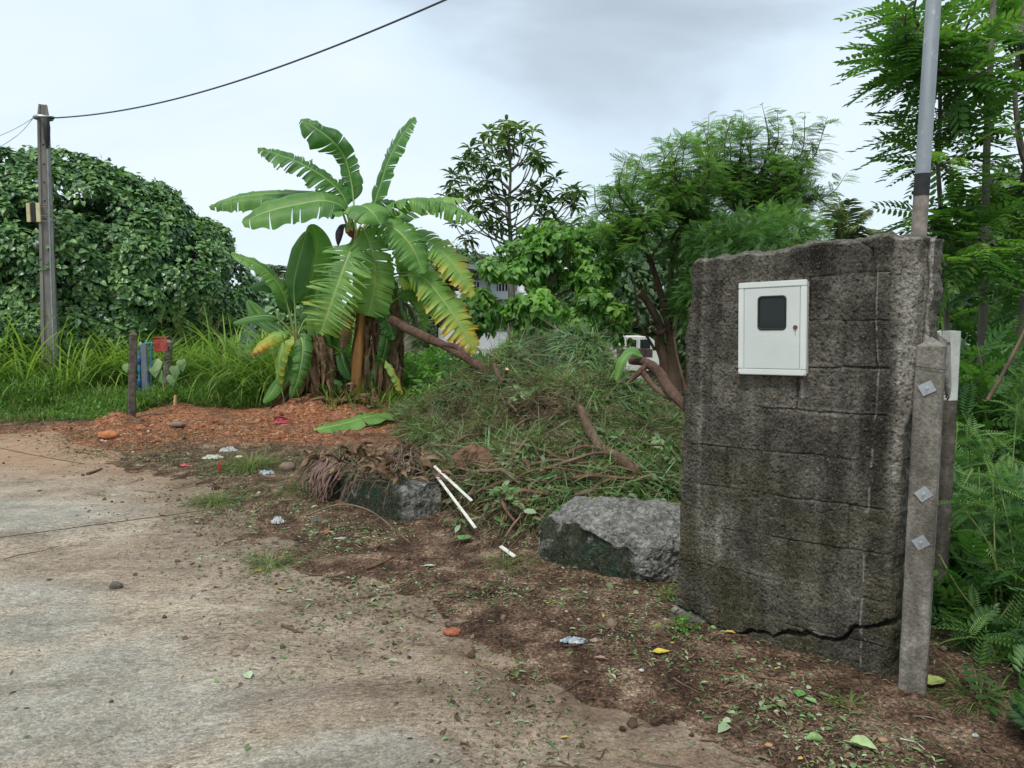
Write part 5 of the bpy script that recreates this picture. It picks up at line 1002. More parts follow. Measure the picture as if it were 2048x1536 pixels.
# sawn branches and logs
def log(name, lab, pts, r, seed, mat=BARKR, cap=CUT, forks=(), rough=.14, k=12, group='sawn branches on the heap', cat='branch'):
    mb = MB(); tube(mb, pts, r, k, 0, .5, True, 30, rough, seed, capmat=1)
    for P, rr in forks: tube(mb, P, rr, 9, 0, .5, True, 16, rough, seed + 1, capmat=1)
    return mb.build(name, [mat, cap], label=lab, cat=cat, group=group, smooth=False)
log('sawn_branch', 'long brown sawn branch leaning from the banana clump down onto the heap', [at(783, 640, 10.2), at(830, 665, 9.8), at(890, 692, 9.4), at(930, 715, 9.0), at(975, 742, 8.6)], (.062, .062, .055, .05, .045), 1, mat=BARKD, forks=[([at(880, 690, 9.45), at(908, 692, 9.2), at(935, 712, 9.0), at(962, 730, 8.7)], (.04, .035, .025, .02))])
log('sawn_branch', 'thick bent log with a splintered end, leaning against the left edge of the block wall', [at(1262, 722, 7.2), at(1290, 725, 7.0), at(1318, 745, 6.8), at(1340, 780, 6.6), at(1380, 822, 6.3)], (.035, .045, .052, .048, .045), 2, mat=BARKD, forks=[([at(1296, 728, 6.98), at(1275, 748, 6.85), at(1256, 766, 6.75)], (.03, .028, .014))])
log('sawn_branch', 'dark thin branch crossing below the bent log beside the wall', [at(1285, 745, 6.9), at(1310, 775, 6.75), at(1345, 800, 6.6)], (.03, .026, .02), 3, mat=BARK)
log('sawn_branch', 'reddish forked log standing up out of the front of the heap', [ontop(1160, 848, .16), ontop(1180, 885, .09), ontop(1205, 907, .03)], (.022, .04, .03), 4)
log('sawn_branch', 'thick pale brown log lying down the front right side of the heap', [ontop(1162, 868, .20), ontop(1180, 900, .13), ontop(1205, 922, .09), ontop(1235, 938, .07), ontop(1275, 962, .06)], (.028, .042, .036, .048, .044), 5, mat=BARK)
log('sawn_branch', 'short dark forked stump end sticking out of the heap top', [at(1002, 768, 8.25), at(995, 745, 8.3), at(988, 728, 8.35)], (.032, .03, .026), 6, mat=BARK, forks=[([at(1002, 766, 8.25), at(1010, 750, 8.25), at(1014, 738, 8.2)], (.024, .022))])
log('tree_stump', 'lumpy mossy brown stump piece lying behind the two white slats', [ontop(915, 938, .02), ontop(940, 932, .06), ontop(968, 942, .06), ontop(992, 955, .02)], (.09, .11, .10, .05), 7, mat=BARKR, rough=.4, k=16, group=None, cat='stump')
mb = None
# curled green leaf on the bent log
r_ = thing('banana_leaf', at(1255, 735, 7.0), 'curled green banana leaf hanging over the splintered end of the bent log', 'leaf')
banana_leaf(r_, [at(1285, 713, 7.0), at(1262, 706, 6.95), at(1246, 722, 6.9), at(1236, 750, 6.9), at(1232, 762, 6.9)], .10, (-.6, -.6, .5), 5, WR=.4, droop=.7, tat=0, age0=.28, age1=.34, f0=.0, name='blade', rib=.006)
# sticks of the brush pile
rng = np.random.default_rng(90)
STK = [((880, 955), (1010, 975)), ((1010, 950), (1100, 925)), ((1090, 920), (1150, 960)), ((1020, 985), (1180, 975)), ((1080, 965), (1330, 955)), ((1060, 1000), (1190, 985)), ((1200, 965), (1250, 1003)), ((1150, 1010), (1230, 985)), ((1030, 960), (1190, 945)), ((1130, 985), (1300, 975)), ((960, 965), (1040, 990)), ((900, 980), (1010, 960)), ((1100, 1010), (1010, 1005)), ((1000, 800), (1090, 905)), ((920, 740), (1010, 830)), ((880, 700), (935, 745)), ((985, 655), (1060, 695)), ((1180, 790), (1280, 745)),
       ((990, 1000), (1030, 1070)), ((1010, 1100), (1055, 1050)), ((1045, 940), (1060, 1010)), ((1120, 930), (1200, 920)), ((850, 780), (960, 800)), ((820, 830), (900, 760)), ((830, 760), (960, 775)), ((1240, 900), (1350, 930)), ((940, 1010), (1090, 990)), ((870, 905), (1000, 880)), ((1060, 855), (1000, 930)), ((1075, 880), (1160, 800))]
STL = ['stick reaching from the root tangle towards the lumpy stump piece', 'rising stick just right of the lumpy stump piece', 'stick slanting down below the pale lying log', 'long level stick across the middle of the brush pile', 'longest level stick, running right towards the block wall', 'stick lying just above the mossy concrete lump', 'pale stick slanting down to the top of the mossy lump', 'short stick behind the top of the mossy lump', 'stick crossing the upper part of the brush pile', 'level stick between the pale log and the mossy lump', 'stick dropping away right of the lumpy stump', 'stick just below the lumpy stump piece', 'lowest level stick left of the mossy lump', 'steep stick down the brown front hump of the heap', 'stick below the lower end of the long leaning branch', 'short stick under the fork of the long leaning branch', 'bare twig sticking out over the heap top before the green tree', 'stick on the right shoulder of the heap below the bent log',
       'steep stick hanging down beside the white battens', 'short upright stick left of the mossy lump', 'upright stick standing in the middle of the brush pile', 'short stick beside the foot of the thick pale log', 'dry stick lying at the left side of the heap behind the fallen leaf', 'dry stick rising at the far left side of the heap', 'stick along the dark hollow under the long leaning branch', 'stick lying right of the pale log near the wall', 'level stick near the shorter white batten', 'thin stick above the root tangle on the green slope', 'stick slanting down the left front of the heap', 'curved stick across the brown hump of the heap']
for i, (a_, b_) in enumerate(STK):
    p, q = ontop(*a_, .07), ontop(*b_, .08); 
    if np.linalg.norm(p - q) > 2.2: q = p + (q - p) * .45
    md = (p + q) / 2 + rng.normal(size=3) * .03; md[2] = max(md[2], float(top_(md[0], md[1])) + .08); r0 = rng.uniform(.009, .020)
    mb = MB(); tube(mb, [p, (p + md) / 2 + rng.normal(size=3) * .015, md, (q + md) / 2 + rng.normal(size=3) * .015, q], (r0, r0 * .8, r0 * .5), 6, n=18, rough=.2, seed=i)
    mb.build('stick', (BARKR, TWIG, BARK)[i % 3], smooth=True, label=STL[i], cat='stick', group='bare sticks in the brush pile')

# wilting leafy shoots thrown on the heap
for i, (P, lab, m_, s_) in enumerate((([(1225, 800), (1262, 790), (1290, 815), (1300, 850)], 'wilting shoot with hanging dull green leaves on the right shoulder of the heap', 46, .115), ([(1010, 850), (1040, 825), (1075, 830)], 'small fresh leafy shoot on the left front of the heap', 26, .09), ([(1290, 905), (1320, 925), (1345, 955)], 'bright leafy shoot on the heap close to the wall', 40, .085), ([(985, 1010), (1010, 1035), (1050, 1050)], 'leafy shoot lying right of the white battens', 34, .085), ([(1010, 700), (1060, 690), (1110, 700)], 'drooping leafy shoot on the very top of the heap', 34, .10), ([(890, 790), (930, 800), (960, 830)], 'dull leafy shoot on the left slope of the heap', 30, .09))):
    rng = np.random.default_rng(970 + i); q = [ontop(x_, y_, .10) for x_, y_ in P]; q[1][2] += .10; th_ = thing('leafy_shoot', q[0], lab, 'cut shoot', 'leafy shoots on the heap'); SPn = spline(q, 30); mb = MB(); tube(mb, SPn, (.010, .004), 6, rough=.2, seed=i); mb.build('stem', STEMG if i in (1, 2) else TWIG, th_, smooth=True)
    k_ = rng.integers(3, 29, m_); pos = SPn[k_] + rng.normal(size=(m_, 3)) * .015; d = norm(rdir(rng, m_, -1) * .7 + np.array((0, -.2, -.75 if i in (0, 4, 5) else .1))); mb = MB(); inst(mb, HEART if i == 0 else OVAL, pos, d, rdir(rng, m_, 0) + np.array((0, -.7, .3)), s_ * rng.uniform(.6, 1.2, m_), 0, np.clip(rng.normal(.45 if i in (0, 4, 5) else .8, .15, m_), 0, .95)); mb.build('leaves', LF_WILT, th_)

# ------------------------------------------------------------ broken concrete pieces
t = NT('broken_concrete', .95, .12); a1 = t.noise(18, 6, .72); a2 = t.noise(75, 5, .75)
lt = t.ramp(a1, [(.28, (.07, .066, .060)), (.5, (.20, .195, .175)), (.72, (.36, .35, .32))]); dkc = t.ramp(a1, [(.3, (.020, .022, .015)), (.55, (.050, .055, .036)), (.75, (.10, .10, .075))])
grn = t.ramp(t.noise(5, 4, .6), [(.5, 0.), (.66, .75)]); dkc = t.mix(grn, dkc, (.022, .062, .034))
c = t.mix(t.attr('tint'), dkc, lt); c = t.mix(t.ramp(a2, [(.6, 0.), (.7, .6)]), c, (.38, .37, .34)); c = t.mix(t.ramp(t.vor(38), [(.0, .75), (.2, 0.)]), c, (.03, .028, .024))
c = t.mix(1., c, t.cells(70, .62, 1.42), 'MULTIPLY'); t.col(c); t.nrm(t.bump(a2, .010, 1., t.bump(a1, .03))); BROK = t.m
def chunk(name, lab, C, half, rot, seed, pw=5., amp=.05, dark=None, n=90, group=None, cuts=()):
    """rounded block worn by noise; dark(normal, point) says where the old mossy face is"""
    u = np.linspace(-1, 1, n); A, B = np.meshgrid(u, u, indexing='ij'); mb = MB(); c_, s_ = math.cos(rot), math.sin(rot); R = np.array(((c_, -s_, 0), (s_, c_, 0), (0, 0, 1.)))
    for ax in range(3):
        for sg in (1, -1):
            Q = np.zeros((n, n, 3)); Q[..., ax] = sg; Q[..., (ax + 1) % 3] = A * sg; Q[..., (ax + 2) % 3] = B
            r_ = (np.abs(Q) ** pw).sum(-1, keepdims=True) ** (1 / pw); Q = Q / r_; nr = norm(np.sign(Q) * np.abs(Q) ** (pw - 1)); V = Q * np.array(half)
            D = amp * (fbm(V[..., 0] * 4, V[..., 1] * 4, V[..., 2] * 4, 4, seed) * 1.3 + .30 * fbm(V[..., 0] * 22, V[..., 1] * 22, V[..., 2] * 22, 4, seed + 5, .7))
            old = np.clip(dark(Q, V + .05 * fbm(V[..., 0] * 9, V[..., 1] * 9, V[..., 2] * 9, 4, 7)[..., None]) - .8 * sstep(.15, .5, fbm(V[..., 0] * 12, V[..., 1] * 12, V[..., 2] * 12, 4, 8)), 0, 1) if dark is not None else np.zeros((n, n)); V = V + nr * (D * (1 - .72 * old))[..., None]
            for pn, pd, ar in cuts: pn_ = np.array(pn) / np.linalg.norm(pn); ex = np.maximum((V @ pn_) - pd - ar * fbm(V[..., 0] * 7, V[..., 1] * 7, V[..., 2] * 7, 4, seed + 9), 0); V = V - pn_ * ex[..., None]
            W_ = V @ R.T + np.asarray(C, float); mb.add(W_.reshape(-1, 3), grid_faces(n, n)[:, ::1 if sg > 0 else 1], 0, np.clip(1 - old, 0, 1).ravel())
    return mb.build(name, BROK, label=lab, cat='concrete block', group=group, smooth=True)
bc = gnd(1235, 1130); rb_ = math.atan2(-.60, .80)
chunk('concrete_lump', 'big rough concrete lump with dark mossy front at the left foot of the wall', (.63, 4.40, .13), (.455, .27, .225), rb_, 3, 4.2, .085, dark=lambda Q, V: sstep(.62, .8, -Q[..., 1]) * sstep(.34, .22, V[..., 0] + .35 * (V[..., 2])) * (V[..., 2] < .16 - .25 * np.maximum(V[..., 0] + .1, 0)), cuts=[((-.9, -.1, .55), .46, .05), ((.1, -.55, .8), .315, .05)], n=150)
chunk('concrete_lump', 'small flat concrete piece lying behind the big mossy lump', (.93, 4.62, .22), (.30, .14, .10), rb_ + .1, 13, 4., .04, n=60)
chunk('concrete_block', 'old foundation block buried under roots and dry vines', (-1.05, 5.84, .06), (.21, .60, .225), math.atan2(-Ed[0], Ed[1]), 23, 9., .035, dark=lambda Q, V: sstep(.7, .9, -Q[..., 0]) * 1.0, n=120, cuts=[((.3, -.9, .3), .60, .06)])
# roots, vines and dead leaves thrown over the block
rng = np.random.default_rng(95); mb = MB(); axd = np.array((Ed[0], Ed[1])); nrd = En
def blk(u, v): q = np.array((-1.05, 5.84)) + axd * u + nrd * v; return q
def rootz(u, v):
    z = .29 + .10 * math.exp(-((u + .18) / .25) ** 2 - (v / .2) ** 2) + .13 * math.exp(-((u + .25) / .13) ** 2 - ((v - .12) / .13) ** 2)
    if v < -.20: z -= (-.20 - v) * 2.2
    if v > .22: z -= (v - .22) * 1.2
    if u < -.62: z -= (-.62 - u) * 1.5
    return max(z, .03)
for k in range(460):
    u0, v0 = rng.uniform(-.50, .85), rng.uniform(-.20, .34); a = rng.normal(.2, .8); L = rng.uniform(.12, .42); P = []
    for s in np.linspace(0, 1, 6): u, v = u0 + L * s * math.cos(a) + rng.normal(0, .015), v0 + L * s * math.sin(a) + rng.normal(0, .015); q = blk(u, v); P.append((q[0], q[1], rootz(u, v) + rng.uniform(-.01, .045)))
    tube(mb, P, (rng.uniform(.003, .009), .002), 5, 0, rng.uniform(0, 1), n=12, rough=.2, seed=k)
for k in range(130):
    u, v = rng.uniform(-.55, .8), rng.uniform(-.2, .3); q = blk(u, v); p = np.array((q[0], q[1], rootz(u, v) + .03)); e = p + rdir(rng, 1, -.6)[0] * rng.uniform(.08, .22); e[2] -= .05; ribbon(mb, [p, (p + e) / 2 + (0, 0, .03), e], rng.uniform(.03, .07), rng, 1.5, 8, 3, rng.uniform(0, .5), 1)
for (cx, sd) in ((.48, 1), (.38, 2), (.56, 3)):      # roots hanging down the road side of the block
    for k in range(16):
        u0 = cx + rng.normal(0, .06); q = blk(u0, -.17); q2 = blk(u0 + rng.normal(0, .05), -.27 - rng.uniform(0, .05)); q3 = blk(u0 + rng.normal(0, .07), -.30 - rng.uniform(0, .08)); tube(mb, [(q[0], q[1], .33), (q2[0], q2[1], .22), (q3[0], q3[1], rng.uniform(.02, .1))], (.011, .004), 5, 0, n=10, rough=.3, seed=k)
n = 2600; uu_ = rng.uniform(-.55, .9, n); vv_ = rng.uniform(-.22, .6, n); Q_ = np.array([blk(u, v) for u, v in zip(uu_, vv_)]); zz_ = np.array([rootz(u, v) for u, v in zip(uu_, vv_)])
dd = rdir(rng, n, -.1); L = rng.uniform(.05, .16, n); inst(mb, blade(3, .9), np.c_[Q_, zz_], dd, rdir(rng, n, .2), np.stack([L, rng.uniform(.003, .009, n), L], 1), 2, np.clip(rng.normal(.28, .22, n), 0, 1))
mb.build('root_tangle', [simple('dead_roots', (.15, .095, .075), .92, .5, 14), BDEAD, LF_CUT], label='tangle of brown roots, vines and dead leaves on top of the old foundation block', cat='roots', kind='stuff')
WHT = simple('white_painted_wood', (.55, .53, .47), .65, .2, 18)
def slat(P0, P1, w_, th, lab, name='white_batten', group=None):
    P0, P1 = np.array(P0), np.array(P1); x_ = norm(P1 - P0); y_ = norm(np.cross(x_, (0, -.4, 1.))); z_ = np.cross(x_, y_); mb = MB(); box(mb, (P0 + P1) / 2, (np.linalg.norm(P1 - P0), w_, th), R=np.stack([x_, y_, z_], 1), bev=.002); return mb.build(name, WHT, label=lab, cat='slat', group=group)
slat(at(855, 928, 5.75), ontop(951, 1068, .04), .021, .009, 'longer thin white slat leaning down from the root tangle', group='white slats')
slat(at(868, 932, 5.60), at(944, 1002, 5.28), .023, .009, 'shorter white slat above and to the right of the longer one', group='white slats')
slat(ongnd(1001, 1102, .03), ongnd(1030, 1119, .02), .026, .01, 'short white slat piece lying on the ground left of the mossy lump', group='white slats')

# ============================================================ GRASS AND WEEDS
LF_GRASS = leafmat('tall_grass_blades', [(0, (.30, .24, .12)), (.12, (.15, .16, .05)), (.35, (.075, .15, .028)), (.65, (.13, .25, .04)), (1, (.27, .38, .08))], .5, .38, .4)
rng = np.random.default_rng(111); mb = MB()
nc = 230; cxs = rng.uniform(-12, -2.35, nc); cys = rng.uniform(11.9, 15.0, nc)
for cx, cy in zip(cxs, cys):
    if -7.2 < cx < -4.9: cy = max(cy, 13.3)
    dns = .55 + .45 * math.sin(cx * 1.7 + 1) if cx > -6.5 else .8; m = int(rng.integers(26, 55) * max(dns, .25)); a = rng.uniform(0, 2 * math.pi, m); el = rng.uniform(.9, 1.5, m); d = np.stack([np.cos(a) * np.cos(el), np.sin(a) * np.cos(el), np.sin(el)], 1)
    px, py = cx + rng.normal(0, .13, m), cy + rng.normal(0, .13, m); L = rng.uniform(1.05, 2.2, m) * (1.05 if cx > -5.5 or cx < -8 else .82); up = np.stack([-np.cos(a), -np.sin(a), np.full(m, .3)], 1)
    for b, bb in enumerate((1.3, 2.1)): q = (np.arange(m) % 2) == b; inst(mb, blade(7, bb), np.stack([px, py, hgt(px, py)], 1)[q], d[q], up[q], np.stack([L, rng.uniform(.018, .034, m), L], 1)[q], 0, np.clip(rng.normal(.82, .2, m), 0, 1)[q])
mb.build('tall_grass', LF_GRASS, label='tall arching broad bladed grass along the far verge, left of the banana clump', cat='grass', kind='stuff')
mb = MB(); n = 60000; x = rng.uniform(-13, -1.6, n); y = rng.uniform(10.2, 13.5, n); k = (y > 10.55 + .22 * fbm(x * 1.7, 0, 0, 3, 5) + .95 * sstep(-6.2, -5.2, x)) & ~((x > -4.1) & (y < 12.1)) ; x, y = x[k], y[k]; n = len(x)
a = rng.uniform(0, 6.28, n); el = rng.uniform(.1, 1.4, n); d = np.stack([np.cos(a) * np.cos(el), np.sin(a) * np.cos(el), np.sin(el)], 1); hh = (.10 + .26 * sstep(10.4, 11.8, y) * np.where((x > -7.2) & (x < -4.8) & (y < 12.6), .35, 1)) * (1 + .6 * fbm(x * 1.3, y * 1.3, 0, 3, 8)); L = hh * rng.uniform(.5, 1.5, n)
z = hgt(x, y) + rng.uniform(0, 1, n) ** 2 * hh * .8; inst(mb, blade(4, 1.4), np.stack([x, y, z], 1), d, np.stack([-np.cos(a), -np.sin(a), np.full(n, .4)], 1), np.stack([L, rng.uniform(.006, .012, n), L], 1), 0, np.clip(rng.normal(.5, .2, n) - .35 * sstep(10.9, 10.4, y) + .12 * fbm(x * 2, y * 2, 0, 2, 3), 0, 1))
n = 15000; x = rng.uniform(-13, -1.6, n); y = rng.uniform(10.7, 13.2, n) + .9 * sstep(-6.2, -5.2, x); q = ~((x > -4.1) & (y < 12.1)); x, y = x[q], y[q]; n = len(x); z = hgt(x, y) + rng.uniform(.02, .42, n) * sstep(10.5, 11.6, y) * np.where((x > -7.2) & (x < -4.8) & (y < 12.6), .35, 1); inst(mb, OVAL, np.stack([x, y, z], 1), rdir(rng, n, -.3), rdir(rng, n, .1), rng.uniform(.03, .075, n), 1, np.clip(rng.normal(.45, .25, n), 0, 1))
mb.build('low_grass', [LF_GRASS, LF_BRIGHT], label='low matted grass and weeds along the far edge of the track', cat='grass', kind='stuff')
# airy flowering grass tops in front of the dome tree
mb = MB()
for k in range(46):
    cx = rng.uniform(-10.5, -5.4); cy = rng.uniform(13.5, 15); z0 = gz(cx, cy); H = rng.uniform(1.3, 2.0); t0 = np.array((cx + rng.normal(0, .1), cy, z0 + H)); tube(mb, [(cx, cy, z0), t0], (.004, .002), 3)
    m = 26; s = rng.uniform(.55, 1, m)[:, None]; p = np.array((cx, cy, z0)) * (1 - s) + t0 * s; L = rng.uniform(.12, .3, m); d = norm(rdir(rng, m, -.1) + (0, 0, .5)); inst(mb, blade(3, .8), p, d, rdir(rng, m), np.stack([L, np.full(m, .006), L], 1), 0, rng.uniform(0, .35, m))
mb.build('flowering_grass', LF_GRASS, label='airy flowering grass stalks in front of the dome shaped tree', cat='grass', kind='stuff')
# weeds behind heap and clump
mb = MB(); n = 16000; x = rng.uniform(-2.8, 3.2, n); y = rng.uniform(10.6, 15.5, n); q = ~((x > 1.2) & (x < 4) & (rng.uniform(0, 1, n) < .75)) & ~((x < -1.5) & (y < 12.0)); x, y = x[q], y[q]; n = len(x); hh = .75 * (1 + .5 * fbm(x * .9, y * .9, 0, 3, 44)) * sstep(10.4, 11.8, y) * np.where(x > .9, .45, 1)
z = hgt(x, y) + rng.uniform(0, 1, n) * hh; inst(mb, LANCE, np.stack([x, y, z], 1), norm(rdir(rng, n, -.3)), rdir(rng, n, .1), rng.uniform(.08, .20, n), 0, np.clip(rng.normal(.55, .25, n), 0, 1))
n = 9000; x = rng.uniform(-2.8, 4.5, n); y = rng.uniform(10.8, 17, n); L = rng.uniform(.2, .7, n); a = rng.uniform(0, 6.28, n); inst(mb, blade(4, 1.2), np.stack([x, y, hgt(x, y)], 1), np.stack([np.cos(a) * .4, np.sin(a) * .4, np.ones(n)], 1), np.stack([-np.cos(a), -np.sin(a), np.zeros(n)], 1), np.stack([L, np.full(n, .012), L], 1), 1, np.clip(rng.normal(.6, .2, n), 0, 1))
mb.build('weeds', [LF_BRIGHT, LF_GRASS], label='leafy weeds on the ground behind the banana clump and the heap', cat='weeds', kind='stuff')

# ============================================================ LITTER ON THE GROUND
t = leafmat('litter', [(0, (.055, .034, .022)), (.25, (.13, .085, .055)), (.45, (.24, .17, .115)), (.58, (.075, .13, .04)), (.78, (.17, .26, .11)), (.93, (.34, .42, .27)), (1, (.50, .36, .08))], .7, .1, .25)
LITM = t
rng = np.random.default_rng(131); mb = MB(); n = 420000; x = rng.uniform(-6, 3.4, n); y = 1.6 + 8.9 * rng.uniform(0, 1, n) ** 1.25; d_ = edge_d(x, y)
w_ = np.exp(-((d_ + .05) / .55) ** 2) + .55 * (d_ > 0) * (d_ < 1.7) + .06 * (d_ < 0) * np.exp(d_ * 1.2); w_ *= np.clip(.45 + 1.9 * fbm(x * 1.8, y * 1.8, 0, 5, 15, .6), .03, 1.6); k = rng.uniform(0, 1.5, n) < w_; k &= ~((x > .9 + .78 * (3.75 - y)) & (y > 2.85) & (y < 3.9) & (x < 1.2)); x, y, d_ = x[k], y[k], d_[k]; n = len(x)
z = np.maximum(hgt(x, y), np.where(edge_d(x, y) < .05, .001, -9)) + .004; up = norm(np.stack([rng.normal(0, .35, n), rng.normal(0, .35, n), np.ones(n)], 1)); a = rng.uniform(0, 6.28, n); d = np.stack([np.cos(a), np.sin(a), rng.normal(.05, .15, n)], 1)
far = sstep(7.0, 8.3, y); tn = np.where(rng.uniform(0, 1, n) < .36 * (1 - .4 * far), rng.uniform(.60, .94, n), rng.uniform(0, .5, n)); tn = np.where(rng.uniform(0, 1, n) < .006, 1., tn); sz = np.exp(rng.normal(-4.75, .55, n)); sz = np.clip(sz, .003, .030) * np.where((rng.uniform(0, 1, n) < .045) & (tn > .55), 1.8, 1.)
s3 = np.stack([sz * 1.5, sz * rng.uniform(.8, 1.8, n), sz * rng.uniform(1, 4, n)], 1); k = rng.integers(0, 2, n) == 0
inst(mb, OVAL, np.stack([x, y, z], 1)[k], d[k], up[k], s3[k], 0, tn[k]); inst(mb, LANCE, np.stack([x, y, z], 1)[~k], d[~k], up[~k], s3[~k] * 1.3, 0, tn[~k])
mb.build('leaf_litter', LITM, label='small torn leaves scattered over the dirt and the road edge', cat='leaf litter', kind='stuff')
mb = MB()      # straw, twigs and fine grass pieces
n = 150000; x = rng.uniform(-7, 3.4, n); y = 1.6 + 9 * rng.uniform(0, 1, n) ** 1.2; d_ = edge_d(x, y); w_ = np.exp(-((d_ - .1) / .7) ** 2) + .4 * (d_ > 0) + .05 * np.exp(d_ * .8) * (d_ < 0); w_ *= np.clip(.5 + 1.6 * fbm(x * 1.5, y * 1.5, 4, 4, 16), .02, 1.7); k = rng.uniform(0, 1.6, n) < w_; x, y = x[k], y[k]; n = len(x)
z = np.maximum(hgt(x, y), np.where(edge_d(x, y) < .05, .001, -9)) + .003; a = rng.uniform(0, 6.28, n); L = np.clip(np.exp(rng.normal(-3.3, .5, n)), .012, .13); inst(mb, blade(4, 1.1), np.stack([x, y, z], 1), np.stack([np.cos(a), np.sin(a), rng.uniform(0, .25, n)], 1), np.stack([rng.normal(0, .6, n), rng.normal(0, .6, n), np.ones(n)], 1), np.stack([L, rng.uniform(.0025, .006, n), L], 1), 0, np.where(rng.uniform(0, 1, n) < .36, rng.uniform(.56, .76, n), rng.uniform(0, .5, n)))
for k in range(420):
    x0, y0 = rng.uniform(-4.5, 3), rng.uniform(1.8, 9.5); dd_ = float(edge_d(x0, y0))
    if rng.uniform() > math.exp(-((dd_ - .2) / .8) ** 2) + .04: continue
    a_ = rng.uniform(0, 6.28); L = rng.uniform(.05, .30); P = []
    for s in np.linspace(0, 1, 4): xx, yy = x0 + L * s * math.cos(a_) + rng.normal(0, .008), y0 + L * s * math.sin(a_) + rng.normal(0, .008); P.append((xx, yy, max(gz(xx, yy), 0 if float(edge_d(xx, yy)) < .05 else -9) + .006 + .01 * rng.random()))
    tube(mb, P, (rng.uniform(.002, .0055), .0015), 4, 1, rng.uniform(0, 1), n=8, rough=.25, seed=k)
mb.build('twig_litter', [LITM, simple('wet_twig', (.085, .055, .036), .9, .5, 9)], label='fine twigs, straw and grass pieces scattered over the dirt', cat='litter', kind='stuff')
# clods and grit
def ico(rng, s):
    import bmesh
    bm = bmesh.new(); bmesh.ops.create_icosphere(bm, subdivisions=s, radius=1); V = np.array([v.co[:] for v in bm.verts]); F = np.array([[v.index for v in f.verts] for f in bm.faces]); bm.free()
    V = V * (1 + .28 * fbm(V[:, 0] * 1.6 + rng.uniform(0, 9), V[:, 1] * 1.6, V[:, 2] * 1.6, 3, 5))[:, None]; return (V * np.array((1, .8, .62)), [F])
t = NT('clods', .95, .1); n_ = t.noise(40, 4, .7); c = t.ramp(t.attr('tint'), [(0, (.045, .030, .020)), (.35, (.13, .088, .060)), (.5, (.20, .15, .11)), (.6, (.18, .066, .030)), (.85, (.34, .135, .060)), (1, (.48, .40, .34))]); c = t.mix(1., c, t.ramp(n_, [(.3, .65), (.7, 1.25)]), 'MULTIPLY'); t.col(c); t.nrm(t.bump(n_, .004)); CLOD = t.m
mb = MB(); n = 30000; x = rng.uniform(-8, 3.4, n); y = 1.7 + 9 * rng.uniform(0, 1, n) ** 1.1; d_ = edge_d(x, y); rm_ = red_mask(x, y); w_ = .7 * np.exp(-((d_ + .1) / .6) ** 2) + .5 * (d_ > 0) + .9 * rm_ * (d_ > -.5) + .012; w_ *= np.clip(.6 + 1.2 * fbm(x * 2.2, y * 2.2, 7, 3, 17), .05, 1.5); k = rng.uniform(0, 1.7, n) < w_; x, y, rm_ = x[k], y[k], rm_[k]; n = len(x)
z = np.maximum(hgt(x, y), np.where(edge_d(x, y) < .05, 0, -9)); sz = np.exp(rng.normal(-5.0, .6, n)) * (1 + .8 * rm_ * rng.uniform(0, 1, n)); sz = np.clip(sz, .002, .045); tn = np.where(rng.uniform(0, 1, n) < rm_ * .8, rng.uniform(.56, .80, n), rng.uniform(0, .5, n)); tn = np.where(rng.uniform(0, 1, n) < .015, .98, tn)
for j in range(3): q = rng.integers(0, 3, n) == j; inst(mb, ico(rng, 1), np.stack([x, y, z + sz * .2], 1)[q], rdir(rng, n)[q], np.tile((0, 0, 1.), (n, 1))[q] + rng.normal(size=(n, 3))[q] * .2, sz[q], 0, tn[q])
mb.build('soil_clods', CLOD, label='crumbs and clods of loose soil over the verge and the red earth', cat='soil', kind='stuff')

# ------------------------------------------------------------ single things lying about
def leaf_thing(px, py, L, a_, lab, colr, W=.8, curl=.5, up=.01, T_=None, name='fallen_leaf'):
    p = ongnd(px, py, up); p[2] = max(p[2], up); m = simple(lab.split()[0] + '_leaf_surface', colr, .6, .25, 40); n_, k_ = 14, 9; u = np.linspace(0, 1, n_); q = np.linspace(-1, 1, k_); prof = (np.sin(np.pi * np.clip(u, .02, 1) ** .75) ** .8) * .36 * W; c_, s_ = math.cos(a_), math.sin(a_); rr = np.random.default_rng(int(px))
    X_ = (u - .5)[:, None] * L * np.ones(k_); Y_ = prof[:, None] * q * L; Z_ = curl * L * (.45 * (q[None] ** 2) * prof[:, None] * 2 + .35 * (u[:, None] - .5) ** 2) + .03 * L * vn(X_ / L * 9 + px, Y_ / L * 9)
    Y_ = Y_ * (1 - .25 * curl); V = np.stack([p[0] + X_ * c_ - Y_ * s_, p[1] + X_ * s_ + Y_ * c_, p[2] + Z_], -1); mb = MB(); mb.add(V.reshape(-1, 3), grid_faces(n_, k_)); e0, e1 = V[0, k_ // 2], V[-1, k_ // 2]
    tube(mb, [V[i, k_ // 2] + (0, 0, .001) for i in range(n_)][::-1] + [e0 - np.array((c_, s_, -.1)) * L * .25], (.0008 + .01 * L, .006 * L + .001), 4); return mb.build(name, m, label=lab, cat='leaf', smooth=True)
leaf_thing(1323, 1308, .075, .1, 'yellow fallen leaf lying flat on the dirt in front of the mossy lump', (.52, .40, .06), .95, .3)
leaf_thing(1727, 1500, .085, -.5, 'pale green broad leaf crumpled on the dirt at the bottom right', (.30, .40, .18), 1.3, .7)
leaf_thing(1870, 1368, .11, .4, 'big pale yellow green leaf at the foot of the concrete post', (.26, .30, .09), 1.1, .4)
leaf_thing(1410, 1370, .035, .3, 'small green oval leaf on the dirt below the wall', (.20, .33, .14), .8, .5)
leaf_thing(1200, 1322, .05, 2.8, 'pinkish dry leaf between the plastic scrap and the road', (.34, .22, .16), .7, .9)
leaf_thing(1600, 1390, .06, 1., 'lobed green leaf on the dirt in front of the wall', (.12, .26, .07), 1.1, .4)
leaf_thing(1620, 1406, .05, 2.2, 'second green leaf just right of the lobed one', (.16, .30, .10), 1., .4)
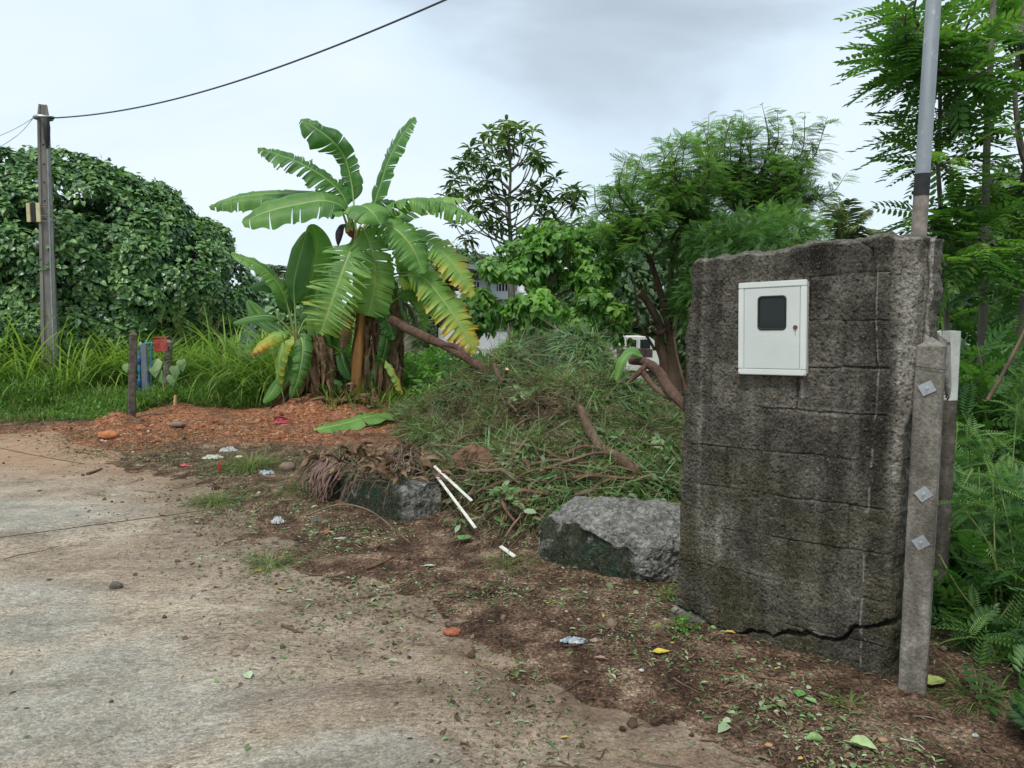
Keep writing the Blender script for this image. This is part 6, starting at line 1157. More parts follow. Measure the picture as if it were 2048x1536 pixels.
leaf_thing(860, 1135, .075, .2, 'pale green leaf lying underside up on the verge', (.33, .43, .28), .7, .4)
leaf_thing(760, 1095, .07, 1.2, 'brown curled leaf on the verge left of the slats', (.20, .12, .075), .7, 1.)
leaf_thing(930, 1085, .12, 1.0, 'large round green leaf below the ends of the white slats', (.10, .22, .06), 1.2, .3, .03)
leaf_thing(1500, 1215 + 160, .05, .5, 'grey brown leaf scrap under the crack of the wall', (.22, .17, .13), .9, .8)
# rolled green leaf
p = ongnd(1630, 1484, .012); mb = MB(); a_ = np.linspace(0, 1, 20); P_ = [p + np.array((-.032 + .064 * s, -.004 + .016 * s, .002 + .006 * math.sin(s * 5))) for s in a_]; tube(mb, P_, [.002 + .0125 * math.sin(math.pi * s) ** .6 for s in a_], 12, 0, .5, rough=.25, seed=2); mb.build('rolled_leaf', simple('rolled_leaf_green', (.22, .34, .13), .6, .3, 60), label='tightly rolled light green leaf near the bottom edge', cat='leaf', smooth=True)
# crumpled plastic
t = NT('thin_plastic', .25, .5); n_ = t.noise(22, 4, .6); t.col(t.ramp(n_, [(.35, (.14, .17, .20)), (.6, (.38, .42, .45))])); t.b.inputs['Alpha'].default_value = 1; PLAS = t.m
t2 = NT('white_plastic', .4, .5); t2.col(t2.ramp(t2.noise(30, 4, .6), [(.35, (.22, .23, .235)), (.6, (.46, .47, .46))])); WPL = t2.m
REDP = simple('red_plastic', (.42, .05, .05), .4, .4, 20); BLUP = simple('blue_plastic', (.03, .16, .28), .4, .3, 20)
def crumple(px, py, sx, sy, h, rot, lab, m, seed, name='plastic_scrap', cat='plastic'):
    sx, sy, h = sx * .8, sy * .8, h * .75
    p = ongnd(px, py, .004); p[2] = max(p[2], .004); k = 26; u = np.linspace(-1, 1, k); A, B = np.meshgrid(u, u, indexing='ij'); r_ = np.maximum(np.hypot(A, B), 1e-6); sq = np.maximum(np.abs(A), np.abs(B)) / r_; A2, B2 = A * sq, B * sq
    sc_ = 1 + .35 * fbm(A * 1.5 + seed, B * 1.5, 0, 3, seed); X_, Y_ = A2 * sx * sc_, B2 * sy * sc_; Z_ = h * (1 - (A2 ** 2 + B2 ** 2)) ** .5 * (.35 + 1.5 * np.abs(fbm(A2 * 2.1 + 5, B2 * 2.1, seed, 3, seed, .6))) ; c_, s_ = math.cos(rot), math.sin(rot)
    V = np.stack([p[0] + X_ * c_ - Y_ * s_, p[1] + X_ * s_ + Y_ * c_, p[2] + np.maximum(Z_, 0)], -1); mb = MB(); mb.add(V.reshape(-1, 3), grid_faces(k, k)[:, ::-1]); return mb.build(name, m, label=lab, cat=cat)
crumple(1148, 1284, .075, .035, .03, -.1, 'crumpled clear grey plastic scrap on the dirt below the mossy lump', PLAS, 3)
crumple(1192, 1282, .035, .018, .015, .3, 'pinkish brown paper scrap beside the clear plastic', simple('pinkish_paper', (.33, .23, .19), .8, .3, 20), 4, 'paper_scrap', 'paper')
crumple(555, 1046, .055, .045, .06, 0, 'small crumpled white plastic bag on the verge left of the foundation block', WPL, 5)
crumple(680, 1077, .05, .02, .01, .1, 'flat white plastic scrap in front of the foundation block', WPL, 6)
crumple(535, 948, .09, .06, .05, 0, 'crumpled silver foil bag near the red soil', PLAS, 7)
crumple(455, 903, .12, .07, .07, .3, 'whitish folded plastic sheet on the edge of the red soil', WPL, 8)
crumple(478, 915, .05, .04, .03, 0, 'small cream scrap right of the folded sheet', simple('cream_scrap', (.55, .50, .38), .8, .2, 20), 9)
crumple(425, 917, .13, .08, .05, .2, 'pale tangled foam netting left of the folded sheet', simple('pale_netting', (.42, .44, .36), .8, .5, 60), 10)
crumple(372, 932, .09, .03, .025, -.2, 'red plastic wrapper lying at the far road edge', REDP, 11)
crumple(440, 944, .025, .025, .13, 0, 'small red packet standing up in the grass tuft', REDP, 12)
crumple(478, 998, .04, .03, .02, 0, 'tiny blue wrapper at the end of the road joint', BLUP, 13)
crumple(634, 1043, .04, .025, .02, 0, 'dark blue grey wrapper beside the foundation block', simple('slate_plastic', (.06, .07, .09), .5, .3, 20), 14)
crumple(655, 1065, .05, .02, .012, .3, 'red scrap half under the curved stem', REDP, 15)
crumple(1283, 1342, .014, .012, .008, .3, 'very small white scrap on the dirt right of the plastic', WPL, 16)
crumple(1950, 1473, .018, .012, .01, .3, 'tiny white scrap at the bottom right corner of the dirt', WPL, 17)
def rock(px, py, s, lab, m, seed, name='stone', cat='stone', sq=.7):
    p = ongnd(px, py); p[2] = max(p[2], 0); rr = np.random.default_rng(seed); V, F = ico(rr, 3); V = V * (1 + .12 * fbm(V[:, 0] * 5, V[:, 1] * 5, V[:, 2] * 5, 3, seed))[:, None] * np.array((1, 1, sq)); mb = MB(); mb.add(V * s + p + np.array((0, 0, s * .32)), F[0]); return mb.build(name, m, label=lab, cat=cat, smooth=True)
STN = simple('grey_stone', (.11, .095, .075), .9, .3, 40, bumpd=.004)
rock(233, 1193, .034, 'lone dark stone on the open concrete at the left', STN, 1, sq=1.2)
rock(905, 1270, .042, 'reddish brick fragment on the verge', simple('brick_red', (.27, .09, .05), .95, .35, 30), 2, 'brick_fragment', 'brick')
rock(575, 940, .085, 'round brown coconut husk on the verge behind the foil bag', simple('husk_brown', (.15, .11, .075), .95, .35, 20), 3, 'coconut_husk', 'husk', 1.1)
rock(1538, 1492, .014, 'small orange brown pebble right of the rolled leaf', simple('orange_pebble', (.34, .20, .11), .9, .2, 20), 4); rock(1766, 1482, .016, 'orange brown pebble above the pale broad leaf', simple('tan_pebble', (.32, .19, .11), .9, .2, 20), 5)
rock(355, 853, .10, 'bigger clod of red earth at the foot of the left concrete post', CLOD, 6, 'earth_clod', 'clod'); rock(215, 852, .13, 'rounded heap clod of red earth at the left end of the soil', simple('red_earth', (.38, .14, .055), .95, .4, 16), 7, 'earth_clod', 'clod')
for (P, r0, m, lab) in (([(565, 1272), (583, 1281), (606, 1288)], .0085, BARK, 'short dark twig lying alone on the concrete road'), ([(175, 958), (205, 945)], .016, BARK, 'dark stick lying at the far left part of the road'), ([(612, 1033), (680, 1025), (740, 1042), (790, 1072), (820, 1088)], .008, TWIG, 'long curved brown stem in front of the foundation block'), ([(732, 1140), (760, 1130), (788, 1115)], .010, BARKR, 'short thick stick on the verge below the curved stem'),
    ([(1410, 1345), (1480, 1352), (1560, 1362), (1640, 1384)], .006, BARKR, 'long thin root lying along the foot of the wall'), ([(1480, 1340), (1540, 1360), (1600, 1358), (1645, 1362)], .0035, BARKR, 'thinner root just above the long one'), ([(0, 905), (80, 922), (170, 935)], .006, TWIG, 'thin long reed across the far left of the road'), ([(1530, 1425), (1570, 1450)], .004, BARK, 'small dark twig in the dirt near the bottom'), ([(1800, 1478), (1830, 1485), (1850, 1500)], .002, simple('white_string', (.6, .6, .55), .8), 'thin pale string curled on the dirt'), ([(1400, 1485), (1450, 1484)], .0035, BARK, 'straight dry twig near the bottom edge'), ([(1740, 1525), (1800, 1535), (1840, 1540)], .0035, TWIG, 'pale twig cut by the bottom edge'),
    ([(1350, 1360), (1370, 1372), (1400, 1388)], .004, BARK, 'small bent twig near the road edge below the wall'), ([(1440, 1376), (1475, 1384), (1500, 1380)], .004, BARKR, 'brown curled bark strip in front of the wall')):
    q = [ongnd(x_, y_, r0 * .8) for x_, y_ in P]
    for a_ in q: a_[2] = max(a_[2], r0 * .8)
    if 'curved brown' in lab: q[1][2] += .05; q[2][2] += .07; q[3][2] += .04
    mb = MB(); tube(mb, q, (r0, r0 * .75, r0 * .5), 7, n=22, rough=.25, seed=int(P[0][0])); mb.build('string' if 'string' in lab else 'twig', m, smooth=True, label=lab, cat='string' if 'string' in lab else 'twig')
# little tufts of weeds with their own place
for i, (px, py, s, m, lab) in enumerate(((1365, 1265, .07, 120, 'small weed with green leaves at the left foot of the wall'), (430, 1010, .16, 380, 'tuft of short grass at the end of the road joint'), (500, 935, .30, 700, 'grass tuft on the verge among the plastic scraps'), (540, 1130, .12, 200, 'flattened grass tuft on the road edge'), (600, 975, .25, 260, 'sparse grass tuft left of the foundation block'), (1010, 1130, .12, 120, 'grass wisp left of the mossy lump'), (1700, 1410, .05, 60, 'grass wisp on the dirt in front of the post'), (1960, 1400, .1, 120, 'grass tuft at the edge of the thicket'), (1340, 1200, .08, 60, 'sprig of weeds between the mossy lump and the wall'))):
    rng = np.random.default_rng(800 + i); p = ongnd(px, py); mb = MB(); a = rng.uniform(0, 6.28, m); rr = np.abs(rng.normal(0, s, m)) * .8; el = rng.uniform(.15, 1.3, m); pos = np.stack([p[0] + rr * np.cos(a), p[1] + rr * np.sin(a), np.full(m, max(p[2], 0.))], 1); L = rng.uniform(.4, 1.2, m) * min(s, .2) * 1.3 + .02
    if i in (0, 8): inst(mb, OVAL, pos + np.stack([np.zeros(m), np.zeros(m), rng.uniform(0, .07, m)], 1), rdir(rng, m, -.1), rdir(rng, m, .3), rng.uniform(.012, .028, m), 0, rng.uniform(.3, .9, m)); mt = LF_BRIGHT
    else: inst(mb, blade(4, 1.5), pos, np.stack([np.cos(a) * np.cos(el), np.sin(a) * np.cos(el), np.sin(el) * .55], 1), np.tile((0, 0, 1.), (m, 1)), np.stack([L, rng.uniform(.003, .006, m), L], 1), 0, np.clip(rng.normal(.30, .18, m), 0, 1)); mt = LF_GRASS
    mb.build('weed_tuft', mt, label=lab, cat='weed')

# ============================================================ POLES, POSTS, METER PIPE, WIRES
up0 = at(104, 812, 13.0); up0[2] = gz(up0[0], 13.0) - .1; up1 = at(86, 210, 13.0)
pole = thing('utility_pole', up0, 'grey concrete utility pole in front of the dome shaped tree', 'utility pole')
t = NT('pole_concrete', .9, .15); n_ = t.noise(5, 5, .65, t.obj((1, 1, .25))); t.col(t.ramp(n_, [(.3, (.13, .118, .105)), (.55, (.22, .205, .185)), (.75, (.30, .285, .26))])); t.nrm(t.bump(t.noise(40, 4), .004)); PCON = t.m
n = 40; q = np.linspace(0, 1, n); mb = MB(); ax = up1 - up0; prof = []
for s0, s1 in (((-1, -1), (-.62, -1)), ((-.62, -1), (-.5, -.72)), ((-.5, -.72), (.5, -.72)), ((.5, -.72), (.62, -1)), ((.62, -1), (1, -1)), ((1, -1), (1, 1)), ((1, 1), (-1, 1)), ((-1, 1), (-1, -1))): prof.append(s0)
prof = np.array(prof); wd = np.interp(q, (0, .96, 1), (.135, .085, .060)); V = up0 + ax * q[:, None, None] + np.concatenate([prof[None] * wd[:, None, None] * np.array((1, .8)), np.zeros((n, len(prof), 1))], 2)
c_, s_ = math.cos(.45), math.sin(.45); dV = V - (up0 + ax * q[:, None, None]); V = (up0 + ax * q[:, None, None]) + np.stack([dV[..., 0] * c_ - dV[..., 1] * s_, dV[..., 0] * s_ + dV[..., 1] * c_, dV[..., 2]], -1)
mb.add(V.reshape(-1, 3), grid_faces(n, len(prof), True), 0); mb.add(V[-1], np.arange(len(prof))[None, :]); mb.build('shaft', PCON, pole)
zpl = lambda z: up0 + ax * ((z - up0[2]) / ax[2])
z1 = at(88, 236, 13)[2]; c1 = zpl(z1); mb = MB()
for dz in (-.02, .02): tube(mb, [c1 + np.array((math.cos(a) * .135, math.sin(a) * .12, dz)) for a in np.linspace(0, 2 * math.pi, 17)], (.012, .012), 5, caps=False)
mb = MB(); tube(mb, [c1 + np.array((math.cos(a) * .135, math.sin(a) * .125, 0)) for a in np.linspace(0, 2 * math.pi, 17)], (.028, .028), 6, caps=False); mb.build('clamp', GALV, pole, smooth=True)
mb = MB(); tube(mb, [c1 + np.array((.14, -.05, 0)), c1 + np.array((.20, -.06, -.01)), c1 + np.array((.25, -.06, -.012))], (.02, .024, .01), 8, n=6); mb.build('insulator', DARK, pole, smooth=True)
mb = MB(); zc1, zc2 = at(95, 258, 13)[2], at(97, 300, 13)[2]; tube(mb, [zpl(z1) + np.array((.13, -.1, 0)), zpl(zc1) + np.array((.115, -.1, 0)), zpl(zc2) + np.array((.115, -.1, 0))], (.02, .055, .05, .02), 8, n=10); mb.build('cable_end', DARK, pole, smooth=True)
mb = MB(); tube(mb, [zpl(zc2) + np.array((.12, -.1, 0)), zpl(at(103, 560, 13)[2]) + np.array((.115, -.1, 0)), zpl(.6) + np.array((.13, -.1, 0))], (.016, .016), 6, n=24); mb.build('conduit', simple('grey_green_conduit', (.20, .25, .25), .5), pole, smooth=True)
HOLE = simple('dark_hole', (.01, .01, .01), .9)
for py in (292, 331, 367, 404, 440): z_ = at(92, py, 13)[2]; mb = MB(); c2 = zpl(z_) + np.array((.04, -.085, 0)); tube(mb, [c2, c2 + np.array((.012, -.03, 0))], (.014, .014), 8); mb.build('bolt_hole', HOLE, pole)
za, zb = at(75, 408, 13)[2], at(75, 446, 13)[2]; cb = zpl((za + zb) / 2); cream = simple('cream_plywood', (.48, .42, .24), .8, .2, 9); hb = (za - zb)
for (xo, m, w_, nm) in ((-.225, cream, .065, 'cream_panel'), (-.135, DARK, .10, 'dark_panel'), (-.055, cream, .075, 'cream_panel')): mb = MB(); box(mb, cb + np.array((xo, -.12 + (.01 if m is DARK else 0), 0)), (w_, .03, hb), rot=-.05, bev=.003); mb.build(nm, m, pole)
for z_ in (.45, .18, -.28, -.4): mb = MB(); c2 = zpl((za + zb) / 2 - z_ * hb); tube(mb, [c2 + np.array((math.cos(a) * .14, math.sin(a) * .128, 0)) for a in np.linspace(0, 2 * math.pi, 17)], (.006, .006), 4, caps=False); mb.build('wire_tie', simple('tie_steel', (.2, .19, .17), .6, metal=.5), pole)
WIRE = simple('black_cable', (.045, .05, .055), .6, .2)
e0 = c1 + np.array((.25, -.06, -.012)); mb = MB(); far_ = at(890, 0, 4.6)
samp = [(0., e0[2])]
for px, py in ((160, 232), (250, 219), (330, 203), (400, 186), (480, 161), (560, 133), (640, 103), (700, 80), (800, 37)):   # where the cable's own vertical plane meets the lines of sight
    r_ = np.array(ray(px, py)); D2 = far_[:2] - e0[:2]; M_ = np.array([[r_[0], -D2[0]], [r_[1], -D2[1]]]); tt, ss = np.linalg.solve(M_, e0[:2]); samp.append((ss, CH + r_[2] * tt))
samp.append((1., far_[2])); samp = np.array(samp); wgt = np.ones(len(samp)); wgt[0] = wgt[-1] = 6; cf = np.polyfit(samp[:, 0], samp[:, 1], 3, w=wgt)
P_ = [np.array((*(e0[:2] + (far_[:2] - e0[:2]) * s_), np.polyval(cf, s_) if s_ > 0 else e0[2])) for s_ in np.linspace(0, 1.25, 40)]
tube(mb, P_, (.012, .010, .008, .0065, .006), 7, n=90); mb.build('overhead_cable', WIRE, smooth=True, label='thick dark overhead cable sagging from the utility pole across the sky', cat='cable')
for k, (yy, lab) in enumerate(((272, 'thin upper service wire running left from the utility pole'), (300, 'thin lower service wire running left from the utility pole'))): mb = MB(); tube(mb, [c1 + np.array((-.13, -.05, 0)), at(30, 236 + (yy - 236) * .6, 12.5), at(-60, yy + 24, 11.8), at(-300, yy + 120, 10)], (.006, .006), 5, n=20); mb.build('service_wire', simple('pale_wire', (.35, .38, .4), .6), label=lab, cat='wire', group='thin service wires')

# left posts with the water meter
fb = ongnd(262, 836); fb[2] -= .1; ft = at(267, 669, fb[1]); lp = thing('concrete_post', fb, 'dark weathered concrete post with a pointed top, leftmost of the two beside the road', 'post'); mb = MB(); post_mesh(mb, fb, ft, .105, .5, .05, 40, .004, 60); mb.build('shaft', OLDPOST, lp, smooth=True)
rp = at(336, 815, 12.6); rp[2] = gz(rp[0], 12.6) - .1; rt = at(336, 684, 12.6); rpt = thing('concrete_post', rp, 'mossy concrete post carrying the red meter shield', 'post'); mb = MB(); post_mesh(mb, rp, rt, .135, .3, .05, 42, .006, 60); mb.build('shaft', POSTM, rpt, smooth=True)
RED = simple('red_painted_board', (.30, .035, .022), .7, .3, 12); RED2 = simple('faded_red_board', (.36, .075, .06), .7, .3, 12)
rc = at(324, 690, 12.3); rs = thing('meter_shield', rc, 'red painted board box fixed to the right hand post beside the road', 'box')
mb = MB(); box(mb, rc + np.array((-.05, -.03, 0)), (.13, .03, .235), rot=-.1, bev=.003); mb.build('side_board', RED, rs)
mb = MB(); box(mb, rc + np.array((.055, -.05, .005)), (.10, .03, .21), rot=.35, bev=.003); mb.build('front_board', RED2, rs)
mb = MB(); box(mb, rc + np.array((0, .02, .127)), (.25, .16, .014), rot=0, bev=.003); mb.build('lid', RED2, rs)
mb = MB(); tube(mb, [rc + np.array((-.12, -.055, 0)), rc + np.array((0, -.075, .002)), rc + np.array((.105, -.045, -.004))], (.003, .003), 4, n=6); mb.build('wire_tie', HOLE, rs)
gp = at(289, 802, 12.0); gp[2] = gz(gp[0], 12.0) - .05; gt = at(291, 689, 12.0); GREY = simple('grey_pvc', (.115, .135, .17), .45, .15, 7); TEAL = simple('teal_pvc', (.03, .16, .21), .4, .2, 9); BLUE = simple('blue_paint', (.02, .075, .19), .45, .3, 12)
wm = thing('water_meter_stand', gp, 'grey and teal upright pipe with a blue water meter between the two roadside posts', 'water meter')
mb = MB(); box(mb, (gp + gt) / 2 + np.array((.0, 0, 0)), (.105, .05, (gt - gp)[2]), rot=.05, bev=.012); mb.build('grey_cover', GREY, wm)
mb = MB(); tube(mb, [gp + np.array((.07, .05, 0)), gt + np.array((.07, .05, -.03)), gt + np.array((.055, .05, .01)), gt + np.array((-.02, .05, .012)), gt + np.array((-.13, .05, -.03))], (.02, .02), 8, n=30); mb.build('teal_pipe', TEAL, wm, smooth=True)
for k, (pz, rr, m, nm) in enumerate(((720, .045, BLUE, 'meter_body'), (738, .03, TEAL, 'coupling'), (765, .04, BLUE, 'valve'))): c2 = at(279, pz, 12.0); mb = MB(); tube(mb, [c2 - (0, 0, .07), c2 - (0, 0, .05), c2 + (0, 0, .05), c2 + (0, 0, .07)], (rr * .6, rr, rr, rr * .6), 12, n=12); mb.build(nm, m, wm, smooth=True)
mb = MB(); tube(mb, [at(279, 800, 12.0), at(279, 700, 12.0)], (.016, .016), 8); mb.build('riser_pipe', TEAL, wm, smooth=True)
# broad arum leaves between the posts
ap = at(322, 780, 12.2); ap[2] = gz(ap[0], 12.2); ar = thing('arum_plant', ap, 'plant with large round pale green leaves between the roadside posts', 'plant')
mt = leafmat('arum_leaf', [(0, (.12, .22, .08)), (1, (.26, .38, .16))], .5, .25); rng = np.random.default_rng(6)
for (px, py, s, tn) in ((310, 730, .30, .9), (322, 752, .24, .5), (300, 745, .2, .7), (352, 742, .22, .1), (365, 730, .2, .2), (345, 760, .2, .3), (253, 738, .16, .3)):
    mb = MB(); inst(mb, HEART, np.array([at(px - 2, py - 10, 12.1)]), np.array([(.2, -.4, -.9)]), np.array([(rng.normal() * .3, -1., .3)]), np.array([s]), 0, np.array([tn])); lf_ = mb.build('leaf', mt, ar)
    mb = MB(); tube(mb, [ap + (rng.normal() * .05, 0, 0), at(px, py - 8, 12.15)], (.008, .006), 5, n=8); mb.build('stalk', STEMG, lf_, smooth=True)
mb = MB(); p_ = ongnd(350, 808); tube(mb, [p_, p_ + (.01, 0, .16)], (.03, .02), 7, n=6, rough=.3, seed=1); mb.build('wooden_peg', CUT, label='pale wooden peg in the grass right of the mossy post', cat='peg')

# ============================================================ HOUSE, TRUCK, BUILDINGS
WALLW = simple('white_render', (.62, .64, .65), .8, .10, 1.2); TRIM = simple('white_trim', (.70, .71, .70), .7, .08, 3); GLASSD = simple('dark_window', (.018, .022, .026), .15, .3, spec=.6); ROOFG = simple('green_grey_sheet', (.17, .215, .20), .7, .2, 2)
YH = 27.0; hx = lambda px, dy=0: at(px, 600, YH + dy)[0]; hz = lambda py, dy=0: at(1000, py, YH + dy)[2]
hs = thing('house', (hx(960), YH, -1.2), 'white two storey house with a roofed terrace behind the banana leaves', 'house')
def bxx(x0, x1, y0, y1, z0, z1, nm, m, par, bev=.02): mb = MB(); box(mb, ((x0 + x1) / 2, (y0 + y1) / 2, (z0 + z1) / 2), (x1 - x0, y1 - y0, z1 - z0), bev=bev); return mb.build(nm, m, par)
wl1 = bxx(hx(918), hx(1090), YH, YH + 6, -1.4, hz(600), 'wall', WALLW, hs)
bxx(hx(902), hx(1100), YH - .4, YH + 6.2, hz(600) + .003, hz(583), 'terrace_slab', TRIM, hs)
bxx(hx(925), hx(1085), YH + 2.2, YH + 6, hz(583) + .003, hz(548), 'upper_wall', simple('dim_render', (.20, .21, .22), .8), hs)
for px in (925, 967, 987, 1040): bxx(hx(px) - .12, hx(px) + .12, YH - .1, YH + .14, hz(583) + .004, hz(541), 'column', TRIM, hs)
mb = MB()
for k in range(26): x_ = hx(928) + k * (hx(1085) - hx(928)) / 25; tube(mb, [(x_, YH - .05, hz(583)), (x_, YH - .05, hz(562))], (.02, .02), 4)
tube(mb, [(hx(925), YH - .05, hz(562)), (hx(1085), YH - .05, hz(562))], (.03, .03), 5); mb.build('railing', TRIM, hs)
for px in (945, 1005): w_ = bxx(hx(px) - .5, hx(px) + .5, YH + 2.10, YH + 2.19, hz(580), hz(556), 'window', TRIM, hs); bxx(hx(px) - .42, hx(px) + .42, YH + 2.06, YH + 2.098, hz(578), hz(558), 'pane', GLASSD, w_)
for px in (1000, 1060): w_ = bxx(hx(px) - .55, hx(px) + .55, YH - .06, YH - .002, hz(660), hz(620), 'window', TRIM, hs, .01); bxx(hx(px) - .47, hx(px) + .47, YH - .09, YH - .063, hz(657), hz(623), 'pane', GLASSD, w_, .0)
xa, xm, xb_ = hx(912), hx(938), hx(1012); z0, z1_, z2 = hz(541), hz(532), hz(546); y0, y1 = YH - 1.2, YH + 6.5; th = .16
V = np.array([(xa, y0, z0 + .0), (xm, y0, z1_), (xb_ + .3, y0, z2 + .0), (xa, y1, z0 + .5), (xm, y1, z1_ + .5), (xb_ + .3, y1, z2 + .5)]); V2 = V - (0, 0, th); mb = MB(); mb.add(np.r_[V, V2], np.array([(0, 1, 4, 3), (1, 2, 5, 4), (6, 9, 10, 7), (7, 10, 11, 8), (0, 6, 7, 1), (1, 7, 8, 2), (3, 4, 10, 9), (4, 5, 11, 10), (0, 3, 9, 6), (2, 8, 11, 5)])); mb.build('roof', ROOFG, hs)
# white garden wall parts seen low between stems
bxx(hx(876, -6), hx(950, -6), YH - 6, YH - 5.8, -1.4, at(900, 655, YH - 6)[2], 'garden_wall', WALLW, None); o_ = bpy.data.objects['garden_wall']; tag(o_, 'plain white garden wall seen under the yellowed banana leaf', 'wall')
sh_ = thing('shed', at(510, 720, 30), 'small pale shed far behind the tall grass left of the banana clump', 'shed'); bxx(at(490, 0, 30)[0], at(535, 0, 30)[0], 30, 32, -1.2, at(0, 630, 30)[2], 'wall', WALLW, sh_); bxx(at(486, 0, 30)[0], at(539, 0, 30)[0], 29.7, 32.3, at(0, 630, 30)[2] + .002, at(0, 625, 30)[2], 'roof', ROOFG, sh_)
tk_ = thing('water_tank', at(500, 690, 22), 'small blue green plastic tank standing in the tall grass', 'tank'); mb = MB(); tube(mb, [at(497, 720, 22), at(497, 672, 22), at(497, 655, 22), at(497, 648, 22)], (.30, .30, .27, .12), 16, n=14); mb.build('body', simple('tank_blue', (.05, .10, .12), .6), tk_, smooth=True); mb = MB(); tube(mb, [at(497, 647, 22), at(497, 642, 22)], (.12, .10), 12); mb.build('lid', simple('tank_lid', (.02, .08, .10), .5), tk_, smooth=True)

# flat bed truck
YT = 18.0; TX = lambda px: at(px, 700, YT)[0]; TZ = lambda py: at(1200, py, YT)[2]
TW = simple('truck_white', (.62, .62, .59), .5, .12, 3); TWD = simple('truck_dirty_white', (.48, .47, .43), .6, .25, 4); TB = simple('truck_dark_band', (.07, .04, .04), .6, .4, 6); TIRE = simple('tyre_rubber', (.02, .02, .02), .85, .2)
trk = thing('flatbed_truck', (TX(1250), YT, TZ(790)), 'white flat bed truck parked behind the heap, seen from its side', 'truck')
x0, x1, xe = TX(1232), TX(1316), TX(1080); yb0, yb1 = YT, YT + 1.7
V = [(x0, TZ(741)), (x0 - .005, TZ(700)), (x0 + .03, TZ(676)), (x0 + .08, TZ(674)), (x1 - .20, TZ(674)), (x1 - .10, TZ(680)), (x1 + .02, TZ(712)), (x1 + .05, TZ(741))]
mb = MB(); k = len(V); A = np.array([(a, yb0, b) for a, b in V] + [(a, yb1, b) for a, b in V]); i = np.arange(k); mb.add(A, [np.stack([i, (i + 1) % k, (i + 1) % k + k, i + k], 1), np.arange(k)[None, :], np.arange(k)[None, ::-1] + k]); cab = mb.build('cab', TW, trk)
w_ = bxx(TX(1252), TX(1276), yb0 - .012, yb0 - .003, TZ(697), TZ(679), 'window', TWD, cab, .0); bxx(TX(1253), TX(1259), yb0 - .02, yb0 - .0125, TZ(696), TZ(680), 'pane', GLASSD, w_, .0); bxx(TX(1261), TX(1272), yb0 - .02, yb0 - .0125, TZ(696), TZ(679.5), 'pane', GLASSD, w_, 0)
bxx(TX(1280), TX(1300), yb0 - .012, yb0 - .003, TZ(697), TZ(679), 'door_window', GLASSD, cab, .0)
bxx(x0 + .01, TX(1305), yb0 - .010, yb0 - .003, TZ(714), TZ(698), 'dark_band', TB, cab, 0)
bxx(TX(1290), TX(1291), yb0 - .014, yb0 - .003, TZ(738), TZ(677), 'door_seam', HOLE, cab, 0)
bxx(xe, x0 - .04, yb0, yb1, TZ(733), TZ(728), 'bed_floor', TWD, trk)
bxx(xe, x0 - .04, yb0, yb0 + .04, TZ(728) + .003, TZ(711.5), 'bed_side', TW, trk, .01); bxx(xe, x0 - .04, yb1 - .04, yb1, TZ(728) + .003, TZ(711.5), 'bed_side', TW, trk, .01); bxx(xe - .05, xe - .002, yb0, yb1, TZ(728), TZ(711.5), 'tailgate', TW, trk, .01)
bxx(xe, x0 - .04, yb0 - .02, yb0 + .05, TZ(711.5) + .003, TZ(709.5), 'bed_rail', TB, trk, .0); bxx(xe, x1 - .1, yb0 + .2, yb1 - .2, TZ(745), TZ(734), 'chassis', TB, trk, 0)
for px in (1130, 1285):
    for yy in (yb0 + .02, yb1 - .25): c2 = np.array((TX(px), yy, TZ(760))); mb = MB(); tube(mb, [c2, c2 + (0, .03, 0), c2 + (0, .19, 0), c2 + (0, .22, 0)], (.27, .31, .31, .27), 24); wh = mb.build('wheel', TIRE, trk, smooth=False); mb = MB(); tube(mb, [c2 - (0, .006, 0), c2 - (0, .002, 0)], (.16, .17), 18); mb.build('rim', TWD, wh)

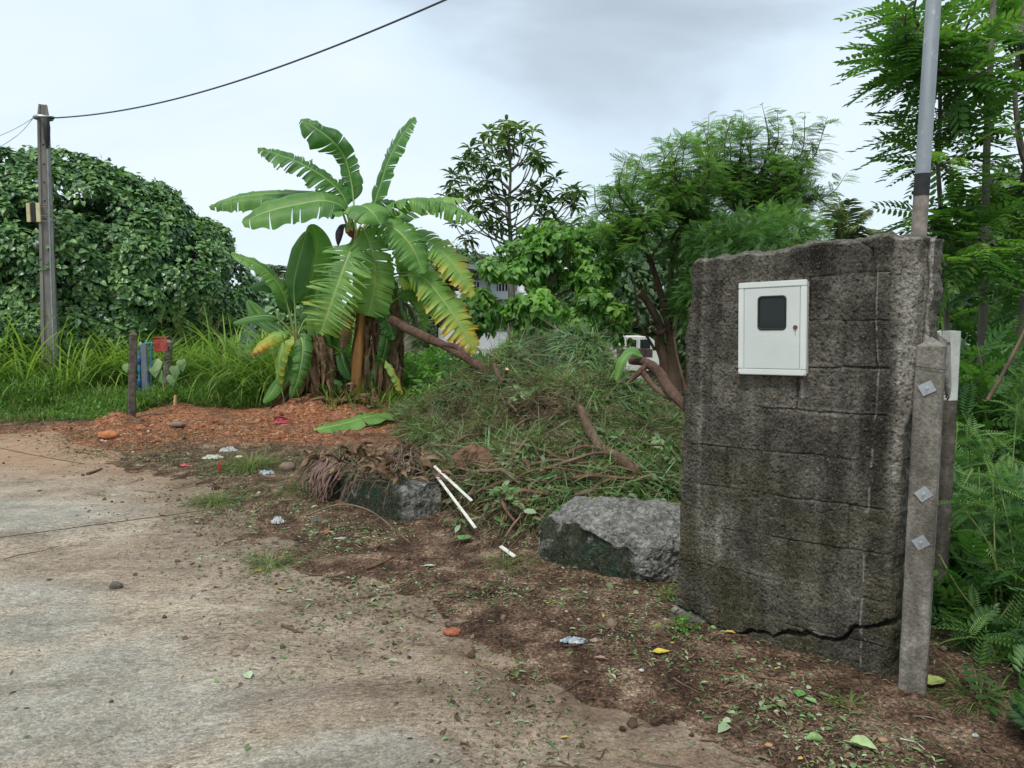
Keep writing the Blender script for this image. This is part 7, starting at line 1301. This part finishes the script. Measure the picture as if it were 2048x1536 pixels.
# pale building and parked vehicle behind the thicket
YR = 20.0; RX = lambda px: at(px, 640, YR)[0]; RZ = lambda py: at(1950, py, YR)[2]
bd = thing('pale_building', (RX(1960), YR, -1.4), 'low pale building with a white eave glimpsed through the thicket', 'building')
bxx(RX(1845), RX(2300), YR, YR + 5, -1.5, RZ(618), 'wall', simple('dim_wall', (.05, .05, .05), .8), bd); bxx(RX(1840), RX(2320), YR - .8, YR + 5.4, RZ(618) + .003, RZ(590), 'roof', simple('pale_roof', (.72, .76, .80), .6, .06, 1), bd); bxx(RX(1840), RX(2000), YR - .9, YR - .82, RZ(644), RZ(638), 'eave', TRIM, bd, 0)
for px in (1892, 1990, 2090): bxx(RX(px) - .04, RX(px) + .04, YR - .9, YR - .82, -1.4, RZ(645), 'support', TRIM, bd, 0)
vh = thing('parked_car', (RX(1960), YR - 3, -1.3), 'white and teal car parked behind the thicket, mostly hidden', 'car'); VX = lambda px: at(px, 700, YR - 3)[0]; VZ = lambda py: at(1950, py, YR - 3)[2]
Vc = [(VX(1905), VZ(712)), (VX(1906), VZ(690)), (VX(1925), VZ(684)), (VX(1945), VZ(664)), (VX(1990), VZ(662)), (VX(2015), VZ(682)), (VX(2050), VZ(688)), (VX(2052), VZ(712))]; k = len(Vc); A = np.array([(a, YR - 3, b) for a, b in Vc] + [(a, YR - 1.4, b) for a, b in Vc]); i = np.arange(k)
mb = MB(); mb.add(A, [np.stack([i, (i + 1) % k, (i + 1) % k + k, i + k], 1), np.arange(k)[None, :], np.arange(k)[None, ::-1] + k]); mb.build('body', TW, vh); bxx(VX(1948), VX(1985), YR - 3.02, YR - 3.003, VZ(681), VZ(666), 'side_window', GLASSD, vh, 0); bxx(VX(1906), VX(2051), YR - 3.02, YR - 3.003, VZ(712), VZ(692), 'teal_panel', TEAL, vh, 0)
for px in (1930, 2028): c2 = np.array((VX(px), YR - 3.04, VZ(714))); mb = MB(); tube(mb, [c2, c2 + (0, .2, 0)], (.28, .28), 18); wh = mb.build('wheel', TIRE, vh); mb = MB(); tube(mb, [c2 - (0, .006, 0), c2 - (0, .002, 0)], (.15, .16), 14); mb.build('rim', TWD, wh)
